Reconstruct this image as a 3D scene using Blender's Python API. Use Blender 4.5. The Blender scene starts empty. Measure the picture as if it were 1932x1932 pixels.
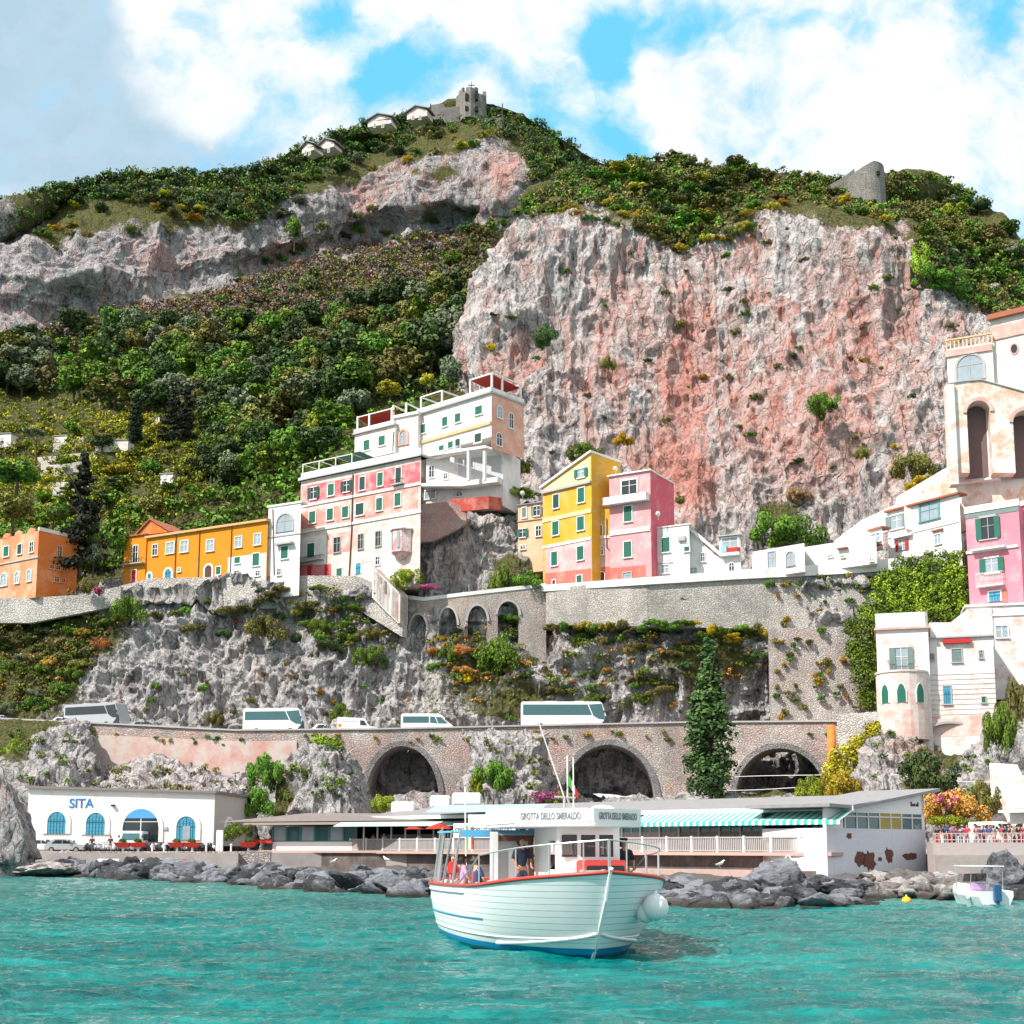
import bpy, bmesh, math, random
import numpy as np
from mathutils import Vector, Matrix
PI = math.pi
rng = np.random.default_rng(7); random.seed(7)
S = bpy.context.scene
COL = S.collection
# ---------------------------------------------------------------- camera (photo measured at 1932 px across)
FPX, CY, HOR, HCAM = 2500.0, 1241.0, 1597.0, 2.6
TH = math.atan((HOR-CY)/FPX)
cam = bpy.data.objects.new('camera', bpy.data.cameras.new('camera')); COL.objects.link(cam)
cam.location = (0, 0, HCAM); cam.rotation_euler = (PI/2+TH, 0, 0)
cam.data.sensor_width = 36; cam.data.lens = FPX/1932*36; cam.data.shift_y = (CY-966)/1932
cam.data.clip_start = 0.5; cam.data.clip_end = 12000
S.camera = cam
S.view_settings.view_transform = 'Standard'; S.view_settings.look = 'None'
S.view_settings.exposure = 0.52; S.view_settings.gamma = 1
S.render.resolution_x = S.render.resolution_y = 1024
S.cycles.max_bounces = 5; S.cycles.diffuse_bounces = 2; S.cycles.glossy_bounces = 3
S.cycles.caustics_reflective = S.cycles.caustics_refractive = False
S.cycles.sample_clamp_indirect = 4
CT, ST = math.cos(TH), math.sin(TH)
def ray(px, py):
    a, b = (px-966)/FPX, (CY-py)/FPX
    return np.array([a, CT-ST*b, ST+CT*b])
def P0(px, py, Y):                       # pixel of the photo + real distance -> point in the place
    d = ray(px, py); return np.array([0, 0, HCAM]) + d*(Y/d[1])
K = 0.92
def P(px, py, Y): return P0(px, py, Y*K)
def proj(p):
    p = np.asarray(p, float); x, y, z = p[..., 0], p[..., 1], p[..., 2]-HCAM
    w = y*CT+z*ST; v = -y*ST+z*CT
    return 966+FPX*x/w, CY-FPX*v/w
FR = {'F': (0, 0, 1.0), 'L': (0, 2500), 'U': (0, 1700), 'C': (900, 1350), 'D': (1800, 1650), 'E': (2840, 1100), 'G': (2840, 1700),
      'B': (900, 2500), 'M': (1800, 2500), 'R': (2840, 2500)}
def Z(fr, x, y):
    if fr == 'F': return x, y
    a, b = FR[fr]; k = 1932/3840
    return (a+x/1.932)*k, (b+y/1.932)*k
# ---------------------------------------------------------------- sun and sky
SUN_AZ, SUN_EL = math.radians(234), math.radians(47)      # azimuth clockwise from +Y: behind the left shoulder
sd = Vector((math.sin(SUN_AZ)*math.cos(SUN_EL), math.cos(SUN_AZ)*math.cos(SUN_EL), math.sin(SUN_EL)))
sl = bpy.data.lights.new('sun', 'SUN'); sl.energy = 4.6; sl.angle = math.radians(0.6); sl.color = (1, .95, .88)
so = bpy.data.objects.new('sun', sl); COL.objects.link(so); so.rotation_euler = sd.to_track_quat('Z', 'Y').to_euler()
W = bpy.data.worlds.new('World'); S.world = W; W.use_nodes = True
class NT:
    def __init__(s, nt): s.nt = nt; s.n = nt.nodes; s.l = nt.links
    def new(s, t, **kw):
        n = s.n.new(t)
        for k, v in kw.items():
            if k.startswith('_'): setattr(n, k[1:], v)
        return n
    def put(s, sock, v):
        if hasattr(v, 'links') or isinstance(v, bpy.types.NodeSocket): s.l.new(v, sock)
        elif isinstance(v, (int, float)):
            try: sock.default_value = v
            except TypeError: sock.default_value = (v, v, v)
        else:
            v = tuple(v)
            if sock.type == 'RGBA' and len(v) == 3: v = v+(1,)
            sock.default_value = v
    def math(s, op, a, b=0.0, c=0.0, clamp=False):
        n = s.n.new('ShaderNodeMath'); n.operation = op; n.use_clamp = clamp
        for i, v in enumerate((a, b, c)): s.put(n.inputs[i], v)
        return n.outputs[0]
    def vmath(s, op, a, b=(0, 0, 0)):
        n = s.n.new('ShaderNodeVectorMath'); n.operation = op
        s.put(n.inputs[0], a)
        if op == 'SCALE': s.put(n.inputs[3], b)
        else: s.put(n.inputs[1], b)
        return n.outputs['Value'] if op in ('LENGTH', 'DOT_PRODUCT') else n.outputs[0]
    def mix(s, f, a, b, blend='MIX'):
        n = s.n.new('ShaderNodeMix'); n.data_type = 'RGBA'; n.blend_type = blend
        s.put(n.inputs[0], f); s.put(n.inputs[6], a); s.put(n.inputs[7], b); return n.outputs[2]
    def noise(s, vec, scale=1, detail=4, rough=.55, dist=0, out=0):
        n = s.n.new('ShaderNodeTexNoise'); s.put(n.inputs['Vector'], vec); n.inputs['Scale'].default_value = scale
        n.inputs['Detail'].default_value = detail; n.inputs['Roughness'].default_value = rough; n.inputs['Distortion'].default_value = dist
        return n.outputs[out]
    def voro(s, vec, scale=1, feat='F1', rnd=1, out='Distance'):
        n = s.n.new('ShaderNodeTexVoronoi'); n.feature = feat; s.put(n.inputs['Vector'], vec); n.inputs['Scale'].default_value = scale
        n.inputs['Randomness'].default_value = rnd; return n.outputs[out]
    def smooth(s, v, a, b, c=0.0, d=1.0):
        n = s.n.new('ShaderNodeMapRange'); n.interpolation_type = 'SMOOTHSTEP'; s.put(n.inputs[0], v)
        for i, q in enumerate((a, b, c, d)): s.put(n.inputs[i+1], q)
        return n.outputs[0]
    def ramp(s, v, stops):
        n = s.n.new('ShaderNodeValToRGB'); e = n.color_ramp.elements
        for i, (p, c) in enumerate(stops):
            el = e[i] if i < 2 else e.new(p)
            el.position = p; el.color = tuple(c)+(1,)
        s.l.new(v, n.inputs[0]); return n.outputs[0]
    def scale(s, v, k):
        return s.vmath('MULTIPLY', v, k)
def sky_world():
    t = NT(W.node_tree); t.n.clear()
    sky = t.new('ShaderNodeTexSky'); sky.sky_type = 'NISHITA'; sky.sun_disc = False
    sky.sun_elevation = SUN_EL; sky.sun_rotation = SUN_AZ; sky.air_density = 1.0; sky.dust_density = .6; sky.ozone_density = 1.5
    d = t.new('ShaderNodeTexCoord').outputs['Generated']
    sp = t.new('ShaderNodeSeparateXYZ'); t.l.new(d, sp.inputs[0])
    y = t.math('MAXIMUM', t.math('ABSOLUTE', sp.outputs[1]), .05)
    a = t.math('DIVIDE', sp.outputs[0], y); b = t.math('DIVIDE', sp.outputs[2], y)
    cb = t.new('ShaderNodeCombineXYZ'); t.l.new(a, cb.inputs[0]); t.l.new(b, cb.inputs[1]); v = cb.outputs[0]
    w = t.noise(v, 7, 5, .55, 0, 1); v2 = t.vmath('ADD', v, t.vmath('SCALE', t.vmath('SUBTRACT', w, (.5, .5, .5)), .10))
    def blob(px, py, rx, ry, wt):
        rx *= 1.35; ry *= 1.35
        r = ray(px, py); c = (r[0]/r[1], r[2]/r[1], 0)
        q = t.vmath('MULTIPLY', t.vmath('SUBTRACT', v2, c), (FPX/rx, FPX/ry, 0))
        return t.math('MULTIPLY', t.smooth(t.vmath('LENGTH', q), 1.15, 0.0), wt)
    def total(L):
        s = None
        for q in L:
            o = blob(*q); s = o if s is None else t.math('ADD', s, o)
        return s
    blue = total([(620, 35, 90, 70, .75), (740, 130, 150, 90, .75), (900, 110, 110, 60, .4), (1130, 60, 80, 110, 1.0), (1060, 270, 150, 130, .7), (1290, 30, 170, 60, .55),
                  (1140, 130, 70, 90, .7), (1150, 280, 90, 90, .5), (1640, 330, 200, 90, .35), (1560, 40, 160, 45, .45), (1890, 20, 90, 60, .5), (1900, 380, 120, 120, .5), (690, 150, 90, 60, .4), (500, -10, 120, 40, .3)])
    grey = total([(60, 150, 250, 210, 1.2), (250, 290, 250, 110, 1.0), (0, 330, 220, 200, .5), (480, 290, 140, 60, .5), (90, 30, 150, 90, .6)])
    n = t.noise(t.vmath('MULTIPLY', v2, (1, .8, 1)), 8, 8, .6); n2 = t.noise(v2, 26, 6, .6)
    m = t.math('ADD', blue, t.math('ADD', t.math('MULTIPLY', t.math('SUBTRACT', n, .5), 1.9), t.math('MULTIPLY', t.math('SUBTRACT', n2, .5), 1.3)))
    mb = t.math('MULTIPLY', t.smooth(t.math('ADD', m, .08), .0, .95), .95)
    mg = t.smooth(t.math('ADD', grey, t.math('MULTIPLY', t.math('SUBTRACT', n, .5), .6)), .15, .9)
    cl = t.mix(t.math('MULTIPLY', mg, 1.0), (1.0, 1.0, 1.0), (.44, .61, .73))
    wis = t.smooth(n, .38, .66)
    cl = t.mix(t.math('MULTIPLY', wis, .35), cl, (.55, .74, .87)); cl = t.mix(t.math('MULTIPLY', t.smooth(n2, .42, .66), .30), cl, (.62, .74, .84))
    b1 = t.new('ShaderNodeBackground'); t.l.new(t.mix(.55, sky.outputs[0], (1.0, 7.3, 11.5)), b1.inputs[0]); b1.inputs[1].default_value = .10
    b2 = t.new('ShaderNodeBackground'); t.l.new(cl, b2.inputs[0]); b2.inputs[1].default_value = .77
    mx = t.new('ShaderNodeMixShader'); t.l.new(mb, mx.inputs[0]); t.l.new(b2.outputs[0], mx.inputs[1]); t.l.new(b1.outputs[0], mx.inputs[2])
    o = t.new('ShaderNodeOutputWorld'); t.l.new(mx.outputs[0], o.inputs[0])
sky_world()
# ---------------------------------------------------------------- numpy noise
_perm = rng.permutation(256); _perm = np.concatenate([_perm]*3); _val = rng.random(256)*2-1
def vnoise(p):
    p = np.asarray(p, float); i = np.floor(p).astype(int); f = p-i; f = f*f*f*(f*(f*6-15)+10); i &= 255
    def h(a, b, c): return _val[_perm[_perm[_perm[a & 255]+(b & 255)]+(c & 255)]]
    x, y, z = i[..., 0], i[..., 1], i[..., 2]; u, v, w = f[..., 0], f[..., 1], f[..., 2]
    L = lambda a, b, t: a+(b-a)*t
    return L(L(L(h(x, y, z), h(x+1, y, z), u), L(h(x, y+1, z), h(x+1, y+1, z), u), v),
             L(L(h(x, y, z+1), h(x+1, y, z+1), u), L(h(x, y+1, z+1), h(x+1, y+1, z+1), u), v), w)
def fbm(p, o=4, g=.5):
    s = 0; a = 1; q = np.asarray(p, float)
    for k in range(o): s = s+a*vnoise(q); q = q*2.03+17.1; a *= g
    return s
def ridge(p, o=4, g=.5):
    s = 0; a = 1; q = np.asarray(p, float)
    for k in range(o): s = s+a*(.5-2*np.abs(vnoise(q))); q = q*2.07+9.7; a *= g
    return s
# ---------------------------------------------------------------- object helpers
def tag(o, label=None, cat=None, group=None, kind=None):
    if label: o['label'] = label
    if cat: o['category'] = cat
    if group: o['group'] = group
    if kind or cat: o['kind'] = kind or 'thing'
    return o
def thing(name, label, cat, loc=(0, 0, 0), rz=0, group=None):
    o = bpy.data.objects.new(name, None); COL.objects.link(o); o.location = tuple(float(c) for c in loc); o.rotation_euler = (0, 0, rz)
    o.empty_display_size = .3
    return tag(o, label, cat, group)
def link(name, me, parent=None):
    o = bpy.data.objects.new(name, me); COL.objects.link(o)
    if parent is not None: o.parent = parent
    return o
def npmesh(name, V, Fq, mats=None, smooth=False, tint=None, attrs=None):
    V = np.asarray(V, np.float32); Fq = np.asarray(Fq, np.int32); k = Fq.shape[1]
    me = bpy.data.meshes.new(name); me.vertices.add(len(V)); me.vertices.foreach_set('co', V.ravel())
    me.loops.add(Fq.size); me.loops.foreach_set('vertex_index', Fq.ravel())
    me.polygons.add(len(Fq)); me.polygons.foreach_set('loop_start', np.arange(0, Fq.size, k, dtype=np.int32))
    me.polygons.foreach_set('loop_total', np.full(len(Fq), k, np.int32))
    me.polygons.foreach_set('use_smooth', np.full(len(Fq), smooth, bool))
    me.update(calc_edges=True)
    if tint is not None:
        at = me.attributes.new('tint', 'FLOAT', 'FACE'); at.data.foreach_set('value', np.asarray(tint, np.float32))
    for n, a in (attrs or {}).items():
        at = me.attributes.new(n, 'FLOAT', 'POINT'); at.data.foreach_set('value', np.asarray(a, np.float32).ravel())
    for m in (mats or []): me.materials.append(m)
    return me
class MB:
    """collects faces in world (or local) space; build() links them as one mesh object"""
    def __init__(s): s.v = []; s.f = []
    def poly(s, pts):
        b = len(s.v); s.v += [tuple(map(float, p)) for p in pts]; s.f.append(list(range(b, b+len(pts)))); return s
    def hexa(s, a):                      # 8 corners: bottom 4 (ccw), top 4
        b = len(s.v); s.v += [tuple(map(float, p)) for p in a]
        for q in ((0, 3, 2, 1), (4, 5, 6, 7), (0, 1, 5, 4), (1, 2, 6, 5), (2, 3, 7, 6), (3, 0, 4, 7)): s.f.append([b+i for i in q])
        return s
    def box(s, x0, x1, y0, y1, z0, z1):
        return s.hexa([(x0, y0, z0), (x1, y0, z0), (x1, y1, z0), (x0, y1, z0), (x0, y0, z1), (x1, y0, z1), (x1, y1, z1), (x0, y1, z1)])
    def prism(s, pts, ex):               # planar outline pushed along ex
        n = len(pts); b = len(s.v); ex = np.array(ex, float)
        s.v += [tuple(map(float, p)) for p in pts]+[tuple(map(float, np.array(p)+ex)) for p in pts]
        s.f.append([b+i for i in range(n)][::-1]); s.f.append([b+n+i for i in range(n)])
        for i in range(n): s.f.append([b+i, b+(i+1) % n, b+n+(i+1) % n, b+n+i])
        return s
    def tube(s, pts, r, n=8, cap=True):
        pts = [np.array(p, float) for p in pts]; rs = r if hasattr(r, '__len__') else [r]*len(pts); base = len(s.v)
        for i, p in enumerate(pts):
            d = pts[min(i+1, len(pts)-1)]-pts[max(i-1, 0)]; d = d/(np.linalg.norm(d)+1e-9)
            a = np.cross(d, [0, 0, 1.]) if abs(d[2]) < .95 else np.cross(d, [1., 0, 0]); a /= np.linalg.norm(a); c = np.cross(d, a)
            for k in range(n):
                t = 2*PI*k/n; s.v.append(tuple(p+rs[i]*(math.cos(t)*a+math.sin(t)*c)))
        for i in range(len(pts)-1):
            for k in range(n):
                q = base+i*n; s.f.append([q+k, q+(k+1) % n, q+n+(k+1) % n, q+n+k])
        if cap:
            s.f.append([base+k for k in range(n)][::-1]); e = base+(len(pts)-1)*n; s.f.append([e+k for k in range(n)])
        return s
    def lathe(s, prof, c=(0, 0, 0), n=16, axis='z'):
        base = len(s.v); c = np.array(c, float)
        for r, h in prof:
            for k in range(n):
                t = 2*PI*k/n; q = (r*math.cos(t), r*math.sin(t), h)
                if axis == 'y': q = (q[0], q[2], q[1])
                if axis == 'x': q = (q[2], q[0], q[1])
                s.v.append(tuple(c+np.array(q)))
        for i in range(len(prof)-1):
            for k in range(n):
                q = base+i*n; s.f.append([q+k, q+(k+1) % n, q+n+(k+1) % n, q+n+k])
        s.f.append([base+k for k in range(n)][::-1]); e = base+(len(prof)-1)*n; s.f.append([e+k for k in range(n)])
        return s
    def build(s, name, mat, parent=None, smooth=False, bevel=0, label=None, local=False):
        off = np.array([0., 0, 0])
        if parent is not None and not local:
            p = parent
            while p is not None: off += np.array(p.location); p = p.parent
        me = bpy.data.meshes.new(name); me.from_pydata([tuple(np.array(v)-off) for v in s.v], [], s.f)
        bm = bmesh.new(); bm.from_mesh(me)
        bmesh.ops.recalc_face_normals(bm, faces=bm.faces)
        if bevel:
            bmesh.ops.bevel(bm, geom=[e for e in bm.edges if e.calc_face_angle(0) > .5], offset=bevel, segments=2, affect='EDGES', clamp_overlap=True)
        bm.to_mesh(me); bm.free()
        if smooth: me.polygons.foreach_set('use_smooth', [True]*len(me.polygons))
        me.materials.append(mat)
        o = link(name, me, parent)
        if label: o['label'] = label
        return o
# ---------------------------------------------------------------- materials
MATS = {}
def newmat(name):
    m = bpy.data.materials.new(name); m.use_nodes = True; t = NT(m.node_tree)
    b = t.n['Principled BSDF']; return m, t, b
def bump(t, b, h, dist, strength=1.0, prev=None):
    n = t.new('ShaderNodeBump'); n.inputs['Distance'].default_value = dist; n.inputs['Strength'].default_value = strength
    t.l.new(h, n.inputs['Height'])
    if prev is not None: t.l.new(prev, n.inputs['Normal'])
    t.l.new(n.outputs[0], b.inputs['Normal']); return n.outputs[0]
def pos(t): return t.new('ShaderNodeNewGeometry').outputs['Position']
def flat(name, col, rough=.6, metal=0, var=.12, bmp=0.0, spec=.4, scale=1.5):
    if name in MATS: return MATS[name]
    m, t, b = newmat(name); p = pos(t)
    n = t.noise(p, scale, 4)
    c0 = tuple(c*(1-var) for c in col); c1 = tuple(min(1, c*(1+var)) for c in col)
    t.put(b.inputs['Base Color'], t.mix(n, c0, c1)); b.inputs['Roughness'].default_value = rough; b.inputs['Metallic'].default_value = metal
    b.inputs['Specular IOR Level'].default_value = spec
    if bmp: bump(t, b, t.noise(p, scale*6, 4), bmp)
    MATS[name] = m; return m
def plaster(name, c1, c2, amt=.5, scale=.5, streak=.35, dirt=(.34, .28, .24), dirta=.35):
    """old painted render: base colour, a second tone where it has worn, thin rain streaks"""
    if name in MATS: return MATS[name]
    m, t, b = newmat(name); p = pos(t)
    n1 = t.noise(p, scale, 5, .65); f = t.smooth(n1, .62-amt*.35, .78-amt*.3)
    n3 = t.noise(p, scale*5, 4, .6); f = t.math('MULTIPLY', f, t.smooth(n3, .3, .6, .45, 1.0))
    c = t.mix(f, c1, c2)
    st = t.noise(t.scale(p, (2.2, 2.2, .12)), 1.0, 4, .7); st = t.smooth(st, .52, .8)
    c = t.mix(t.math('MULTIPLY', st, streak*dirta*2), c, dirt)
    n2 = t.noise(p, 4, 3); c = t.mix(t.math('MULTIPLY', n2, .14), c, (.15, .12, .10))
    t.put(b.inputs['Base Color'], c); b.inputs['Roughness'].default_value = .9; b.inputs['Specular IOR Level'].default_value = .2
    bump(t, b, t.noise(p, 6, 5), .03)
    MATS[name] = m; return m
def stonewall(name, c1=(.44, .40, .37), c2=(.62, .57, .53), mort=(.28, .25, .23), tintc=None, tamt=.0, bs=1.0, moss=.3):
    if name in MATS: return MATS[name]
    m, t, b = newmat(name); p = pos(t)
    q = t.vmath('ADD', p, t.vmath('SCALE', t.noise(p, .8, 3, .5, 0, 1), .5))
    e = t.voro(t.scale(q, (1, 1, 1.7)), 2.1/bs, 'DISTANCE_TO_EDGE'); cc = t.voro(t.scale(q, (1, 1, 1.7)), 2.1/bs, 'F1', 1, 'Color')
    sp = t.new('ShaderNodeSeparateColor'); t.l.new(cc, sp.inputs[0])
    c = t.mix(sp.outputs[0], c1, c2)
    n = t.noise(p, .22, 5, .6)
    if tintc: c = t.mix(t.math('MULTIPLY', t.smooth(n, .40, .62), tamt), c, tintc)
    c = t.mix(t.smooth(e, .0, .09, .6, 0), c, mort)
    st = t.noise(t.scale(p, (1.1, 1.1, .10)), 1.0, 5, .7)
    c = t.mix(t.math('MULTIPLY', t.smooth(st, .5, .8), .45), c, (.15, .13, .12))
    pt = t.noise(p, .16, 4, .65); c = t.mix(t.smooth(pt, .52, .40, 0, .45), c, tuple(x*.45 for x in c1)); c = t.mix(t.smooth(pt, .56, .68, 0, .5), c, tuple(min(.8, x*1.25) for x in c2))
    c = t.mix(t.math('MULTIPLY', t.smooth(t.noise(p, .5, 6, .7), .60, .75), moss), c, (.12, .12, .03))
    n5 = t.noise(p, 3, 4); c = t.mix(t.math('MULTIPLY', n5, .3), c, (.75, .70, .66))
    t.put(b.inputs['Base Color'], c); b.inputs['Roughness'].default_value = .95; b.inputs['Specular IOR Level'].default_value = .15
    h = t.math('ADD', t.smooth(e, 0, .18), t.math('MULTIPLY', t.noise(p, 4, 5), .8)); bump(t, b, h, .10)
    MATS[name] = m; return m
def rockmat(name, lo=(.085, .08, .085), hi=(.62, .575, .56), pink=(.60, .33, .28), red=(.56, .17, .115), soil=(.15, .14, .055), sc=1.0, bd=.8):
    if name in MATS: return MATS[name]
    m, t, b = newmat(name); p = pos(t)
    def at(n):
        a = t.new('ShaderNodeAttribute'); a.attribute_name = n; return a.outputs['Fac']
    w = t.vmath('ADD', p, t.vmath('SCALE', t.noise(p, .12*sc, 4, .6, 0, 1), 5.0/sc))
    sv = t.scale(w, (1, 1, .45))
    n1 = t.noise(sv, .55*sc, 8, .68); n2 = t.noise(t.scale(w, (1, 1, .22)), .28*sc, 6, .62); n3 = t.noise(p, 1.9*sc, 6, .7)
    mid = tuple((a*.45+c*.55) for a, c in zip(lo, hi))
    c = t.ramp(n1, [(.36, lo), (.45, mid), (.56, hi)])
    c = t.mix(t.smooth(n3, .43, .32, 0.0, .7), c, tuple(x*.45 for x in lo))                       # pits
    c = t.mix(t.smooth(n3, .55, .70, 0.0, .7), c, (.80, .76, .74))                                # fresh pale faces
    rd = at('red')
    pk = t.smooth(t.math('ADD', t.math('MULTIPLY', rd, .5), t.math('MULTIPLY', n2, 1.5)), .78, 1.15)
    c = t.mix(t.math('MULTIPLY', pk, .72), c, t.mix(n3, pink, (.58, .36, .31)))
    rr = t.smooth(t.math('ADD', t.math('MULTIPLY', rd, .45), t.math('MULTIPLY', t.noise(t.scale(w, (1, 1, .16)), .5*sc, 5, .6), 1.8)), 1.12, 1.42)
    c = t.mix(t.math('MULTIPLY', rr, .6), c, red)
    st = t.noise(t.scale(w, (1, 1, .07)), .42*sc, 6, .65)
    c = t.mix(t.math('MULTIPLY', t.smooth(st, .55, .72), .5), c, tuple(x*.8 for x in lo))           # black water streaks
    ck = t.voro(t.scale(w, (1, 1, .38)), .42*sc, 'DISTANCE_TO_EDGE'); ckm = t.math('MULTIPLY', t.smooth(ck, .045, .0), t.smooth(n1, .40, .52)); c = t.mix(t.math('MULTIPLY', t.math('MULTIPLY', ckm, .75), t.smooth(n2, .40, .60)), c, tuple(x*.5 for x in lo))
    n7 = t.noise(t.scale(p, (1, 1, .5)), 3.2*sc, 5, .75); c = t.mix(t.smooth(n7, .46, .36, 0, .6), c, tuple(x*.8 for x in lo)); c = t.mix(t.smooth(n7, .56, .66, 0, .45), c, (.82, .79, .77))
    vg = t.smooth(t.math('ADD', at('veg'), t.math('MULTIPLY', t.math('SUBTRACT', n3, .5), 1.1)), .42, .62)
    c = t.mix(vg, c, t.mix(t.smooth(n3, .35, .6), (.045, .055, .018), soil))
    t.put(b.inputs['Base Color'], c); b.inputs['Roughness'].default_value = .95; b.inputs['Specular IOR Level'].default_value = .1
    n6 = t.noise(t.scale(p, (1, 1, .6)), 4.5*sc, 5, .7)
    h = t.math('ADD', t.math('MULTIPLY', n1, 1.2), t.math('ADD', t.math('MULTIPLY', n3, .7), t.math('MULTIPLY', n6, .35)))
    vv = t.voro(sv, .8*sc, 'DISTANCE_TO_EDGE'); h = t.math('ADD', h, t.math('MULTIPLY', t.smooth(ck, 0, .07), .32))
    bump(t, b, h, bd/sc)
    MATS[name] = m; return m
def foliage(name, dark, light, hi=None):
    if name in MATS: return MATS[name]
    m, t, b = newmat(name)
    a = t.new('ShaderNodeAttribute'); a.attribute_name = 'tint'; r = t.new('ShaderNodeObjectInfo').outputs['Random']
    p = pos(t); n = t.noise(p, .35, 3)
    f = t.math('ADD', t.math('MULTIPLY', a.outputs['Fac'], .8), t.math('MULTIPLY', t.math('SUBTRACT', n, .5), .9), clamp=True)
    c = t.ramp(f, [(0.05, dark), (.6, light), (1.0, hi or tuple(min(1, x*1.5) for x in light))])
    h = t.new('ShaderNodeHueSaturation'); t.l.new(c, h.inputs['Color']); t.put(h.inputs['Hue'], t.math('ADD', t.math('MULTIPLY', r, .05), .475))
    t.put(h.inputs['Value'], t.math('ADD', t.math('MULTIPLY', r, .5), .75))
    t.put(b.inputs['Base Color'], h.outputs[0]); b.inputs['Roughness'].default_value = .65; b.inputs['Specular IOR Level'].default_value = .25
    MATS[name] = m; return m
# ---------------------------------------------------------------- terrain: lofts through surveyed points
def catmull(C, n):                       # C (k, ...) -> (n, ...)
    C = np.asarray(C, float); k = len(C); E = np.concatenate([2*C[:1]-C[1:2], C, 2*C[-1:]-C[-2:-1]])
    t = np.linspace(0, k-1, n); i = np.minimum(t.astype(int), k-2); f = (t-i).reshape((-1,)+(1,)*(C.ndim-1))
    a, b, c, d = E[i], E[i+1], E[i+2], E[i+3]
    return .5*(2*b+(c-a)*f+(2*a-5*b+4*c-d)*f*f+(3*b-a-3*c+d)*f**3)
def lin(C, n):
    C = np.asarray(C, float); k = len(C); t = np.linspace(0, k-1, n); i = np.minimum(t.astype(int), k-2); f = (t-i).reshape((-1,)+(1,)*(C.ndim-1))
    return C[i]*(1-f)+C[i+1]*f
class Surf: pass
def loft(name, rows, nu, nv, amp=(3, 1, .3), freq=(.03, .12, .5), mat=None, red=(), veg=(), vegbase=0, redbase=0, kind='structure', label=None, cat=None,
         vs=.6, Pf=P, smoothrows=True, upveg=.0, seed=0):
    C = np.array([[Pf(*q) for q in r] for r in rows])      # rows x cols x 3
    G = (catmull if smoothrows else lin)(C, nv); G = np.swapaxes(catmull(np.swapaxes(G, 0, 1), nu), 0, 1)
    du = np.gradient(G, axis=1); dv = np.gradient(G, axis=0); N = np.cross(du, dv); N /= np.linalg.norm(N, axis=2, keepdims=True)+1e-9
    if N[..., 1].mean() > 0: N = -N
    px, py = proj(G)
    vm = np.full(px.shape, float(vegbase)); rm = np.full(px.shape, float(redbase))
    for L, m in ((veg, vm), (red, rm)):
        for (x, y, rx, ry, w) in L:
            m += w*np.clip(1.3-np.hypot((px-x)/rx, (py-y)/ry), 0, 1)
    vm += .5*(vm > .05)*fbm(G*.09+seed, 4); st = np.array([1, 1, vs]); q = G*st+seed
    cr = 1-.65*np.clip(vm, 0, 1)
    D = amp[0]*ridge(q*freq[0], 3)*.8+cr*(amp[1]*ridge(q*freq[1]+5, 4)+amp[2]*ridge(q*freq[2]+11, 3))
    G2 = G+N*D[..., None]
    D = D-cr*amp[1]*1.1*np.clip(1-9*np.abs(vnoise(q*np.array([1, 1, .45])*freq[1]*1.5+41)), 0, 1)-cr*amp[2]*1.2*np.clip(1-6*np.abs(vnoise(q*freq[2]*1.2+71)), 0, 1)
    ph = G[..., 2]*freq[1]*1.05+G[..., 0]*freq[1]*.22+1.3*fbm(G*freq[1]*.35+seed, 3); bed = 1-(ph-np.floor(ph)); D = D+cr*amp[1]*.62*bed*np.clip(.55+fbm(G*freq[0]*1.3+77, 2), 0, 1)
    j = np.stack([fbm(q*freq[1]+31, 3), fbm(q*freq[1]+57, 3), fbm(q*freq[1]+83, 3)], -1); G2 = G2+j*(amp[1]*.5*cr)[..., None]
    du = np.gradient(G2, axis=1); dv = np.gradient(G2, axis=0); N2 = np.cross(du, dv); N2 /= np.linalg.norm(N2, axis=2, keepdims=True)+1e-9
    if (N2*N).sum(-1).mean() < 0: N2 = -N2
    if upveg: vm = vm+upveg*np.clip((N2[..., 2]-.55)*3, 0, 1)
    idx = np.arange(nu*nv).reshape(nv, nu)
    Fq = np.stack([idx[:-1, :-1], idx[:-1, 1:], idx[1:, 1:], idx[1:, :-1]], -1).reshape(-1, 4)
    me = npmesh(name, G2.reshape(-1, 3), Fq, [mat], True, attrs={'veg': np.clip(vm, 0, 1.2), 'red': np.clip(rm, 0, 1.2)})
    o = link(name, me); tag(o, label, cat, kind=kind)
    s = Surf(); s.G = G2; s.N = N2; s.px, s.py = proj(G2); s.o = o; s.flat = G2.reshape(-1, 3); s.fx = s.px.ravel(); s.fy = s.py.ravel(); s.fn = N2.reshape(-1, 3)
    return s
def hit(s, x, y):                        # nearest surface point seen at a pixel
    d = (s.fx-x)**2+(s.fy-y)**2; c = np.argpartition(d, 12)[:12]; c = c[d[c] < max(16, d.min()*1.2+4)]
    i = c[np.argmin(s.flat[c, 1])]; return s.flat[i], s.fn[i]
M_rock = rockmat('limestone cliff')
M_rock2 = rockmat('grey limestone', hi=(.56, .53, .52), pink=(.50, .33, .27), red=(.40, .19, .12), sc=1.2)
M_far = rockmat('far limestone', hi=(.46, .43, .43), sc=.8, bd=.9)
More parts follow.
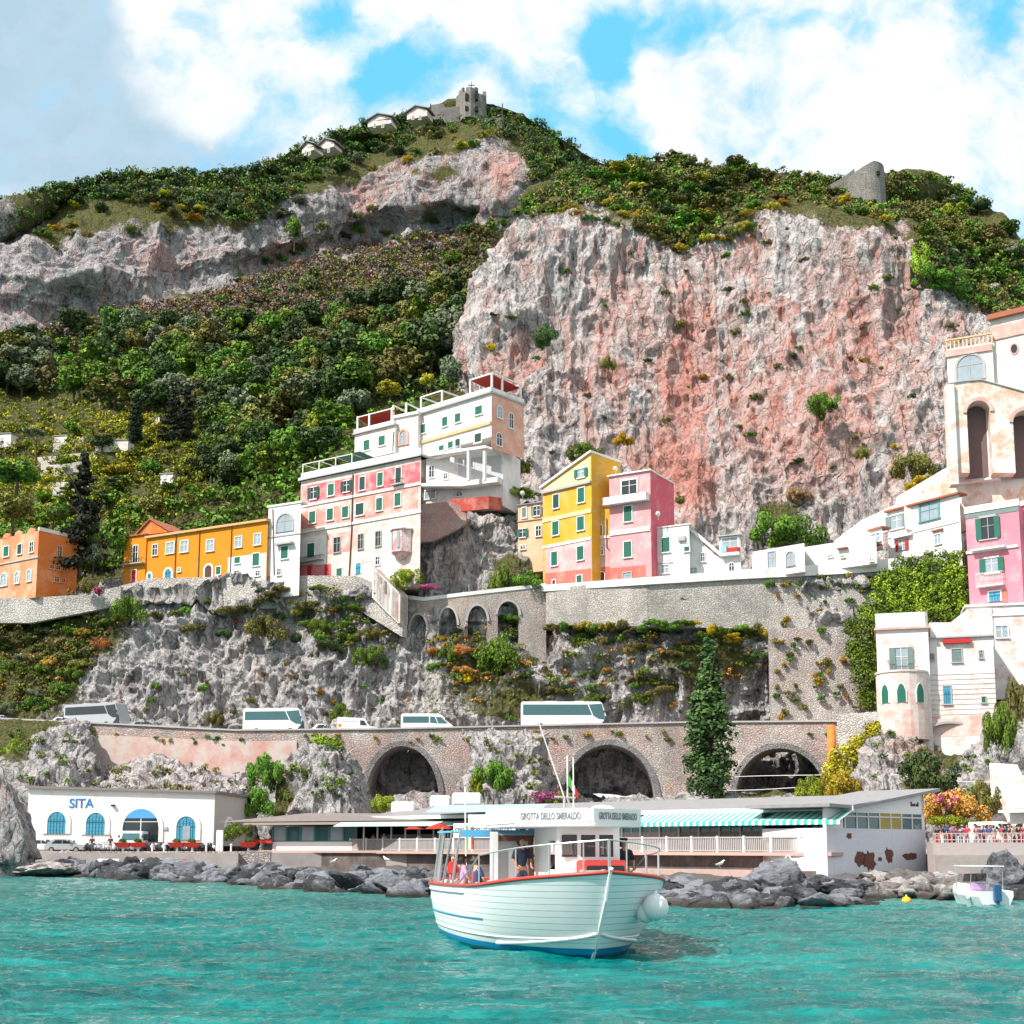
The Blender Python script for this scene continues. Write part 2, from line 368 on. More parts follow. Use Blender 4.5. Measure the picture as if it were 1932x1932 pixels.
# far mountain with the tower, wooded flank and garden terraces below
X = [-180, 0, 110, 230, 330, 430, 540, 640, 740, 830, 920, 1020, 1120, 1240]
def row(ys, Ys): return [(x, y, Yv) for x, y, Yv in zip(X, ys, Ys)]
mount = loft('mountain', [
    row([1150, 1150, 1140, 1120, 1110, 1105, 1100, 1110, 1120, 1120, 1110, 1100, 1090, 1080], [246]*5+[240]*3+[244]*6),
    row([985, 985, 985, 980, 975, 965, 940, 900, 880, 870, 860, 850, 850, 850], [262, 262, 262, 258, 252, 246, 240, 236, 244, 252, 262, 300, 320, 330]),
    row([860, 860, 860, 850, 850, 850, 860, 830, 770, 740, 720, 700, 700, 700], [296, 296, 296, 292, 286, 276, 256, 248, 256, 262, 272, 340, 350, 350]),
    row([780, 780, 780, 775, 770, 765, 770, 760, 720, 690, 660, 640, 640, 640], [322, 322, 322, 322, 318, 310, 290, 276, 278, 286, 300, 360, 370, 370]),
    row([700, 700, 695, 690, 680, 670, 660, 640, 620, 600, 570, 560, 560, 560], [360, 360, 362, 364, 364, 360, 350, 344, 344, 346, 350, 380, 390, 390]),
    row([600, 605, 600, 590, 560, 545, 510, 480, 455, 450, 440, 440, 440, 440], [398, 400, 404, 410, 420, 430, 444, 456, 462, 460, 452, 450, 450, 450]),
    row([520, 520, 520, 495, 480, 470, 445, 420, 380, 370, 360, 380, 400, 420], [400, 402, 406, 416, 426, 434, 446, 458, 464, 460, 454, 454, 452, 450]),
    row([440, 430, 430, 420, 400, 400, 375, 330, 300, 285, 265, 290, 340, 400], [412, 414, 416, 424, 434, 440, 452, 464, 472, 468, 464, 462, 460, 458]),
    row([465, 428, 382, 360, 354, 362, 318, 276, 248, 228, 222, 258, 328, 400], [440, 440, 446, 450, 456, 460, 474, 488, 500, 500, 496, 500, 500, 500]),
    row([490, 452, 405, 382, 376, 384, 340, 298, 270, 250, 246, 282, 350, 420], [452, 452, 458, 462, 468, 472, 486, 500, 512, 512, 508, 512, 512, 512]),
    row([700]*14, [620]*14)], 420, 560, (6, 2.6, .9), (.018, .06, .2), M_far, vs=.8,
    veg=[(60, 385, 150, 38, 1), (250, 365, 190, 38, 1), (420, 385, 110, 48, 1), (560, 320, 60, 50, 1), (640, 285, 90, 40, 1), (760, 250, 130, 38, 1), (900, 228, 120, 26, 1), (1040, 300, 70, 90, 1.2),
         (600, 430, 50, 30, .5), (440, 740, 900, 130, 1.5), (700, 590, 330, 95, 1.4), (860, 520, 110, 70, 1.4), (200, 820, 900, 120, 1.2), (100, 950, 700, 120, 1.1), (100, 900, 500, 200, .8), (820, 320, 60, 20, .5), (200, 330, 420, 45, 1), (600, 260, 160, 60, 1), (880, 195, 260, 50, 1), (1080, 270, 80, 70, 1)],
    red=[(780, 330, 100, 70, .35), (940, 320, 60, 80, .6), (690, 370, 40, 80, .5), (300, 470, 100, 50, .4), (40, 560, 60, 70, .25), (560, 480, 90, 40, .5)], label='wooded mountain', seed=3, upveg=.4)
M_bigc = [[(940, 1180, 340), (860, 1160, 243), (960, 1120, 238), (1180, 1100, 235), (1350, 1090, 234), (1500, 1080, 232), (1730, 1060, 228), (1850, 1040, 226), (2120, 1000, 224)],
    [(950, 1000, 340), (880, 985, 245), (980, 960, 241), (1180, 940, 240), (1350, 940, 237), (1500, 930, 234), (1730, 920, 230), (1850, 900, 230), (2120, 860, 230)],
    [(960, 850, 338), (885, 850, 252), (1000, 850, 247), (1180, 850, 246), (1350, 840, 242), (1500, 840, 238), (1730, 830, 234), (1850, 820, 234), (2120, 780, 236)],
    [(945, 740, 340), (882, 745, 262), (1000, 745, 251), (1180, 745, 251), (1350, 740, 248), (1500, 740, 245), (1730, 735, 240), (1850, 720, 240), (2120, 690, 244)],
    [(930, 640, 342), (870, 650, 268), (1000, 650, 257), (1180, 650, 256), (1350, 640, 254), (1500, 640, 252), (1730, 640, 246), (1850, 625, 247), (2120, 600, 254)],
    [(980, 500, 342), (908, 525, 272), (1010, 520, 262), (1180, 515, 262), (1350, 530, 262), (1500, 530, 258), (1725, 545, 250), (1860, 560, 266), (2120, 560, 292)],
    [(1020, 445, 345), (962, 432, 280), (1040, 412, 270), (1180, 392, 270), (1330, 430, 274), (1460, 378, 268), (1705, 425, 256), (1840, 520, 288), (2120, 545, 312)],
    [(1060, 400, 360), (985, 392, 306), (1080, 368, 304), (1190, 330, 304), (1330, 358, 306), (1490, 352, 296), (1660, 370, 292), (1830, 400, 318), (2120, 560, 330)],
    [(1080, 385, 380), (1000, 380, 336), (1110, 348, 336), (1230, 312, 340), (1380, 334, 345), (1510, 354, 334), (1670, 364, 330), (1850, 392, 344), (2120, 640, 350)],
    [(1080, 410, 390), (1000, 405, 346), (1110, 375, 346), (1230, 340, 350), (1380, 362, 355), (1510, 382, 344), (1670, 392, 340), (1850, 425, 354), (2120, 660, 360)],
    [(1080, 620, 420), (1000, 620, 420), (1110, 620, 420), (1230, 620, 420), (1380, 620, 420), (1510, 620, 420), (1670, 620, 420), (1850, 620, 420), (2120, 700, 420)]]
cliff = loft('cliff', M_bigc, 700, 620, (3.6, 1.35, .7), (.03, .11, .40), M_rock, vs=.4,
    red=[(1300, 600, 50, 150, .55), (1280, 740, 45, 130, .6), (1130, 700, 110, 140, .35), (1300, 900, 50, 90, .9), (1180, 520, 60, 120, .4), (1450, 700, 200, 200, .38), (1640, 500, 120, 80, .35), (1600, 800, 200, 120, .35), (960, 680, 60, 80, .5), (1240, 850, 60, 60, .6), (1400, 460, 60, 60, .45), (1680, 620, 160, 80, .4)],
    redbase=.17,
    veg=[(1150, 345, 190, 35, 1.0), (1310, 365, 160, 62, 1.2), (1290, 420, 70, 60, .9), (1500, 345, 160, 25, 1), (1620, 370, 130, 45, 1), (1780, 450, 60, 120, 1.2), (1880, 470, 90, 90, 1), (1000, 385, 90, 25, 1), (1250, 300, 250, 40, 1), (1600, 320, 300, 40, 1), (1900, 400, 120, 90, 1), (1740, 880, 90, 40, .7), (1480, 960, 80, 50, .6)], label='pink and grey cliff', upveg=.5)
def stripe(xs, ys, Ys): return list(zip(xs, ys, Ys))
# rock face between the coast road and the upper terrace
XS = [-180, 0, 120, 240, 420, 640, 760, 900, 1020, 1220, 1440, 1660, 1800, 2100]
ledge = loft('rock_face', [
    stripe(XS, [1500]*14, [219, 215, 212.5, 210, 207, 204.5, 204, 204, 203.5, 203, 202.5, 202, 200, 199]),
    stripe(XS, [1395, 1390, 1385, 1385, 1390, 1392, 1392, 1390, 1388, 1384, 1378, 1370, 1370, 1370], [219, 215, 212.5, 210, 207, 204.8, 204.3, 204.3, 204, 203, 202.5, 202, 200, 199]),
    stripe(XS, [1330, 1330, 1320, 1310, 1310, 1315, 1320, 1320, 1315, 1310, 1310, 1300, 1300, 1300], [223, 220, 217, 213, 210.5, 208.5, 207.5, 207.5, 206.5, 202.2, 200.8, 198.8, 197, 196]),
    stripe(XS, [1250, 1250, 1240, 1215, 1210, 1215, 1240, 1240, 1235, 1220, 1215, 1200, 1200, 1200], [228, 226, 222, 217, 214, 212, 210.0, 210, 208.6, 200.6, 198.8, 196.3, 195, 194]),
    stripe(XS, [1175, 1170, 1165, 1140, 1135, 1140, 1180, 1190, 1180, 1150, 1140, 1120, 1120, 1110], [232, 232, 228, 222, 218, 214.5, 212, 213, 212.5, 203.4, 201.2, 197, 197, 196]),
    stripe(XS, [1145, 1140, 1132, 1112, 1098, 1098, 1138, 1136, 1116, 1106, 1092, 1078, 1074, 1060], [233, 232, 229, 224, 219, 216, 213.5, 215.5, 214.5, 204, 203, 201, 198, 196]),
    stripe(XS, [1142, 1136, 1128, 1108, 1092, 1092, 1128, 1130, 1112, 1102, 1088, 1070, 1064, 1040], [262, 262, 262, 256, 250, 248, 246, 246, 246, 246, 246, 246, 246, 246])],
    900, 400, (2.0, 1.3, .75), (.05, .17, .6), M_rock2, vs=.6,
    veg=[(30, 1230, 110, 110, 1), (120, 1180, 90, 60, .9), (60, 1320, 80, 50, .7), (610, 1170, 90, 60, .55), (880, 1240, 90, 50, .45), (1200, 1250, 230, 60, .38), (900, 1300, 300, 50, .3), (1340, 1230, 80, 60, .4)],
    red=[(800, 1080, 60, 40, .6), (1000, 1200, 60, 60, .3)], label='grey rock face above the road', upveg=.25, seed=20)
# knob of rock under the hotel
knob = loft('rock_spur', [
    [(740, 1140, 226), (770, 1140, 214), (850, 1150, 211), (930, 1145, 212), (1010, 1140, 216), (1050, 1130, 236)],
    [(740, 1080, 228), (775, 1070, 216), (850, 1070, 213), (930, 1070, 214), (1015, 1060, 218), (1050, 1060, 236)],
    [(740, 1020, 230), (785, 1010, 218), (850, 1000, 216), (930, 1000, 217), (1005, 1000, 221), (1040, 1000, 236)],
    [(760, 985, 236), (800, 975, 222), (860, 965, 220), (930, 960, 221), (985, 955, 226), (1020, 950, 240)],
    [(760, 980, 250), (800, 970, 246), (860, 960, 246), (930, 955, 246), (985, 950, 250), (1020, 945, 256)]], 200, 150, (1.4, .9, .4), (.07, .2, .6), M_rock2, vs=.6,
    veg=[(960, 1060, 50, 40, .6)], red=[(860, 1050, 60, 60, .5)], label='grey rock spur under the red walled terrace', seed=40)
# ground strip at the foot of the road wall
foot = loft('lower_rocks', [
    [(-180, 1630, 205), (60, 1630, 196), (300, 1630, 192), (520, 1630, 184), (700, 1630, 184), (900, 1630, 184), (1100, 1630, 184), (1400, 1630, 176), (1640, 1630, 168), (1800, 1630, 165), (2100, 1630, 160)],
    [(-180, 1500, 206), (60, 1505, 197), (300, 1512, 193), (520, 1530, 185), (700, 1535, 184), (900, 1530, 185), (1100, 1530, 185), (1400, 1515, 178), (1640, 1510, 170), (1800, 1520, 166), (2100, 1520, 162)],
    [(-180, 1440, 212), (60, 1440, 200), (300, 1470, 196), (520, 1490, 190), (700, 1515, 189), (900, 1505, 190), (1100, 1510, 190), (1400, 1498, 183), (1640, 1490, 176), (1800, 1500, 172), (2100, 1500, 168)],
    [(-180, 1400, 222), (60, 1400, 212), (300, 1460, 206), (520, 1480, 206), (700, 1490, 212), (900, 1490, 212), (1100, 1495, 212), (1400, 1490, 206), (1640, 1480, 206), (1800, 1490, 206), (2100, 1480, 206)]],
    500, 120, (1.0, .8, .4), (.06, .2, .6), M_rock2, vs=.7, upveg=.3, veg=[(1500, 1500, 150, 60, .4)], label='rock at the foot of the road wall', seed=60)
def outcrop(name, label, rows, nu=150, nv=120, amp=(1.2, .9, .4), mat=None, seed=0, veg=(), red=(), freq=(.08, .22, .6)):
    return loft(name, rows, nu, nv, amp, freq, mat or M_rock2, vs=.7, kind='structure', label=label, seed=seed, upveg=.2, veg=veg, red=red)
oc_left = outcrop('rock_outcrop', 'rock slope beside the pink road wall', [
    [(-120, 1640, 176), (20, 1640, 174), (110, 1640, 174), (200, 1640, 176), (260, 1640, 196)],
    [(-120, 1480, 180), (25, 1480, 177), (110, 1475, 177), (185, 1480, 180), (215, 1480, 196)],
    [(-120, 1420, 188), (45, 1420, 184), (110, 1420, 184), (165, 1425, 187), (175, 1420, 200)],
    [(-120, 1375, 197), (60, 1372, 194), (110, 1370, 194), (150, 1370, 196), (165, 1370, 204)],
    [(-120, 1368, 204), (60, 1366, 204), (110, 1366, 204), (150, 1368, 204), (165, 1368, 208)]], seed=71, veg=[(20, 1400, 60, 50, 1.2), (70, 1370, 60, 16, .6)])
oc2 = outcrop('rock_outcrop', 'pale boulder slope in front of the pink road wall', [
    [(165, 1640, 180), (230, 1640, 176), (330, 1640, 176), (430, 1640, 178), (500, 1640, 186)],
    [(168, 1500, 186), (230, 1490, 180), (330, 1490, 180), (430, 1500, 182), (490, 1510, 190)],
    [(172, 1465, 193), (240, 1445, 187), (320, 1428, 187), (400, 1450, 188), (480, 1475, 194)],
    [(180, 1462, 198), (245, 1438, 198), (320, 1421, 198), (400, 1444, 198), (480, 1470, 200)]], seed=82, mat=M_rock)
oc3 = outcrop('rock_outcrop', 'grey rock mass between the pink wall and the first arch', [
    [(500, 1640, 176), (560, 1640, 171), (620, 1640, 171), (690, 1640, 173), (705, 1640, 186)],
    [(510, 1500, 179), (560, 1490, 175), (620, 1490, 175), (675, 1500, 177), (690, 1500, 188)],
    [(530, 1450, 185), (565, 1430, 180), (610, 1425, 180), (650, 1440, 182), (665, 1440, 190)],
    [(545, 1425, 192), (570, 1412, 192), (600, 1408, 192), (630, 1415, 192), (640, 1420, 192)]], seed=93, veg=[(520, 1500, 20, 60, .8)])
oc4 = outcrop('rock_outcrop', 'grey rock mass between the two round arches', [
    [(855, 1640, 186), (900, 1640, 171), (960, 1640, 170), (1030, 1640, 172), (1060, 1640, 186)],
    [(862, 1500, 187), (900, 1490, 175), (960, 1490, 174), (1020, 1500, 176), (1045, 1500, 188)],
    [(870, 1440, 188), (900, 1430, 179), (960, 1430, 178), (1010, 1440, 180), (1035, 1440, 190)],
    [(878, 1392, 190), (905, 1384, 185), (960, 1382, 185), (1005, 1386, 186), (1030, 1390, 190)],
    [(880, 1385, 193), (905, 1381, 193), (960, 1380, 193), (1005, 1382, 193), (1028, 1386, 193)]], seed=104, veg=[(930, 1450, 40, 50, .6)])
oc5 = outcrop('rock_outcrop', 'pink grey rock under the villa', [
    [(1560, 1640, 178), (1620, 1640, 160), (1700, 1640, 156), (1800, 1640, 156), (1880, 1640, 158), (2060, 1640, 160)],
    [(1570, 1500, 178), (1625, 1500, 162), (1700, 1500, 160), (1800, 1510, 160), (1880, 1500, 160), (2060, 1490, 160)],
    [(1590, 1440, 178), (1640, 1430, 166), (1700, 1430, 165), (1800, 1450, 171), (1880, 1420, 166), (2060, 1400, 162)],
    [(1620, 1390, 178), (1655, 1380, 170), (1710, 1385, 172), (1800, 1400, 180), (1885, 1350, 174), (2060, 1300, 168)],
    [(1640, 1370, 184), (1665, 1365, 178), (1720, 1370, 182), (1800, 1380, 186), (1890, 1310, 182), (2060, 1260, 176)],
    [(1640, 1360, 196), (1665, 1360, 196), (1720, 1360, 196), (1800, 1360, 196), (1890, 1240, 196), (2060, 1200, 196)]], 220, 200, seed=115, red=[(1720, 1400, 60, 40, .6)], veg=[(1760, 1460, 90, 60, .9), (1900, 1330, 30, 120, .8)])
# ---------------------------------------------------------------- sea
def make_sea():
    m, t, b = newmat('sea water'); p = pos(t)
    n = t.noise(t.scale(p, (.05, .09, 1)), 1, 4); n2 = t.noise(t.scale(p, (.5, 1.5, 1)), 1, 5, .65)
    sp = t.new('ShaderNodeSeparateXYZ'); t.l.new(p, sp.inputs[0])
    near = t.smooth(t.math('ADD', sp.outputs[1], t.math('MULTIPLY', n, 30)), 62, 105)          # shallower, duller water over the shore stones
    c = t.ramp(t.math('ADD', t.math('MULTIPLY', n, .5), t.math('MULTIPLY', n2, .55)), [(.35, (.0, .052, .060)), (.50, (.0, .125, .120)), (.66, (.004, .24, .22))])
    c = t.mix(t.math('MULTIPLY', near, .7), c, (.03, .17, .15))
    t.put(b.inputs['Base Color'], c); b.inputs['Roughness'].default_value = .05; b.inputs['IOR'].default_value = 1.33
    b.inputs['Specular IOR Level'].default_value = .36
    h1 = t.noise(t.scale(p, (1.1, 2.0, 1)), 1.3, 5, .6); h2 = t.noise(t.scale(p, (3, 6.5, 1)), 1.8, 4, .6)
    bump(t, b, t.math('ADD', h1, t.math('MULTIPLY', h2, .22)), .17)
    ys = np.concatenate([[-1500, -200, 0, 12], np.exp(np.linspace(math.log(20), math.log(150), 640)), [200, 600, 4000]])
    xs = np.linspace(-1, 1, 460); xs = np.concatenate([[-60, -8, -2], xs, [2, 8, 60]])
    w = np.clip(np.abs(ys), 30, 1e9)*.46; w = np.where(ys > 150, 70, w); w = np.minimum(w, 70)
    XX = xs[None, :]*w[:, None]; YY = np.repeat(ys[:, None], len(xs), 1)
    q = np.stack([XX, YY, np.zeros_like(XX)], -1)
    a = .10*fbm(q*[.22, .45, 1]+3, 3)+.05*ridge(q*[.9, 2.0, 1]+9, 3)+.012*fbm(q*[2.6, 4.2, 1], 2)
    fade = ((np.abs(xs)[None, :] <= 1) & (YY > 19) & (YY < 151)).astype(float)
    q[..., 2] = a*fade
    idx = np.arange(q.shape[0]*q.shape[1]).reshape(q.shape[:2])
    Fq = np.stack([idx[:-1, :-1], idx[:-1, 1:], idx[1:, 1:], idx[1:, :-1]], -1).reshape(-1, 4)
    tag(link('sea', npmesh('sea', q.reshape(-1, 3), Fq, [m], True)), 'rippled turquoise sea', None, kind='structure')
make_sea()
# ---------------------------------------------------------------- shore mound and quay
SH = [(-200, 1647), (60, 1647), (110, 1650), (400, 1665), (600, 1678), (800, 1690), (1000, 1698), (1250, 1705), (1500, 1712), (1600, 1706), (1640, 1690), (1932, 1695), (2200, 1700)]
def shoreY(px):
    y = np.interp(px, [a for a, _ in SH], [b for _, b in SH]); return 2.6*2500/(y-HOR)
sxs = np.linspace(-200, 2200, 160)
M_conc = flat('quay concrete', (.30, .27, .26), .9, var=.35, bmp=.03, scale=.6)
M_quayw = plaster('quay wall', (.17, .14, .13), (.30, .22, .19), .6, .5, .6)
def make_shore():
    prof = [(-3, -1.6), (0, -.5), (4, -.35), (8, .05), (11, .2), (16, .3), (60, .6)]
    V = []
    for d, z in prof:
        for x in sxs:
            Y = shoreY(x)+d
            if d == 60: Y = 200
            V.append(((x-966)/2475*Y, Y, z))
    V = np.array(V); V[:, 2] += .35*fbm(V*.5, 3); n = len(sxs); idx = np.arange(len(V)).reshape(len(prof), n)
    Fq = np.stack([idx[:-1, :-1], idx[:-1, 1:], idx[1:, 1:], idx[1:, :-1]], -1).reshape(-1, 4)
    tag(link('shore', npmesh('shore', V, Fq, [flat('wet shingle', (.10, .09, .085), .9, var=.5, bmp=.1)], True)), 'dark shingle under the breakwater', None, kind='structure')
make_shore()
def slab(name, pts, z0, z1, mat, label, kind='structure'):
    b = MB(); b.prism([(x, y, z0) for x, y in pts], (0, 0, z1-z0)); return tag(b.build(name, mat), label, None, kind=kind)
def xy(px, Y): return ((px-966)/2475*Y, Y)
slab('quay', [xy(70, 136), xy(460, 128), xy(470, 140), xy(671, 139), xy(1560, 109), xy(1745, 116), xy(1748, 104), xy(2300, 96), xy(2300, 190), xy(-200, 190), xy(-200, 140)], .3, 1.95, M_conc, 'concrete quay')
# ---------------------------------------------------------------- boulders
def rockmesh(seed, flatness=.7, mat=None):
    bm = bmesh.new(); bmesh.ops.create_icosphere(bm, subdivisions=4, radius=1)
    co = np.array([v.co[:] for v in bm.verts]); r = np.random.default_rng(seed)
    for k in range(9):                       # cut planar faces
        n = r.normal(size=3); n /= np.linalg.norm(n); d = r.uniform(.45, .8); e = co@n-d; co -= np.outer(np.clip(e, 0, None)*.92, n)
    co = co*[r.uniform(.9, 1.3), r.uniform(.8, 1.1), flatness]; q = co*1.7+seed*3.3
    co *= (1+.15*fbm(q, 3)+.075*ridge(q*2.4, 4, .6))[:, None]
    for v, c in zip(bm.verts, co): v.co = c
    me = bpy.data.meshes.new('boulder'); bm.to_mesh(me); bm.free(); me.polygons.foreach_set('use_smooth', [True]*len(me.polygons)); me.materials.append(mat); return me
def bouldermat(name, lo, hi, warm):
    m, t, b = newmat(name); p = pos(t); n = t.noise(p, .9, 7, .7); n2 = t.noise(t.scale(p, (1, 1, 3)), 2.5, 6, .7)
    r = t.new('ShaderNodeObjectInfo').outputs['Random']
    c = t.mix(t.smooth(t.math('ADD', n, t.math('MULTIPLY', t.math('SUBTRACT', r, .5), .35)), .38, .66), lo, hi)
    c = t.mix(t.math('MULTIPLY', t.smooth(n2, .58, .75), .8), c, warm); sp = t.new('ShaderNodeSeparateXYZ'); t.l.new(p, sp.inputs[0])
    c = t.mix(t.smooth(t.math('ADD', sp.outputs[2], t.math('MULTIPLY', n, .6)), .75, .35), c, (.035, .028, .02))      # wet weed line
    t.put(b.inputs['Base Color'], c); b.inputs['Roughness'].default_value = .8; bump(t, b, t.math('ADD', n, t.math('MULTIPLY', n2, .8)), .3); return m
MB_dark = bouldermat('dark boulder', (.03, .033, .04), (.24, .25, .28), (.48, .46, .46))
MB_pale = bouldermat('pale boulder', (.16, .14, .13), (.46, .43, .41), (.58, .52, .48))
rmd = [rockmesh(100+i, .62+.06*(i % 4), MB_dark) for i in range(9)]; rmp = [rockmesh(200+i, .65, MB_pale) for i in range(6)]
def boulders(x0, x1, n, smin, smax, meshes, label, group, dmax=10, ztop=1.0):
    for i in range(n):
        px = random.uniform(x0, x1); k = random.random(); d = k*dmax; Y = float(shoreY(px))+d
        z = -.25+ztop*min(1, k*1.35)
        o = link('boulder', random.choice(meshes)); s = random.uniform(smin, smax)*(1.0 if k < .6 else .7)
        o.location = ((px-966)/2475*Y, Y, z); o.scale = (s, s*random.uniform(.8, 1.1), s*random.uniform(.7, 1.0))
        o.rotation_euler = (random.uniform(-.35, .35), random.uniform(-.35, .35), random.uniform(0, 6.28)); tag(o, label, 'boulder', group)
boulders(115, 480, 52, 1.0, 2.3, rmd, 'dark grey boulder in the heap below the white bus depot', 'boulders below the bus depot')
boulders(115, 830, 60, .4, .9, rmd, 'small grey stone wedged between the boulders along the left quay', 'small stones along the left quay')
boulders(470, 830, 70, .8, 1.8, rmd, 'dark grey boulder piled in front of the long dark quay wall', 'boulders before the quay wall', 9)
boulders(1225, 1400, 40, .6, 1.35, rmd, 'blue grey boulder in the heap beside the bow of the tour boat', 'boulders beside the tour boat', 8)
boulders(1400, 1615, 52, .6, 1.3, rmd, 'dark boulder in the heap before the peeling white restaurant wall', 'boulders before the peeling wall', 9, 1.0)
boulders(1615, 1800, 44, .7, 1.4, rmp, 'sunlit pale boulder between the peeling wall and the moored motorboat', 'pale boulders by the motorboat', 9, 1.05)
boulders(1860, 1990, 16, .9, 1.9, rmd, 'grey boulder just beyond the moored motorboat', 'boulders beyond the motorboat', 9, 1.45)
def big_rock(name, px, py, Y, sx, sy, sz, seed, mat, label, rz=0):
    me = rockmesh(seed, 1.0, mat); co = np.zeros(len(me.vertices)*3); me.vertices.foreach_get('co', co); co = co.reshape(-1, 3)
    nn = co/np.linalg.norm(co, axis=1, keepdims=True); co = co+nn*(.10*ridge(co*2.2+seed, 5, .6))[:, None]*.8; me.vertices.foreach_set('co', co.ravel().astype(np.float32)); me.update()
    o = link(name, me); o.location = tuple(P0(px, py, Y)); o.scale = (sx, sy, sz); o.rotation_euler = (0, 0, rz); return tag(o, label, 'boulder')
M_crag = rockmat('crag limestone', sc=2.2, hi=(.42, .40, .40))
big_rock('boulder', 15, 1590, 119, 3.3, 5, 5.6, 301, M_crag, 'huge craggy grey rock rising from the sea beside the bus depot')
big_rock('boulder', -75, 1570, 122, 4.5, 6, 6, 303, M_crag, 'massive grey crag at the very edge of the bay')
big_rock('boulder', 100, 1640, 118, 3.2, 3, .7, 305, MB_pale, 'low brown rock shelf at the waterline by the craggy rock')
big_rock('boulder', 1460, 1650, 62, .95, 1.0, 1.0, 311, MB_dark, 'tallest dark boulder standing up before the peeling wall')
big_rock('boulder', 1905, 1655, 70, 1.5, 1.4, 1.4, 313, MB_dark, 'large dark upright boulder behind the moored motorboat')
# ---------------------------------------------------------------- foliage meshes
def leaves(cs, rs, per, size, seed, flatz=1.0, up=.3, jit=.32):
    """leaf faces over a set of lobes -> V, F, tint"""
    r = np.random.default_rng(seed); cs = np.asarray(cs, float); rs = np.asarray(rs, float); n = len(cs)*per
    c = np.repeat(cs, per, 0); R = np.repeat(rs, per, 0); d = r.normal(size=(n, 3)); d[:, 2] = d[:, 2]*.9+up; d /= np.linalg.norm(d, axis=1, keepdims=True)
    rad = R*r.uniform(.55, 1.08, n)**.6; p = c+d*rad[:, None]*[1, 1, flatz]
    nn = d+r.normal(size=(n, 3))*jit; nn /= np.linalg.norm(nn, axis=1, keepdims=True)
    a = np.cross(nn, r.normal(size=(n, 3))); a /= np.linalg.norm(a, axis=1, keepdims=True); b = np.cross(nn, a)
    s = size*r.uniform(.6, 1.4, n)[:, None]; k = r.uniform(.5, .9, n)[:, None]
    V = np.stack([p-a*s, p-b*s*k+nn*s*.15, p+a*s, p+b*s*k+nn*s*.15], 1).reshape(-1, 3)
    F = np.arange(n*4).reshape(n, 4)
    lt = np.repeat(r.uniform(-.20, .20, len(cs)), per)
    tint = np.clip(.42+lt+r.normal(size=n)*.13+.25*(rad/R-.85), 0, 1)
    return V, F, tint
def crown(kind, seed, per=80, size=.078):
    r = np.random.default_rng(seed); cs = []; rs = []
    if kind == 'round':
        for i in range(26):
            d = r.normal(size=3); d /= np.linalg.norm(d); q = r.uniform(.25, .74); cs.append(d*q*[1, 1, .8]+[0, 0, .1]); rs.append(r.uniform(.22, .42)*(1.15-q*.35))
        per = 110; size = .068
    elif kind == 'loose':
        for i in range(30):
            a = r.uniform(0, 6.28); z = r.uniform(-.7, .85); q = r.uniform(.1, .85)*(1-.5*z*z); cs.append([q*math.cos(a), q*math.sin(a), z]); rs.append(r.uniform(.12, .26))
    elif kind == 'shrub':
        for i in range(16):
            a = r.uniform(0, 6.28); q = r.uniform(0, .75)**.7; z = r.uniform(0, .6)*(1-q*.6); cs.append([q*math.cos(a), q*math.sin(a), z]); rs.append(r.uniform(.18, .34))
        per = 130; size = .062
    elif kind == 'thicket':
        for i in range(34):
            a = r.uniform(0, 6.28); q = r.uniform(0, .82)**.7; z = r.uniform(0, .62)*(1-q*.55); cs.append([q*math.cos(a), q*math.sin(a), z]); rs.append(r.uniform(.12, .26))
        per = 190; size = .034
    elif kind == 'cypress':
        for i in range(230):
            z = r.uniform(-1, .98); w = .19*min(1, ((1.04-z)/1.25)**.75)*(1 if z > -.85 else .9); a = r.uniform(0, 6.28); q = w*r.uniform(.3, .9); cs.append([q*math.cos(a), q*math.sin(a), z]); rs.append(.02+w*r.uniform(.3, .5))
        per = 60; size = .020
    elif kind == 'conifer':
        for i in range(80):
            z = -1+2*(r.random()**1.2); w = .42*(1.03-(z+1)/2)**.8; a = r.uniform(0, 6.28); q = w*r.uniform(.2, 1); cs.append([q*math.cos(a), q*math.sin(a), z-.12*q]); rs.append(.05+w*r.uniform(.2, .38))
        V, F, t = leaves(cs, rs, 40, .04, seed, .45, .1); return V, F, t
    elif kind == 'umbrella':
        for i in range(30):
            a = r.uniform(0, 6.28); q = r.uniform(0, .9); cs.append([q*math.cos(a), q*math.sin(a), .75+.2*(1-q*q)]); rs.append(r.uniform(.12, .2))
        V, F, t = leaves(cs, rs, 50, .06, seed, .6); return V, F, t
    return leaves(cs, rs, per, size, seed)
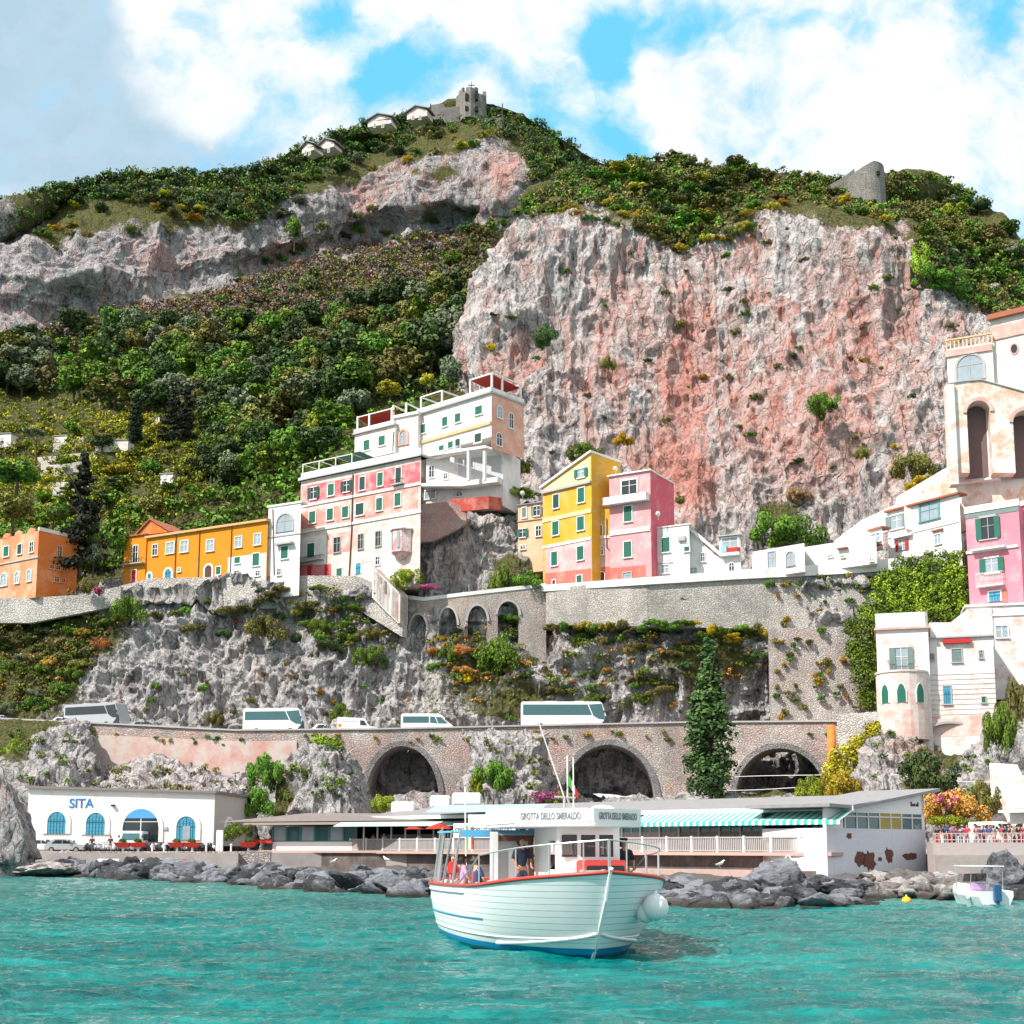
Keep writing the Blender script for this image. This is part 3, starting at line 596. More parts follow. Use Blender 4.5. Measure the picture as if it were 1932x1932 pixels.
FO = {'dark': foliage('dark evergreen leaves', (0.0176, 0.0362, 0.012), (0.0883, 0.143, 0.0359), (0.249, 0.297, 0.0797)),
      'green': foliage('green leaves', (0.0294, 0.0569, 0.00797), (0.162, 0.285, 0.0239), (0.441, 0.569, 0.0599)),
      'bright': foliage('bright leaves', (0.0636, 0.113, 0.00779), (0.338, 0.417, 0.026), (0.612, 0.527, 0.0779)),
      'yellow': foliage('yellow green leaves', (0.149, 0.128, 0.0104), (0.612, 0.512, 0.0311), (0.612, 0.527, 0.0779)),
      'olive': foliage('olive leaves', (0.0589, 0.0569, 0.016), (0.249, 0.234, 0.0498), (0.559, 0.465, 0.12)),
      'grey': foliage('silver green leaves', (0.0589, 0.0775, 0.0439), (0.249, 0.285, 0.16), (0.559, 0.569, 0.299)),
      'rust': foliage('rusty leaves', (0.176, 0.0775, 0.02), (0.707, 0.31, 0.0699), (0.85, 0.62, 0.0997)),
      'orange': foliage('orange broom', (0.265, 0.0968, 0.00638), (0.637, 0.465, 0.0128), (0.637, 0.637, 0.0319)),
      'brown': foliage('brown twigs', (0.103, 0.0569, 0.0279), (0.384, 0.219, 0.11), (0.707, 0.438, 0.239)),
      'mauve': foliage('mauve bare twigs', (.13, .095, .08), (.34, .25, .21), (.46, .35, .29)),
      'flower': foliage('bougainvillea', (0.11, 0.0388, 0.0479), (0.637, 0.115, 0.319), (0.637, 0.232, 0.51))}
FO['black'] = foliage('blackish conifer needles', (.004, .010, .004), (.022, .036, .013), (.06, .075, .028))
M_bark = flat('bark', (.09, .065, .045), .95, var=.4)
CR = {}
for kd, ns in (('round', 5), ('loose', 3), ('shrub', 5), ('thicket', 3), ('cypress', 2), ('conifer', 2), ('umbrella', 1)):
    CR[kd] = []
    for i in range(ns):
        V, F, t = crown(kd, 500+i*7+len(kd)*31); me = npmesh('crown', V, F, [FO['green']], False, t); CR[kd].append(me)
def trunkmesh(lo, hi, r, seed):
    b = MB(); q = random.Random(seed); b.tube([(0, 0, lo), (q.uniform(-.04, .04), q.uniform(-.04, .04), (lo+hi)/2), (q.uniform(-.08, .08), q.uniform(-.08, .08), hi)], [r, r*.75, r*.35], 6)
    for i in range(4):
        a = q.uniform(0, 6.28); z = lo+(hi-lo)*q.uniform(.5, .85); b.tube([(0, 0, z), (.3*math.cos(a), .3*math.sin(a), z+.3), (.5*math.cos(a), .5*math.sin(a), z+.45)], [r*.45, r*.3, r*.1], 5)
    me = bpy.data.meshes.new('trunk'); me.from_pydata(b.v, [], b.f); me.materials.append(M_bark); return me
TRK = [trunkmesh(-1.5, .4, .07, i) for i in range(3)]; TRC = trunkmesh(-1.12, .8, .03, 9)
def setmat(o, m):
    o.material_slots[0].link = 'OBJECT'; o.material_slots[0].material = m
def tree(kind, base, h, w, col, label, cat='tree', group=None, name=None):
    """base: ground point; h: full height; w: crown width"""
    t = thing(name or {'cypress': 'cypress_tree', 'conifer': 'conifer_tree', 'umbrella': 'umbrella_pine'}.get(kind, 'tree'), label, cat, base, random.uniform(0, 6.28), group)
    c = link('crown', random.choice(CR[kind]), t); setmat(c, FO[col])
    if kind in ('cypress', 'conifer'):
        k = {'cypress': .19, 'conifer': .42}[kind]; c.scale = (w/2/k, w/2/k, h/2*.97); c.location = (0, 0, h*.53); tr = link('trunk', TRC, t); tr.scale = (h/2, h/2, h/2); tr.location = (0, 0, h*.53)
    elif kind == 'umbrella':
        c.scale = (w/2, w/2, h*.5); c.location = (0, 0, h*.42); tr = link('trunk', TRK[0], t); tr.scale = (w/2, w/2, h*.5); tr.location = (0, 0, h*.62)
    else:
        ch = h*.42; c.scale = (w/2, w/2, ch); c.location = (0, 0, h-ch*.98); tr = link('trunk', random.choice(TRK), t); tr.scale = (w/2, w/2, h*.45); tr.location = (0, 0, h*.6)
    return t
SHR = []
def shrub(base, r, h, col, label, group=None, cat='shrub', name='shrub'):
    SHR.append((r*max(r, h)/base[1]**2, len(SHR), col)); o = link(name, random.choice(CR['thicket' if r > 1.35 else 'shrub'])); setmat(o, FO[col]); o.location = tuple(float(c) for c in base); o.scale = (r, r, h); o.rotation_euler = (random.uniform(-.2, .2), random.uniform(-.2, .2), random.uniform(0, 6.28))
    SHR[-1] = SHR[-1]+(o,); return tag(o, label, cat, group)
def inpoly(x, y, poly):
    c = False; j = len(poly)-1
    for i in range(len(poly)):
        xi, yi = poly[i]; xj, yj = poly[j]
        if (yi > y) != (yj > y) and x < (xj-xi)*(y-yi)/(yj-yi)+xi: c = not c
        j = i
    return c
def scatter_px(poly, n, mind=0, seed=0):
    r = random.Random(seed); xs = [p[0] for p in poly]; ys = [p[1] for p in poly]; out = []; tries = 0
    while len(out) < n and tries < n*60:
        tries += 1; x = r.uniform(min(xs), max(xs)); y = r.uniform(min(ys), max(ys))
        if inpoly(x, y, poly) and all((x-a)**2+((y-b)*1.3)**2 > mind**2 for a, b in out): out.append((x, y))
    return sorted(out, key=lambda q: q[1])
CN = {'dark': 'dark green', 'green': 'mid green', 'bright': 'bright green', 'yellow': 'yellow green', 'olive': 'olive green', 'grey': 'silvery green', 'rust': 'rusty brown', 'orange': 'orange flowering', 'brown': 'brown', 'mauve': 'mauve brown', 'flower': 'magenta', 'black': 'blackish green'}
def pick(w, r): return r.choices(list(w), list(w.values()))[0]
# ---------------------------------------------------------------- facades: an upright plane through two surveyed corners
class Fac:
    def __init__(s, A, B):
        s.A = np.array(A, float); s.A[2] = 0; d = np.array(B, float)-s.A; d[2] = 0; s.L = np.linalg.norm(d); s.u = d/s.L; s.n = np.array([s.u[1], -s.u[0], 0.])
    def uv(s, px, py):
        d = ray(px, py); t = (s.A@s.n)/(d@s.n); q = np.array([0, 0, HCAM])+d*t; return (q-s.A)@s.u, q[2]
    def pt(s, u, z, d=0): return s.A+s.u*u+s.n*d+np.array([0, 0, z])
    def box(s, b, u0, u1, z0, z1, d0, d1, zs=0.0):          # zs: rise of the top/bottom edges from u0 to u1
        p = s.pt; return b.hexa([p(u0, z0, d1), p(u1, z0+zs, d1), p(u1, z0+zs, d0), p(u0, z0, d0), p(u0, z1, d1), p(u1, z1+zs, d1), p(u1, z1+zs, d0), p(u0, z1, d0)])
    def poly(s, b, uz, d0, d1):                             # outline in the facade plane, given thickness
        return b.prism([s.pt(u, z, d0) for u, z in uz], s.n*(d1-d0))
def facade(fr, TL, TR, Y, Yr=None, Pf=P):
    a = Z(fr, *TL); c = Z(*((fr,)+tuple(TR)) if len(TR) == 2 else TR); ra, rc = ray(*a), ray(*c)
    if Yr is None: Yr = Y*(ra[2]/ra[1])/(rc[2]/rc[1])
    A, B = Pf(a[0], a[1], Y), Pf(c[0], c[1], Yr); f = Fac(A, B); f.zt = A[2]; f.ztr = B[2]; f.fr = fr; f.YR = Yr; return f
M_glass = flat('dark window glass', (.02, .028, .032), .12, 0, .3, spec=.8)
M_curt = flat('pale curtained glass', (.30, .36, .40), .25, 0, .25, spec=.6)
M_green = flat('green shutters', (.012, .13, .085), .6, 0, .25)
M_dgreen = flat('dark green shutters', (.015, .06, .05), .6, 0, .25)
M_gshut = flat('grey green shutters', (.16, .22, .21), .6, 0, .2)
M_trim = flat('white trim', (.80, .77, .74), .8, 0, .08)
M_gtrim = flat('grey stone trim', (.42, .40, .39), .85, 0, .15)
M_iron = flat('dark iron', (.03, .03, .035), .5, .4)
M_pipe = flat('brown drainpipe', (.12, .07, .05), .6)
M_tile = flat('terracotta roof tiles', (.36, .12, .07), .85, 0, .35, .04)
M_slate = flat('weathered grey roof', (.25, .24, .24), .9, 0, .3, .03)
M_red = flat('red paint', (.45, .02, .02), .6)
M_redc = flat('red canopy cloth', (.42, .035, .02), .9)
M_white = plaster('white plaster', (.80, .78, .76), (.62, .58, .55), .35, .35, .25)
M_white2 = plaster('warm white plaster', (.76, .70, .66), (.60, .42, .36), .5, .4, .4)
MA = {'glass': M_glass, 'curt': M_curt, 'green': M_green, 'dgreen': M_dgreen, 'gshut': M_gshut, 'red': M_red, 'blue': flat('blue painted bars', (.06, .30, .42), .5), 'brown': flat('brown wood door', (.10, .045, .03), .7), 'white': M_trim}
class Bld:
    def __init__(s, name, label, cat, fr, TL, TR, Y, bot, depth, mat, Yr=None, Pf=P, wall=True, group=None, zbot=None, gable=None, top=0.0, dv=None, deep=3.0, back=False):
        s.f = facade(fr, TL, TR, Y, Yr, Pf); s.fr = fr; f = s.f; s.depth = depth
        s.zb = zbot if zbot is not None else f.uv(*Z(fr, TL[0], bot))[1]-deep; s.zt = f.zt
        if back: m_ = f.pt(f.L, 0); dv = np.array([m_[0]/m_[1]*depth*1.0, depth, 0])
        s.dv = dv
        s.root = thing(name, label, cat, f.pt(f.L/2, s.zb, -depth/2), 0, group); s.mat = mat
        if wall:
            b = MB(); zr = f.ztr
            f.poly(b, [(0, s.zb), (f.L, s.zb), (f.L, zr), (0, s.zt)], -depth, 0) if gable is None else f.poly(b, [(0, s.zb), (f.L, s.zb)]+[f.uv(*Z(fr, *g)) for g in gable], -depth, 0)
            if dv is not None:
                b = MB(); b.prism([f.pt(0, s.zb), f.pt(f.L, s.zb), f.pt(f.L, zr), f.pt(0, s.zt)], np.array(dv, float))
            b.build('wall', mat, s.root)
    def side(s):                           # facade of the right-hand end wall
        g = Fac(s.f.pt(s.f.L, 0, 0), s.f.pt(s.f.L, 0, -s.depth) if s.dv is None else s.f.pt(s.f.L, 0)+np.array(s.dv)); g.fr = s.fr; return g
    def q(s, x, y, f=None): return (f or s.f).uv(*Z(s.fr, x, y))
    def rect(s, x0, y0, x1, y1, f=None):
        a = s.q(x0, (y0+y1)/2, f); c = s.q(x1, (y0+y1)/2, f); xm = (x0+x1)/2
        return a[0], c[0], s.q(xm, y1, f)[1], s.q(xm, y0, f)[1]
    def part(s, name, mat, x0, y0, x1, y1, d0, d1, f=None, parent=None, label=None):
        u0, u1, z0, z1 = s.rect(x0, y0, x1, y1, f); b = MB(); (f or s.f).box(b, u0, u1, z0, z1, d0, d1); return b.build(name, mat, parent or s.root, label=label)
    def quad(s, name, mat, pts, d0, d1, f=None, label=None):
        b = MB(); (f or s.f).poly(b, [s.q(x, y, f) for x, y in pts], d0, d1); return b.build(name, mat, s.root, label=label)
    def band(s, name, mat, x0, y0, x1, y1, h, out=.18, f=None):      # level string course through two pixels; h metres
        a = s.q(x0, y0, f); c = s.q(x1, y1, f); b = MB(); z = (a[1]+c[1])/2; (f or s.f).box(b, a[0], c[0], z-h/2, z+h/2, -.1, out); return b.build(name, mat, s.root)
    def cornice(s, mat=None, h=.35, out=.35, over=.2):
        f = s.f; b = MB(); zs = f.ztr-f.zt; f.box(b, -over, f.L+over, f.zt, f.zt+h, (-s.depth-over) if s.dv is None else -1.5, out, zs); return b.build('cornice', mat or M_gtrim, s.root)
    def win(s, x, y, w, h, st='gs', f=None, sill=True, trim=None, frame=.12, label=None):
        """st: g/d/t closed shutters, o open shutters, k dark glass, c curtained glass; a: arched"""
        F = f or s.f; u0, u1, z0, z1 = s.rect(x-w/2, y-h/2, x+w/2, y+h/2, f); tr = trim or M_trim; arch = 'a' in st
        b = MB(); fw = max(frame, (u1-u0)*.1)
        def outline(e, base=0):
            if not arch: return [(u0-e, z0-base), (u1+e, z0-base), (u1+e, z1+e), (u0-e, z1+e)]
            r = (u1-u0)/2+e; cu = (u0+u1)/2; cz = z1-(u1-u0)/2; return [(cu-r, z0-base), (cu+r, z0-base)]+[(cu+r*math.cos(t), cz+r*math.sin(t)) for t in np.linspace(0, PI, 12)]
        o, i = outline(fw), outline(0); n = len(o)
        for k in range(n):
            j = (k+1) % n; A = [F.pt(*o[k], 0), F.pt(*o[j], 0), F.pt(*i[j], 0), F.pt(*i[k], 0)]; b.prism(A, F.n*.14)
        if sill: F.box(b, u0-fw*1.4, u1+fw*1.4, z0-.16, z0-.02, .0, .24)
        w_ = b.build('window', tr, s.root, label=label)
        col = 'dgreen' if 'd' in st else 'gshut' if 't' in st else 'red' if 'r' in st else 'blue' if 'b' in st else 'brown' if 'n' in st else 'green'
        if 'b' in st:
            b = MB(); nb = max(3, int((u1-u0)/.35))
            for k in range(1, nb): uu = u0+(u1-u0)*k/nb; F.box(b, uu-.03, uu+.03, z0, z1-(0 if 3 <= k*8/nb <= 5 else .5), .06, .1)
            F.box(b, u0, u1, z0+(z1-z0)*.55, z0+(z1-z0)*.55+.08, .06, .1); b.build('bars', flat('dark blue bars', (.02, .12, .2), .5), w_)
        if 's' in st or 'b' in st or 'n' in st:                                     # closed leaves with a gap between
            b = MB(); F.poly(b, i, 0, .06); um = (u0+u1)/2
            g = b.build('shutter', MA[col], w_); b2 = MB(); F.box(b2, um-.02, um+.02, z0, z1-.05, .06, .075)
            nb = max(3, int((z1-z0)/.35))
            for k in range(1, nb): F.box(b2, u0+.04, u1-.04, z0+(z1-z0)*k/nb-.02, z0+(z1-z0)*k/nb+.02, .06, .085)
            b2.build('slats', MA[col], w_)
        else:
            b = MB(); F.poly(b, i, 0, .03); b.build('pane', M_curt if 'c' in st else M_glass, w_)
            b = MB(); um = (u0+u1)/2; F.box(b, um-.04, um+.04, z0, z1, .03, .09); F.box(b, u0, u1, z0+(z1-z0)*.6, z0+(z1-z0)*.6+.06, .03, .08); b.build('glazing_bar', tr, w_)
            if 'o' in st:
                q = (u1-u0)*.46
                for a, c in ((u0-q, u0-.02), (u1+.02, u1+q)):
                    b = MB(); F.box(b, a, c, z0, z1, .15, .22); b.build('shutter', MA[col], w_)
        return w_
    def balcony(s, x0, x1, ytop, ybot, out=1.0, mat=None, f=None, solid=False):
        F = f or s.f; u0, u1, z0, z1 = s.rect(x0, ytop, x1, ybot, f); b = MB(); F.box(b, u0, u1, z0-.15, z0+.02, 0, out); o = b.build('balcony', mat or M_gtrim, s.root)
        b = MB()
        if solid:
            F.box(b, u0, u1, z0, z1, out-.12, out); F.box(b, u0, u0+.12, z0, z1, 0, out); F.box(b, u1-.12, u1, z0, z1, 0, out)
        else:
            F.box(b, u0, u1, z1-.06, z1, out-.06, out); n = int((u1-u0)/.16)+1
            for k in range(n+1):
                u = u0+(u1-u0)*k/n; F.box(b, u-.015, u+.015, z0, z1, out-.04, out-.01)
            for u in (u0, u1-.05): F.box(b, u, u+.05, z1-.06, z1, 0, out)
        b.build('railing', mat if (solid and mat) else M_iron if not mat else mat, o); return o
    def pipe(s, pts, r=.07, mat=None):
        b = MB(); b.tube([s.f.pt(*s.q(x, y), .12) for x, y in pts], r, 6); return b.build('drainpipe', mat or M_pipe, s.root)
    def arch(s, x, y, w, h, mat, rec=1.2, trim=None, f=None, inner=None):
        """open archway: dark recess set behind a proud surround"""
        return s.win(x, y, w, h, 'ka', f, False, trim)
# ---- arcaded retaining walls, built as strips so that the openings are real
def archwall(name, label, cat, pts, bots, holes, thick, mat, ringmat, ringw=.8, nseg=24, Pf=P, parapet=None, inner=None):
    """pts: [(px, py, Y)] top line; bots: py of the foot per point; holes: (cx px, half width m, y spring px, y crown px)"""
    T = [Pf(*p) for p in pts]; Bz = [Pf(p[0], b, p[2])[2] for p, b in zip(pts, bots)]
    L = [0]
    for a, c in zip(T, T[1:]): L.append(L[-1]+np.linalg.norm((c-a)[:2]))
    xs_ = [proj(t)[0] for t in T]
    def at(u):
        i = min(max(np.searchsorted(L, u)-1, 0), len(T)-2); k = (u-L[i])/(L[i+1]-L[i]); p = T[i]*(1-k)+T[i+1]*k; return p, Bz[i]*(1-k)+Bz[i+1]*k
    def nrm(u):
        a, _ = at(max(u-1, 0)); c, _ = at(min(u+1, L[-1])); d = (c-a)[:2]; d /= np.linalg.norm(d); return np.array([d[1], -d[0], 0])
    H = []
    for cx, hw, ys, yc in holes:
        u = float(np.interp(cx, xs_, L)); Y = at(u)[0][1]; zs = P0(cx, ys, Y)[2]; zc = P0(cx, yc, Y)[2]; H.append((u, hw, zs, zc))
    us = set(np.linspace(0, L[-1], int(L[-1]/2.5)+2)) | set(L)
    for u, hw, zs, zc in H:
        us = {q for q in us if abs(q-u) > hw+.02}; us |= {u+hw*math.cos(t) for t in np.linspace(0, PI, nseg)}
    us = sorted(us)
    def low(u, mid):
        for c, hw, zs, zc in H:
            if abs(mid-c) < hw: return zs+(zc-zs)*math.sqrt(max(0, 1-((u-c)/hw)**2))
        return None
    root = thing(name, label, cat, T[len(T)//2]*[1, 1, 0]+[0, 0, Bz[len(T)//2]])
    b = MB(); rg = MB(); ins = MB()
    for u0, u1 in zip(us, us[1:]):
        m = (u0+u1)/2; q = []
        for u in (u0, u1):
            p, zb = at(u); l = low(u, m); n = nrm(u); q.append((p, zb if l is None else l, n, zb))
        (p0, z0, n0, zb0), (p1, z1, n1, zb1) = q; hole = low(m, m) is not None
        F0, F1 = p0*[1, 1, 0], p1*[1, 1, 0]
        def col(bb, za0, za1, ztop0, ztop1, d0, d1):
            v = lambda F, n, d, z: F+n*d+np.array([0, 0, z]); bb.hexa([v(F0, n0, d1, za0), v(F1, n1, d1, za1), v(F1, n1, d0, za1), v(F0, n0, d0, za0), v(F0, n0, d1, ztop0), v(F1, n1, d1, ztop1), v(F1, n1, d0, ztop1), v(F0, n0, d0, ztop0)])
        col(b, z0, z1, p0[2], p1[2], -thick, 0)
    wall = b.build('wall', mat, root)
    for c, hw, zs, zc in H:
        rg = MB(); ns = 30
        for i in range(ns):
            t0, t1 = PI*i/ns, PI*(i+1)/ns; A = []
            for t, k in ((t0, 0), (t1, 0), (t1, 1), (t0, 1)):
                hx, hz = hw+k*ringw, (zc-zs)+k*ringw; u = c+hx*math.cos(t); p, _ = at(u); A.append((p*[1, 1, 0]+nrm(u)*.03+np.array([0, 0, zs+hz*math.sin(t)])))
            rg.prism(A, nrm(c)*.18)
        rg.build('arch_ring', ringmat, root)
        if inner:
            ins = MB(); p, zb = at(c); n = nrm(c); u_ = np.array([-n[1], n[0], 0.]); bk = p*[1, 1, 0]-n*thick
            ins.hexa([bk-u_*hw*1.1+[0, 0, zb], bk+u_*hw*1.1+[0, 0, zb], bk+u_*hw*1.1-n*.5+[0, 0, zb], bk-u_*hw*1.1-n*.5+[0, 0, zb], bk-u_*hw*1.1+[0, 0, zc+1], bk+u_*hw*1.1+[0, 0, zc+1], bk+u_*hw*1.1-n*.5+[0, 0, zc+1], bk-u_*hw*1.1-n*.5+[0, 0, zc+1]])
            ins.build('back_wall', inner, root)
    if parapet:
        b = MB(); h, out, pm = parapet
        for a, c in zip(np.linspace(0, L[-1], 60), np.linspace(0, L[-1], 60)[1:]):
            (p0, _), (p1, _) = at(a), at(c); n0, n1 = nrm(a), nrm(c)
            b.hexa([p0+n0*out, p1+n1*out, p1-n1*.5, p0-n0*.5, p0+n0*out+[0, 0, h], p1+n1*out+[0, 0, h], p1-n1*.5+[0, 0, h], p0-n0*.5+[0, 0, h]])
        b.build('coping', pm, root)
    return root, at
def ribbon(name, label, cat, pts, h, thick, mat, Pf=P, top=None, kind=None):
    """a low wall along surveyed top points, h metres deep (or per point)"""
    T = [Pf(*p) for p in pts]; hs = h if hasattr(h, '__len__') else [h]*len(T); b = MB()
    for i in range(len(T)-1):
        d = (T[i+1]-T[i])[:2]; d /= np.linalg.norm(d); n = np.array([d[1], -d[0], 0])*thick
        a, c = T[i], T[i+1]; za, zc = np.array([0, 0, hs[i]]), np.array([0, 0, hs[i+1]])
        b.hexa([a-za, c-zc, c-zc-n, a-za-n, a, c, c-n, a-n])
    o = b.build(name, mat); return tag(o, label, cat, kind=kind)
M_sw = stonewall('grey rubble wall'); M_swp = stonewall('pink rubble wall', (.42, .36, .33), (.56, .50, .46), tintc=(.55, .27, .22), tamt=.6, bs=.8, moss=.25)
M_swd = stonewall('dark voussoirs', (.15, .15, .16), (.24, .24, .25), (.08, .08, .08), moss=.0, bs=.8)
M_road = flat('asphalt', (.06, .06, .062), .9)
# coast road: retaining wall with three great arches
root, _ = archwall('road_wall', 'long rubble retaining wall of the coast road with its pink stretch and three great arches', 'retaining wall',
    [(-180, 1346, 211), (0, 1357, 207), (150, 1364, 204), (440, 1379, 199), (700, 1377, 197), (985, 1371, 197), (1300, 1364, 196), (1580, 1362, 190), (1660, 1362, 187)],
    [1520]*9, [(760, 5.0, 1508, 1408), (1148, 6.3, 1514, 1405), (1470, 5.8, 1500, 1412)], 7.2, M_swp, M_swd, .75, parapet=(.22, .25, M_gtrim))
pk = plaster('pink wall render', (.56, .27, .22), (.58, .50, .46), .9, .16, .5, (.50, .44, .40), .6)
b = MB()
for x0, x1 in zip(np.linspace(152, 560, 14), np.linspace(152, 560, 14)[1:]):
    Y0, Y1 = np.interp([x0, x1], [0, 150, 440, 700], [207, 204, 199, 197]); t0, t1 = np.interp([x0, x1], [150, 440, 700], [1385, 1398, 1397])
    A = [P(x0, 1480, Y0-.16), P(x1, 1480, Y1-.16), P(x1, t1, Y1-.16), P(x0, t0, Y0-.16)]
    b.prism([np.array([A[0][0], A[0][1], A[0][2]]), A[1], A[2], A[3]], (0, -.1, 0))
b.build('render_coat', pk, root, label='pink render coat on the left stretch')
rp = [(-180, 1350, 211), (0, 1360, 207), (150, 1367, 204), (440, 1382, 199), (700, 1380, 197), (985, 1374, 197), (1300, 1367, 196), (1580, 1365, 190), (1700, 1365, 186)]
b = MB()
for a, c in zip(rp, rp[1:]):
    A, C = P(*a), P(*c); A[2] -= .25; C[2] -= .25; b.poly([A+[0, .6, 0], C+[0, .6, 0], C+[0, 6.4, 0], A+[0, 6.4, 0]])
tag(b.build('road', M_road), 'coast road', None, kind='structure')
# upper terrace wall with four small arches
archwall('terrace_wall', 'rubble terrace wall with four small arches below the hotel rock', 'retaining wall', [(752, 1128, 213), (800, 1134, 211.5), (880, 1124, 210.5), (940, 1117, 211), (1030, 1107, 212)], [1260]*5,
    [(790, 1.35, 1190, 1160), (846, 1.35, 1180, 1147), (901, 1.45, 1172, 1143), (959, 1.6, 1160, 1135)], 3.6, stonewall('pinkish arch wall', (.40, .36, .33), (.52, .47, .43), tintc=(.50, .30, .25), tamt=.5, bs=.7), M_gtrim, .3, parapet=(.55, .12, M_white), inner=flat('dark arch back', (.06, .05, .05), .9, var=.5, bmp=.05))
archwall('stone_wall', 'tall grey rubble wall under the white parapet with ivy hanging from it', 'retaining wall', [(1030, 1109, 211.3), (1100, 1104, 206.2), (1220, 1096, 201.8), (1400, 1086, 200.5), (1530, 1078, 199.5), (1640, 1070, 197.3), (1700, 1062, 195.5)], [1178, 1180, 1182, 1186, 1200, 1200, 1200], [], 2.5, stonewall('buff rubble wall', (.38, .35, .32), (.54, .50, .46), bs=.75, moss=.55), M_gtrim)
archwall('stone_wall', 'rough stone bastion standing above the road beside the villa', 'retaining wall', [(1450, 1186, 197), (1540, 1184, 196), (1640, 1182, 194.4)], [1372]*3, [], 3.0, stonewall('bastion rubble', (.36, .33, .31), (.52, .47, .44), tintc=(.5, .2, .14), tamt=.25, bs=.8, moss=.5), M_gtrim)
ribbon('stone_wall', 'rubble wall carrying the long orange building', 'retaining wall', [(225, 1106, 226), (280, 1091, 225), (450, 1088, 220), (560, 1086, 217.5), (640, 1086, 214.5), (672, 1086, 213.5), (760, 1126, 209)], [5.2, 5.6, 5.2, 5.0, 5, 5, 6], 1.2, M_sw)
ribbon('stone_wall', 'grey wall below the orange house', 'retaining wall', [(-100, 1128, 226), (60, 1128, 224), (150, 1122, 223), (228, 1106, 222)], [4, 4, 3, 3], 1.0, M_sw)
ribbon('parapet_wall', 'long white parapet wall running below the yellow, pink and white houses', 'parapet', [(1022, 1104, 211.5), (1112, 1097, 205.6), (1220, 1089, 201.3), (1400, 1075, 200), (1530, 1066, 199), (1640, 1058, 196.8), (1700, 1052, 195)], [.95, 1.0, 1.05, 1.3, 1.5, 1.6, 1.6], .5, M_white)
# ---------------------------------------------------------------- houses
O1 = plaster('orange plaster', (.66, .17, .035), (.72, .30, .14), .4, .3, .3); O1s = plaster('pale orange plaster', (.72, .24, .11), (.74, .42, .28), .6, .3, .3)
O2 = plaster('ochre orange plaster', (.72, .25, .012), (.66, .30, .04), .3, .25, .2)
# the orange house at the edge
B = Bld('house', 'salmon orange house with a scalloped parapet at the far left edge of the photo', 'house', 'U', (-160, 655), (282, 560), 233, 1070, 7.5, O1s, deep=1.0)
for x in (-40, 45, 130, 222):
    u, z = B.q(x, 600); b = MB(); zt = B.zt; F = B.f
    F.poly(b, [(u-.95, zt-.2)]+[(u+.95*math.cos(t), zt+.75*math.sin(t)) for t in np.linspace(PI, 0, 9)]+[(u+.95, zt-.2)], -.35, 0); b.build('parapet', O1s, B.root)
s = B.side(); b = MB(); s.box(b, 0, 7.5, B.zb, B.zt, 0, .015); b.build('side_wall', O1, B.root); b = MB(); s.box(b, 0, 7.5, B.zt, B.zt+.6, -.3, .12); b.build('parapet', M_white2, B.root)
B.band('string_course', M_gtrim, 0, 790, 280, 770, .15)
for a in ((48, 712, 36, 72, 'gs'), (145, 695, 30, 70, 'ds'), (232, 680, 28, 70, 'k'), (30, 915, 44, 86, 'ca'), (127, 900, 30, 80, 'ca'), (213, 885, 30, 80, 'ca')): B.win(*a)
for a in ((430, 710, 30, 74, 'k'), (375, 822, 28, 26, 'k'), (420, 830, 28, 26, 'k'), (466, 838, 28, 26, 'k'), (410, 912, 30, 36, 'k'), (455, 922, 26, 26, 'k')): B.win(*a[:5], f=s, trim=O1s)
# long orange building
B = Bld('building', 'long ochre orange building with a low red roof and partly white ground floor', 'building', 'U', (1072, 618), ('C', 203, 1168), 231, 925, 8, O2, back=True)
b = MB(); F = B.f
F.box(b, -.3, F.L, F.zt, F.zt+.35, -8.2, .45); b.build('cornice', flat('ochre cornice', (.62, .36, .16), .8), B.root)
b = MB(); p = F.pt; b.hexa([p(0, F.zt+.35, .2), p(F.L, F.zt+.35, .2), p(F.L, F.zt+.35, -8), p(0, F.zt+.35, -8), p(0, F.zt+.40, .1), p(F.L, F.zt+.40, .1), p(F.L, F.zt+2.2, -8), p(0, F.zt+2.2, -8)]); b.build('roof', M_tile, B.root)
for a in ((1125, 700, 34, 76, 'k'), (1235, 685, 54, 78, 'c'), (1337, 675, 52, 78, 'c'), (1525, 668, 50, 78, 'c'), (1730, 642, 46, 74, 'c'), (1867, 623, 46, 78, 'c')): B.win(*a)
B.part('ground_floor', M_white, 1650, 738, 1928, 935, 0, .02)
for a in ((1085, 890, 26, 40, 'ba'), (1220, 872, 48, 66, 'ba'), (1512, 855, 50, 88, 'na'), (1585, 850, 34, 56, 'gs'), (1300, 845, 20, 24, 'k'), (1722, 775, 40, 44, 'gs'), (1857, 770, 48, 88, 'gs'), (1870, 870, 30, 34, 'k'), (1718, 868, 34, 34, 'k')): B.win(*a, frame=.3 if 'a' in a[4] else .12)
for x in (1280, 1450, 1682): B.pipe([(x, 622-(x-1075)*.14), (x-12, 905)])
W_ = Bld('building', 'orange end wing with a grey balcony door and a small tiled gable', 'building', 'U', (903, 610), (1062, 590), 234, 950, 9, O2)
W_.cornice(M_tile, .2, .3); b = MB(); F = W_.f; c = F.L
F.poly(b, [(c*.45, F.zt+.2), (c*1.9, F.zt+.2), (c*1.05, F.zt+2.6)], -6, -.6); b.build('gable_wall', O1, W_.root)
b = MB(); F.poly(b, [(c*.35, F.zt+.3), (c*1.05, F.zt+2.9), (c*2.0, F.zt+.3), (c*2.0, F.zt+.05), (c*1.05, F.zt+2.65), (c*.35, F.zt+.05)], -6.5, -.3); b.build('roof', M_tile, W_.root)
W_.win(983, 730, 34, 120, 'k', sill=False); W_.balcony(905, 1050, 770, 800, .8); W_.win(972, 890, 32, 86, 'rs', sill=False)
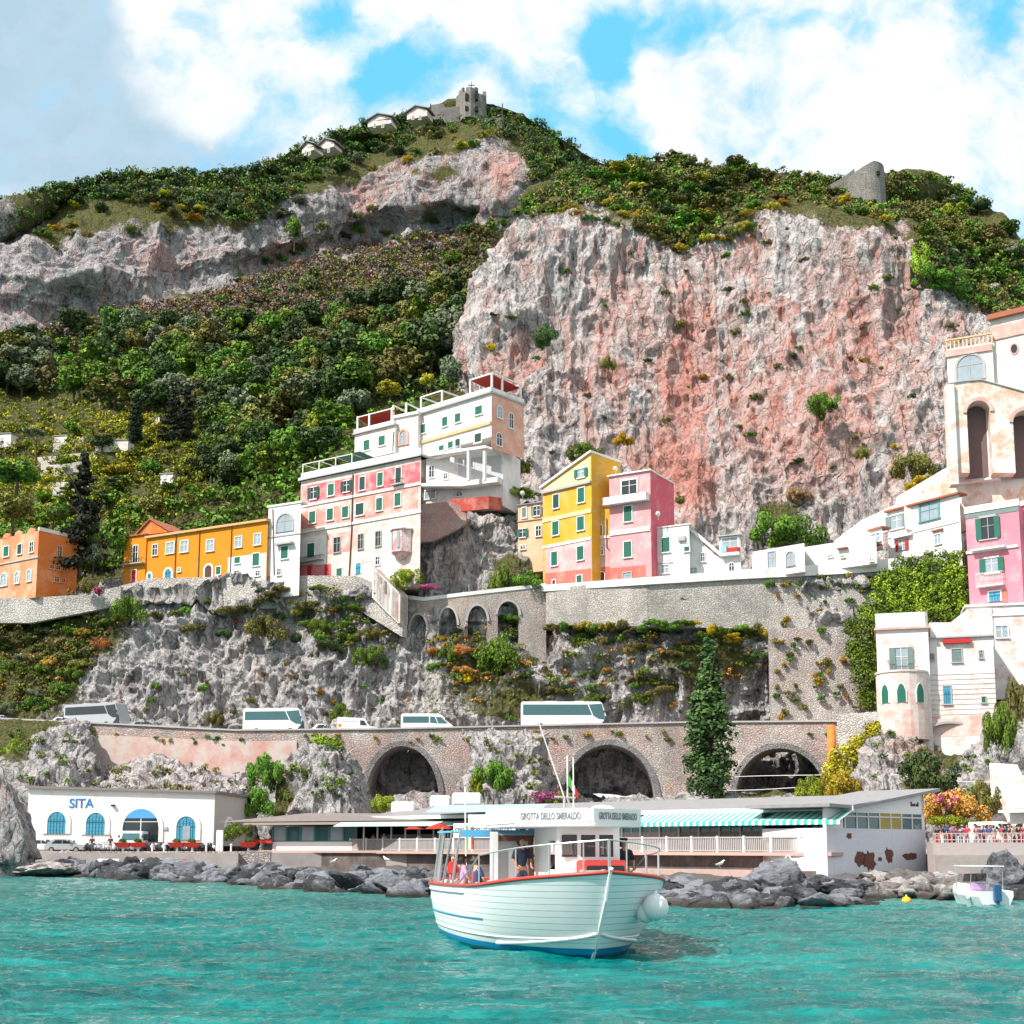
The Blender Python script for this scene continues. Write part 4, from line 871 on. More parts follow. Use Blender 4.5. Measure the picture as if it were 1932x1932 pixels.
# white loggia house
B = Bld('house', 'narrow white house with an arched loggia between the orange and the big pink building', 'house', 'C', (207, 1070), (442, 1035), 219, 1590, 8, M_white, back=True)
B.cornice(M_white, .3, .15); B.win(325, 1182, 112, 128, 'ca', frame=.3, sill=False, trim=M_gtrim); B.win(325, 1395, 50, 88, 'gs'); B.part('door_canopy', M_gtrim, 270, 1325, 392, 1340, 0, .8); B.win(285, 1537, 26, 42, 'k')
B.pipe([(240, 1080), (250, 1560)]); B.part('string_course', M_gtrim, 207, 1265, 442, 1275, 0, .12)
# big pink building
PK = plaster('pale pink plaster', (.66, .38, .33), (.74, .64, .58), .8, .22, .3)
B = Bld('building', 'large faded pink and white building with rows of green shutters', 'building', 'C', (442, 880), (1312, 700), 222.5, 1600, 10, PK, back=True)
F = B.f; B.cornice(M_white, .5, .4); B.cornice(M_gtrim, .2, .5)
b = MB(); F.box(b, 0, F.L, F.zt+.5, F.zt+1.3, -.25, .05); b.build('parapet', M_white, B.root)
rose = plaster('rose red plaster', (.66, .13, .15), (.72, .38, .36), .55, .4, .2); salm = plaster('salmon plaster', (.72, .27, .22), (.78, .52, .46), .6, .4, .2)
B.quad('painted_storey', rose, [(446, 1058), (820, 985), (820, 850), (446, 915)], 0, .015)
B.quad('painted_storey', rose, [(836, 978), (1305, 880), (1305, 735), (836, 835)], 0, .015)
B.quad('painted_storey', salm, [(446, 1225), (795, 1165), (795, 1045), (446, 1090)], 0, .015); B.quad('painted_storey', salm, [(836, 1165), (1290, 1075), (1290, 905), (836, 1000)], 0, .015)
B.quad('painted_storey', salm, [(630, 1410), (795, 1385), (795, 1240), (630, 1265)], 0, .015)
B.quad('ground_storey', M_white, [(442, 1600), (625, 1600), (625, 1262), (442, 1290)], 0, .02); B.quad('ground_storey', plaster('blotched white plaster', (.78, .72, .68), (.70, .40, .36), .45, .5, .3), [(830, 1640), (1240, 1640), (1240, 1330), (830, 1400)], 0, .02)
B.quad('ground_storey', plaster('raspberry plaster', (.66, .22, .24), (.6, .12, .12), .4, .6, .2), [(320, 1575), (660, 1575), (660, 1478), (320, 1492)], .02, .035)
for a in ((375, 1530, 30, 70), (505, 1528, 34, 80), (632, 1518, 34, 70)): B.win(*a, 'rs', sill=False, trim=rose)
for y0, y1 in ((1068, 888), (1252, 1095)): B.band('string_course', M_white, 442, y0, 1312, y1, .4)
for a in ((535, 965, 42, 84, 'kod'), (662, 940, 44, 84, 'gs'), (775, 915, 42, 78, 'kod'), (888, 895, 40, 95, 'ds'), (1018, 865, 40, 95, 'gs'), (1150, 838, 40, 116, 'ds'), (527, 1140, 45, 84, 'gs'), (655, 1120, 45, 84, 'gs'), (765, 1102, 45, 80, 'gs'), (870, 1082, 58, 84, 'ds'), (1012, 1046, 44, 90, 'gs'), (1145, 1012, 44, 92, 'gs')): B.win(*a)
for a in ((705, 1340, 46, 106, 'k'), (876, 1315, 36, 104, 'k'), (1003, 1295, 36, 104, 'k')): B.win(*a, trim=M_gtrim)
B.win(515, 1378, 52, 96, 'gs', sill=False); B.balcony(440, 610, 1430, 1455, .9); B.win(722, 1538, 40, 56, 'gs'); B.win(860, 1512, 38, 78, 'bs', sill=False); B.win(1000, 1455, 30, 56, 'k')
B.balcony(1112, 1190, 868, 900, .7); B.pipe([(822, 830), (812, 1240), (793, 1570)], .12)
b = MB(); c0 = F.pt(*B.q(1178, 1330)); pts = [(0, 0, 0)]                     # small octagonal turret
rr = 1.75; zz = [B.q(1178, 1400)[1], B.q(1178, 1240)[1]]
b.lathe([(rr*.3, zz[0]-1.0), (rr, zz[0]), (rr, zz[1])], c0*[1, 1, 0], 8); t_ = b.build('turret', plaster('pink turret', (.66, .30, .30), (.8, .72, .70), .6, .8, .1), B.root)
b = MB(); b.lathe([(rr*1.15, zz[1]), (rr*1.15, zz[1]+.2), (rr*.8, zz[1]+.7), (.1, zz[1]+.9)], c0*[1, 1, 0], 8); b.build('cornice', M_white, t_)
for a in (-.5, .3): 
    b = MB(); n = F.n*math.cos(a)+F.u*math.sin(a); q = np.cross([0, 0, 1], n); m = c0*[1, 1, 0]+n*(rr*.93); b.hexa([m-q*.22+[0, 0, zz[0]+.5], m+q*.22+[0, 0, zz[0]+.5], m+q*.22+n*.1+[0, 0, zz[0]+.5], m-q*.22+n*.1+[0, 0, zz[0]+.5], m-q*.22+[0, 0, zz[1]-.4], m+q*.22+[0, 0, zz[1]-.4], m+q*.22+n*.1+[0, 0, zz[1]-.4], m-q*.22+n*.1+[0, 0, zz[1]-.4]]); b.build('turret_window', M_curt, t_)
# roof frame with green awning
fr_ = thing('roof_pergola', 'white post frame with a green awning on the left roof of the pink building', 'pergola', F.pt(4, F.zt+.5, -2))
b = MB(); ups = [B.q(x, 850)[0] for x in (445, 562, 682, 800)]; zt = F.zt+2.9
for u in ups:
    for d in (-.3, -4): F.box(b, u-.06, u+.06, F.zt+.4, zt, d-.06, d+.06)
    F.box(b, u-.05, u+.05, zt-.1, zt, -4, -.3)
for d in (-.3, -4): F.box(b, ups[0], ups[-1], zt-.1, zt, d-.05, d+.05)
b.build('frame', M_trim, fr_); b = MB(); p = F.pt; b.prism([p(ups[2], zt+.05, -.3), p(ups[3]+1.6, zt+.05, -.3), p(ups[3]+1.6, zt-.15, -4.2), p(ups[2], zt-.15, -4.2)], (0, 0, .06)); b.build('awning', M_green, fr_)
# steps at the right foot of the pink building
b = MB(); Fs = facade('C', (960, 1500), (1130, 1690), 211, 209)
for k in range(18):
    x, y = 960+190*k/18, 1510+190*k/18; uu, zz_ = Fs.uv(*Z('C', x, y)); Fs.box(b, uu, uu+.5, zz_-4.5, zz_, -2.2, 0)
tag(b.build('staircase', M_white2), 'white outdoor staircase descending at the right foot of the pink building', 'staircase')
# hotel: left block, middle bay, right block
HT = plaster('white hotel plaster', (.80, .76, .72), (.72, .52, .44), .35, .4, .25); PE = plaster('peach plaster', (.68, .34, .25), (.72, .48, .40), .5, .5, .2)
B = Bld('hotel', 'white hotel with peach end wall and red roof canopy standing highest above the pink building', 'hotel', 'C', (1290, 402), (1822, 240), 228, 700, 7.6, HT, deep=0)
F = B.f; B.cornice(M_gtrim, .3, .45); b = MB(); F.box(b, 0, F.L, F.zt+.3, F.zt+.95, -.2, .3); F.box(b, F.L-.2, F.L+.15, F.zt+.3, F.zt+.95, -7.6, .3); b.build('parapet', M_white, B.root)
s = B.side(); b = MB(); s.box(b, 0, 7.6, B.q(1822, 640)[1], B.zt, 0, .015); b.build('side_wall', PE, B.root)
for a in ((1880, 378, 36, 86, 'ca'), (1875, 575, 36, 92, 'ka')): B.win(*a, f=s)
fr0 = B.fr; B.fr = 'C'; B.win(1962, 440, 30, 110, 'ka', f=s); B.fr = fr0
B.band('string_course', flat('ochre band', (.60, .42, .22), .8), 1292, 600, 1820, 460, .5, .25)
for a in ((1325, 500, 40, 64, 'gs'), (1487, 447, 38, 66, 'gs'), (1580, 420, 40, 62, 'gs'), (1732, 365, 50, 60, 'gs'), (1462, 656, 36, 72, 'gs'), (1528, 622, 36, 60, 'gs'), (1580, 608, 34, 70, 'ds'), (1727, 565, 48, 64, 'ds')): B.win(*a)
B.balcony(1430, 1610, 655, 690, 1.0, M_white); B.quad('terrace_slab', M_white, [(1310, 705), (1330, 722), (1830, 650), (1822, 632)], 0, 1.4)
b = MB()
for x in (1692, 1808): 
    u, z = B.q(x, 760); F.box(b, u-.22, u+.22, B.q(x, 885)[1], B.q(x, 672)[1], .9, 1.3); b.build('pillar', M_white, B.root); b = MB()
LG = Bld('hotel', 'lower white storeys of the hotel with a grey loggia between two pillars', 'hotel', 'C', (1350, 712), (1905, 640), 226, 985, 7, M_white)
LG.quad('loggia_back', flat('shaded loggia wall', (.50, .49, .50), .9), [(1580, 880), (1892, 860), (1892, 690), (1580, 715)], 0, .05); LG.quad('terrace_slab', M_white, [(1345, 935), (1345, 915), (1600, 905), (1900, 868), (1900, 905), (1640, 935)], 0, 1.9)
for a in ((1390, 810, 34, 80, 'k'), (1492, 842, 24, 38, 'k'), (1660, 815, 24, 34, 'k'), (1590, 968, 40, 36, 'ka'), (1380, 975, 70, 60, 'c')): LG.win(*a)
# canopies on the hotel roof
for nm, xs3, hpx, lab, dd in (('a', (1662, 1822), 1.9, 'red roof canopy on white posts at the highest corner of the hotel', 7.5),):
    r_ = thing('roof_canopy', lab, 'canopy', F.pt(F.L, F.zt+.3, -3)); u0, u1 = B.q(1662, 260)[0], F.L-.1; zt = F.zt+.5+2.7; b = MB()
    for u in (u0, u1):
        for d in (-.2, -2.6, -7): F.box(b, u-.13, u+.13, F.zt+.3, zt, d-.13, d+.13)
    F.box(b, u0-.1, u1+.1, zt, zt+.2, -.35, -.05); F.box(b, u1-.15, u1+.15, zt, zt+.2, -7.2, -.05); F.box(b, u0-.15, u0+.15, zt, zt+.2, -7.2, -.05); F.box(b, u0, u1, zt, zt+.2, -7.3, -7); b.build('frame', M_trim, r_)
    b = MB(); p = F.pt; b.prism([p(u0+.1, zt-.05, -.3), p(u1-.1, zt-.05, -.3), p(u1-.1, zt-.5, -7), p(u0+.1, zt-.5, -7)], (0, 0, .06)); b.build('awning', M_redc, r_)
r_ = thing('roof_pergola', 'bare white pergola posts on the middle of the hotel roof', 'pergola', F.pt(2, F.zt+.3, -2)); b = MB(); ups = [B.q(x, 350)[0] for x in (1308, 1460)]
for u in ups: F.box(b, u-.12, u+.12, F.zt+.3, F.zt+3.1, -.25, .0); F.box(b, u-.1, u+.1, F.zt+.3, F.zt+3.0, -4.1, -3.9); F.box(b, u-.1, u+.1, F.zt+2.9, F.zt+3.1, -4, 0)
F.box(b, ups[0], ups[1], F.zt+2.95, F.zt+3.12, -.2, -.05); F.box(b, ups[0], ups[1], F.zt+2.9, F.zt+3.05, -4.1, -3.95); b.build('frame', M_trim, r_)
B2 = Bld('hotel', 'left wing of the white hotel with a red canopied roof terrace and two green windows', 'hotel', 'C', (832, 545), (1125, 472), 234, 740, 9, HT)
B2.cornice(M_gtrim, .25, .4); F2 = B2.f; b = MB(); F2.box(b, 0, F2.L, F2.zt+.25, F2.zt+.85, -.2, .3); b.build('parapet', M_white, B2.root)
for a in ((920, 618, 42, 72, 'gs'), (1030, 585, 46, 68, 'gs')): B2.win(*a)
B2.balcony(900, 1130, 660, 700, .8, M_white); B2.pipe([(1117, 520), (1105, 700)])
r_ = thing('roof_canopy', 'low red canopy on white posts over the left wing of the hotel', 'canopy', F2.pt(3, F2.zt+.3, -2)); b = MB(); ups = [B2.q(x, 430)[0] for x in (848, 932, 1095)]; zt = F2.zt+3.0
for u in ups: F2.box(b, u-.13, u+.13, F2.zt+.2, zt+.2, -.3, -.05); F2.box(b, u-.1, u+.1, F2.zt+.2, zt, -4.1, -3.9)
F2.box(b, ups[0], ups[2], zt, zt+.15, -.25, -.1); b.build('frame', M_trim, r_); b = MB(); p = F2.pt
b.prism([p(ups[0], zt-.05, -.3), p(ups[2], zt+.0, -.3), p(ups[2]-.5, zt-.9, -4.5), p(ups[0], zt-.9, -4.5)], (0, 0, .06)); b.build('awning', M_redc, r_)
B3 = Bld('hotel', 'projecting middle bay of the hotel with one tall peach edged arched window', 'hotel', 'C', (1128, 425), (1290, 392), 229, 720, 8, HT)
B3.cornice(M_white, .5, .3); B3.win(1185, 562, 50, 100, 'ca', frame=.35, trim=PE)
r_ = thing('roof_pergola', 'white roof posts between the red canopy and the middle bay of the hotel', 'pergola', B3.f.pt(1, B3.zt, -2)); b = MB()
for x in (1100, 1192): u = B3.q(x, 380)[0]; B3.f.box(b, u-.12, u+.12, B3.zt, B3.zt+2.6, -.6, -.3); B3.f.box(b, u-.1, u+.1, B3.zt+2.4, B3.zt+2.6, -4, -.3); B3.f.box(b, u-.1, u+.1, B3.zt, B3.zt+2.5, -4.2, -4)
b.build('frame', M_trim, r_)
# red walls of the terrace on the spur
BR = plaster('red brick wall', (.50, .07, .05), (.55, .20, .16), .5, .6, .3); BP = stonewall('washed red wall', (.50, .27, .24), (.60, .42, .38), tintc=(.55, .18, .15), tamt=.5, bs=.7, moss=.1)
ribbon('terrace_parapet', 'bright red parapet curving round the hotel terrace', 'parapet', [Z('C', 1520, 1012)+(216,), Z('C', 1700, 995)+(214,), Z('C', 1800, 985)+(214,), Z('C', 1890, 998)+(217,), Z('C', 1900, 1000)+(224,)], 2.0, .4, BR)
ribbon('terrace_wall', 'washed out pink wall below the red parapet of the hotel terrace', 'retaining wall', [Z('C', 1290, 1045)+(215.5,), Z('C', 1400, 1035)+(215.5,), Z('C', 1520, 1025)+(215.3,), Z('C', 1640, 1070)+(215.0,)], [6.0, 6.0, 5.0, 2.5], 1.0, BP)
# cream house
CRM = plaster('cream peach plaster', (.70, .46, .28), (.74, .52, .40), .5, .5, .2)
B = Bld('house', 'small cream house with a grey roof to the left of the yellow house', 'house', 'D', (275, 478), (455, 455), 217.5, 830, 8, CRM)
b = MB(); F = B.f; p = F.pt; b.hexa([p(-.2, F.zt, .3), p(F.L+.1, F.zt, .3), p(F.L+.1, F.zt, -8), p(-.2, F.zt, -8), p(-.2, F.zt+.15, .3), p(F.L, F.zt+.15, .3), p(F.L, F.zt+2.2, -7), p(.8, F.zt+2.2, -7)]); b.build('roof', M_slate, B.root)
for a in ((322, 527, 30, 72, 'ts'), (413, 515, 40, 66, 'kot'), (310, 675, 40, 58, 'kow'), (425, 660, 36, 72, 'k'), (312, 778, 34, 26, 'k')): B.win(*a)
B.band('string_course', CRM, 275, 590, 455, 570, .12)
# yellow house
YL = plaster('yellow plaster', (.76, .38, .03), (.74, .46, .16), .5, .4, .3); YP = plaster('pale yellow plaster', (.80, .64, .36), (.76, .58, .34), .3, .4, .2)
B = Bld('house', 'tall yellow house with a steep mono pitch gable and pink lower storeys', 'house', 'D', (455, 384), (806, 302), 213, 1060, 7, YL, deep=.5, gable=[(806, 92), (455, 338)])
F = B.f; s = B.side(); zg = B.q(806, 92)[1]; zl = B.q(455, 338)[1]
b = MB(); F.poly(b, [(-.4, zl-.3), (F.L+.15, zg+.05), (F.L+.15, zg+.35), (-.5, zl)], -7.2, .35); b.build('roof', M_trim, B.root)
B.quad('gable', YP, [(459, 372), (800, 292), (800, 118), (459, 350)], 0, .015); B.band('cornice', M_gtrim, 455, 384, 806, 304, .35, .35)
red2 = plaster('brick red plaster', (.62, .12, .09), (.60, .18, .14), .5, .4, .2); b = MB(); s.box(b, 0, 7, B.q(806, 520)[1], B.q(806, 300)[1], 0, .015); b.build('side_wall', red2, B.root); b = MB(); s.poly(b, [(0, B.q(806, 300)[1]), (7, B.q(806, 300)[1]), (7, zg), (0, zg)], 0, .015); b.build('side_wall', plaster('apricot plaster', (.72, .33, .17), (.70, .38, .25), .4, .4, .2), B.root)
B.band('string_course', YP, 455, 578, 806, 520, .6, .12)
pinkl = plaster('light pink plaster', (.72, .36, .37), (.76, .56, .54), .5, .4, .3); redb = plaster('coral red plaster', (.68, .16, .13), (.70, .30, .24), .4, .5, .2)
B.quad('painted_storey', pinkl, [(470, 965), (806, 930), (806, 712), (470, 785)], 0, .015); B.quad('painted_storey', redb, [(470, 1065), (806, 1040), (806, 932), (470, 968)], 0, .015); B.band('string_course', M_trim, 458, 778, 806, 712, .4, .12)
for a in ((735, 240, 50, 62, 'cog'), (553, 445, 42, 98, 'ds'), (735, 400, 48, 104, 'gs'), (550, 640, 46, 98, 'gs'), (732, 605, 50, 98, 'gs'), (541, 860, 44, 100, 'gs'), (730, 820, 48, 98, 'gs'), (538, 1030, 22, 30, 'nn'), (722, 1010, 38, 58, 'gs')): B.win(*a)
B = Bld('house', 'lower yellow and pink annex between the yellow gable house and the pink house', 'house', 'D', (806, 505), (940, 498), 208.2, 1060, 5, YL, deep=.5)
B.band('string_course', M_trim, 806, 710, 940, 698, .4, .12); B.quad('painted_storey', pinkl, [(806, 925), (940, 915), (940, 708), (806, 716)], 0, .015); B.quad('painted_storey', redb, [(806, 1050), (940, 1040), (940, 917), (806, 926)], 0, .015)
B.win(870, 655, 28, 80, 'nna'); B.win(878, 800, 26, 58, 'ga'); B.win(883, 990, 38, 66, 'na'); B.pipe([(918, 570), (918, 780), (955, 810), (965, 920)])
# pink house
PNK = plaster('pink plaster', (.72, .33, .35), (.76, .50, .49), .4, .4, .25); PNK2 = plaster('deep rose plaster', (.66, .12, .17), (.66, .22, .26), .4, .4, .2)
B = Bld('house', 'pink cube house with a white balcony beside the yellow gable house', 'house', 'D', (936, 268), (1232, 222), 206.8, 1060, 8.5, PNK, deep=.5)
B.cornice(M_trim, .2, .3); s = B.side(); b = MB(); s.box(b, 0, 8.5, B.zb, B.zt, 0, .015); b.build('side_wall', PNK2, B.root)
B.band('string_course', M_white, 940, 680, 1232, 640, .7, .15); B.quad('painted_storey', redb, [(940, 1050), (1200, 1025), (1200, 905), (940, 930)], 0, .015)
B.win(1083, 340, 108, 96, 'k', sill=False); B.balcony(912, 1228, 408, 455, 1.1, M_white, solid=True)
for a in ((1073, 535, 56, 112, 'gs'), (1072, 793, 56, 112, 'gs')): B.win(*a)
B.win(1067, 985, 60, 48, 'c', trim=M_gtrim)
for i, (x, y, Y, lab) in enumerate(((1292, 535, 203, 'white satellite dish on the rose side wall of the pink house'), (982, 208, 206, 'white satellite dish on the roof of the pink cube house'), (310, 385, 215, 'white satellite dish on the roof of the cream house'))):
    c = P(*Z('D', x, y), Y); t_ = thing('satellite_dish', lab, 'dish', c); b = MB(); b.lathe([(.02, 0), (.22, .04), (.36, .11), (.38, .13), (.2, .06), (.02, .02)], (0, 0, 0), 14, 'y'); o = b.build('dish', M_trim, t_, local=True, smooth=True); o.rotation_euler = (.3, 0, .3); b = MB(); b.tube([(0, .1, -.9), (0, .1, 0)], .04, 6); b.build('mast', M_gtrim, t_, local=True)
# white houses to the right of the pink house
B = Bld('house', 'plain white house with one green shuttered window and an outdoor stair', 'house', 'D', (1206, 650), (1515, 612), 206, 1080, 8, M_white, back=True)
B.cornice(M_trim, .15, .15); B.win(1347, 760, 58, 104, 'gs')
for a in ((1500, 790, 36, 34, 'gs'), (1342, 935, 54, 58, 'c')): B.win(*a)
B.part('air_conditioner', M_gtrim, 1440, 700, 1492, 732, 0, .4); B.part('ledge', M_gtrim, 1210, 893, 1400, 899, 0, .12)
B = Bld('house', 'low white house wall with a slanting stair parapet beside the plain white house', 'house', 'D', (1515, 700), (1745, 860), 204.6, 1080, 6, M_white, Yr=203.5, gable=[(1745, 850), (1700, 830), (1515, 655)])
B.win(1545, 950, 54, 48, 'c'); B.win(1615, 850, 24, 58, 'k'); b = MB(); B.f.poly(b, [B.q(x, y) for x, y in ((1515, 625), (1740, 815), (1740, 845), (1515, 655))], 0, .5); b.build('stair_parapet', M_white, B.root)
B = Bld('kiosk', 'white flat roofed room with a red balcony cloth at the end of the stair', 'house', 'D', (1732, 705), (1885, 690), 203.5, 1080, 5, M_white, back=True)
B.cornice(M_gtrim, .15, .5); B.win(1812, 745, 110, 66, 'c'); B.part('balcony_cloth', MATS['red paint'], 1795, 785, 1880, 822, 0, .8); B.part('balcony_cloth', flat('pale blue cloth', (.25, .5, .7), .8), 1755, 775, 1795, 822, 0, .8); B.win(1824, 920, 34, 60, 'ka'); B.part('ledge', M_trim, 1750, 822, 1885, 842, 0, .85)
B = Bld('house', 'long low white wall house with a barred window and an arched window under the cliff', 'house', 'G', (-40, 715), (340, 650), 203.2, 930, 6, M_white, back=True, deep=-.3)
B.win(105, 770, 50, 110, 'c', trim=M_gtrim); B.win(240, 762, 56, 96, 'ca', trim=M_gtrim)
B = Bld('house', 'low white wall house stepping up the hill below the ramp', 'house', 'G', (340, 680), (860, 600), 201.6, 900, 6, M_white, back=True, deep=-.6)
for a in ((530, 744, 30, 12, 'k'), (622, 746, 26, 14, 'k'), (830, 768, 20, 24, 'k')): B.win(*a)
B.part('door_canopy', M_tile, 585, 686, 660, 694, 0, .6)
B = Bld('house', 'white house with red eaves, teal windows and a red shuttered door', 'house', 'E', (940, 1590), (1462, 1455), 200, 2010, 8, M_white, back=True)
B.cornice(M_tile, .25, .5); B.win(1015, 1655, 84, 98, 'cot'); B.win(1248, 1582, 128, 118, 'c', trim=flat('teal frame', (.10, .30, .30), .6)); B.win(1052, 1825, 48, 80, 'cor', sill=False); B.win(1310, 1780, 44, 70, 'c'); B.part('door_canopy', M_trim, 990, 1758, 1130, 1768, 0, .6); B.part('door_canopy', M_tile, 1270, 1712, 1350, 1722, 0, .4)
B.band('string_course', M_gtrim, 940, 1775, 1462, 1660, .12, .08)
B = Bld('shrine', 'small white projecting bay with a red tiled hood left of the red eaved house', 'shrine', 'E', (815, 1725), (905, 1700), 198, 1850, 3, M_white, back=True, deep=0)
B.cornice(M_tile, .25, .3); B.win(860, 1770, 66, 60, 'c'); B.part('ledge', MATS['red paint'], 808, 1828, 908, 1838, 0, .4)
# white ramp up to the church
ribbon('ramp_wall', 'white ramp parapet climbing to the church arcade', 'ramp', [Z('E', 560, 1790)+(203,), Z('E', 760, 1640)+(202,), Z('E', 1000, 1530)+(201.5,), Z('E', 1010, 1475)+(201.4,), Z('E', 1390, 1250)+(197,), Z('E', 1480, 1240)+(195,)], [3, 3, 3.5, 4.5, 4, 4], .8, M_white)
ribbon('ramp_wall', 'stained cream wall under the upper ramp beside the church', 'ramp', [Z('E', 1060, 1500)+(196.5,), Z('E', 1300, 1375)+(194.5,), Z('E', 1500, 1255)+(193,), Z('E', 1900, 1030)+(190,), Z('E', 2100, 930)+(188,)], [4, 8, 9, 11, 11], 1.0, plaster('stained cream plaster', (.80, .73, .68), (.66, .42, .28), .6, .35, .4))
# church and arcade at the right edge
CH = plaster('church white', (.80, .76, .72), (.72, .56, .46), .4, .3, .3); CHp = plaster('church blush plaster', (.68, .36, .32), (.74, .52, .46), .5, .5, .2)
B = Bld('church', 'white church building with a large grey arched window below a baluster railing', 'church', 'E', (1370, 405), (1700, 352), 192.5, 1230, 12, CH)
B.win(1540, 540, 190, 186, 'ca', frame=.12, trim=M_gtrim, sill=False); B.part('cornice', CHp, 1362, 395, 1700, 440, 0, .25)
b = MB(); F = B.f
for k in range(12): u = F.L*k/11; F.box(b, u-.09, u+.09, B.zt, B.zt+1.2, -.3, -.1)
F.box(b, 0, F.L, B.zt+1.2, B.zt+1.4, -.35, 0); b.build('balustrade', plaster('ochre balusters', (.72, .48, .26), (.78, .62, .48), .5, .8, .1), B.root)
B = Bld('church', 'taller church block with red tiled eaves and a small oval window at the right edge', 'church', 'E', (1690, 200), (2200, 80), 190.5, 700, 12, CH)
B.cornice(M_tile, .7, .7); B.part('frieze', CHp, 1690, 190, 2200, 290, 0, .2); b = MB(); c0 = B.f.pt(*B.q(1862, 402)); 
u, z = B.q(1862, 402); b = MB(); B.f.poly(b, [(u+.62*math.cos(t), z+.85*math.sin(t)) for t in np.linspace(0, 2*PI, 20)[:-1]], 0, .12); o = b.build('window', CHp, B.root); b = MB(); B.f.poly(b, [(u+.42*math.cos(t), z+.62*math.sin(t)) for t in np.linspace(0, 2*PI, 20)[:-1]], .12, .16); b.build('pane', M_glass, o)
root, _ = archwall('arcade', 'weathered white arcade below the church with tall dark arches', 'arcade', [Z('E', 1362, 660)+(189,), Z('E', 1500, 640)+(188.5,), Z('E', 1620, 630)+(188,), Z('E', 1932, 715)+(187,), Z('E', 2200, 780)+(186,)],
    [Z('E', 0, 1300)[1]]*5, [(Z('E', 1590, 0)[0], 1.5, Z('E', 0, 860)[1], Z('E', 0, 780)[1]), (Z('E', 1925, 0)[0], 1.5, Z('E', 0, 930)[1], Z('E', 0, 850)[1])], 2.2, plaster('arcade plaster', (.80, .74, .70), (.66, .42, .30), .6, .4, .5), CHp, .5, parapet=(.15, .2, M_gtrim), inner=flat('shaded arcade back', (.17, .11, .11), .9))  # back wall coloured dark to stand for the shade inside the arches
ribbon('pilaster', 'white buttress pillar at the left end of the church arcade', 'buttress', [Z('E', 1368, 660)+(188.4,), Z('E', 1425, 655)+(188.2,)], 14, 2, M_white2)
# pink house at the right edge
PR = plaster('candy pink plaster', (.72, .24, .31), (.76, .38, .42), .4, .4, .2)
B = Bld('house', 'bright candy pink house with green shutters and a white railed roof at the right edge', 'house', 'G', (1507, 440), (1892, 378), 187.5, 1095, 9, PR)
F = B.f; b = MB(); F.box(b, -.1, F.L+.1, F.zt, F.zt+.9, -.3, .15); b.build('parapet', M_white, B.root); b = MB(); F.box(b, 0, F.L, F.zt-.7, F.zt-.05, 0, .06); b.build('frieze', M_gshut, B.root)
B.win(1672, 542, 92, 156, 'ko', trim=M_gtrim, frame=.3); B.win(1700, 812, 92, 108, 'co', trim=M_trim); B.balcony(1600, 1792, 868, 958, .9, M_trim); B.win(1722, 1038, 84, 74, 'kb', sill=False); B.part('door', redb, 1780, 990, 1812, 1080, 0, .1)
B.band('string_course', M_trim, 1515, 720, 1892, 672, .35, .2); B.part('awning', M_trim, 1560, 688, 1810, 700, .2, .9)
B2 = Bld('house', 'second candy pink wall turning the corner at the extreme right edge', 'house', 'G', (1892, 385), (2250, 330), 184.5, 1095, 9, PR)
B2.win(1908, 770, 60, 108, 'ds'); B2.win(2050, 560, 90, 150, 'ko'); B2.cornice(M_trim, .6, .3)
WB = plaster('blotchy white base', (.80, .76, .73), (.68, .44, .38), .5, .4, .4)
B = Bld('terrace', 'white terrace base with one window between the pink house and the villa', 'terrace', 'G', (1512, 1115), (2250, 1085), 183, 1620, 9, WB)
B.cornice(M_white, .3, .2); B.win(1772, 1292, 84, 84, 'c'); B.band('string_course', M_trim, 1520, 1180, 2250, 1150, .3, .15)
ribbon('stair_wall', 'white slanting stair wall between the villa roof and the pink house', 'staircase', [Z('G', 1250, 1225)+(183,), Z('G', 1400, 1225)+(182.6,), Z('G', 1520, 1130)+(182.3,), Z('G', 1700, 1120)+(182,)], [5, 5, 8, 8], 1.2, WB)
# villa
VW = plaster('villa white', (.78, .74, .72), (.68, .50, .45), .4, .5, .35); VP = plaster('villa worn pink base', (.66, .40, .34), (.72, .62, .58), .7, .5, .4)
B = Bld('villa', 'white villa block with a grey shuttered balcony door over a round bay', 'villa', 'G', (858, 1278), (1236, 1262), 178, 2060, 9, VW)
F = B.f; b = MB(); F.box(b, -.2, F.L+.2, F.zt-.1, F.zt+.15, -9, .35); b.build('cornice', CHp, B.root); b = MB(); F.box(b, 0, F.L, F.zt+.15, F.zt+2.0, -.3, .1); F.box(b, F.L-.3, F.L, F.zt+.15, F.zt+2, -9, .1); b.build('parapet', M_white, B.root)
B.win(1043, 1492, 90, 170, 'cot', sill=False); B.balcony(945, 1140, 1500, 1582, .6, M_gshut)
u, z = B.q(1045, 1600); zb = B.q(1045, 2080)[1]; r_ = F.L*.5; b = MB(); c = F.pt(u, 0, -r_*.25)
b.lathe([(r_, zb), (r_, B.q(1045, 1870)[1])], c, 20); b.build('bay_base', VP, B.root); b = MB(); b.lathe([(r_, B.q(1045, 1870)[1]), (r_, z), (r_*1.04, z+.05), (r_*1.04, z+.3)], c, 20); bay = b.build('bay', plaster('bay plaster', (.68, .60, .57), (.66, .44, .38), .5, .6, .4), B.root)
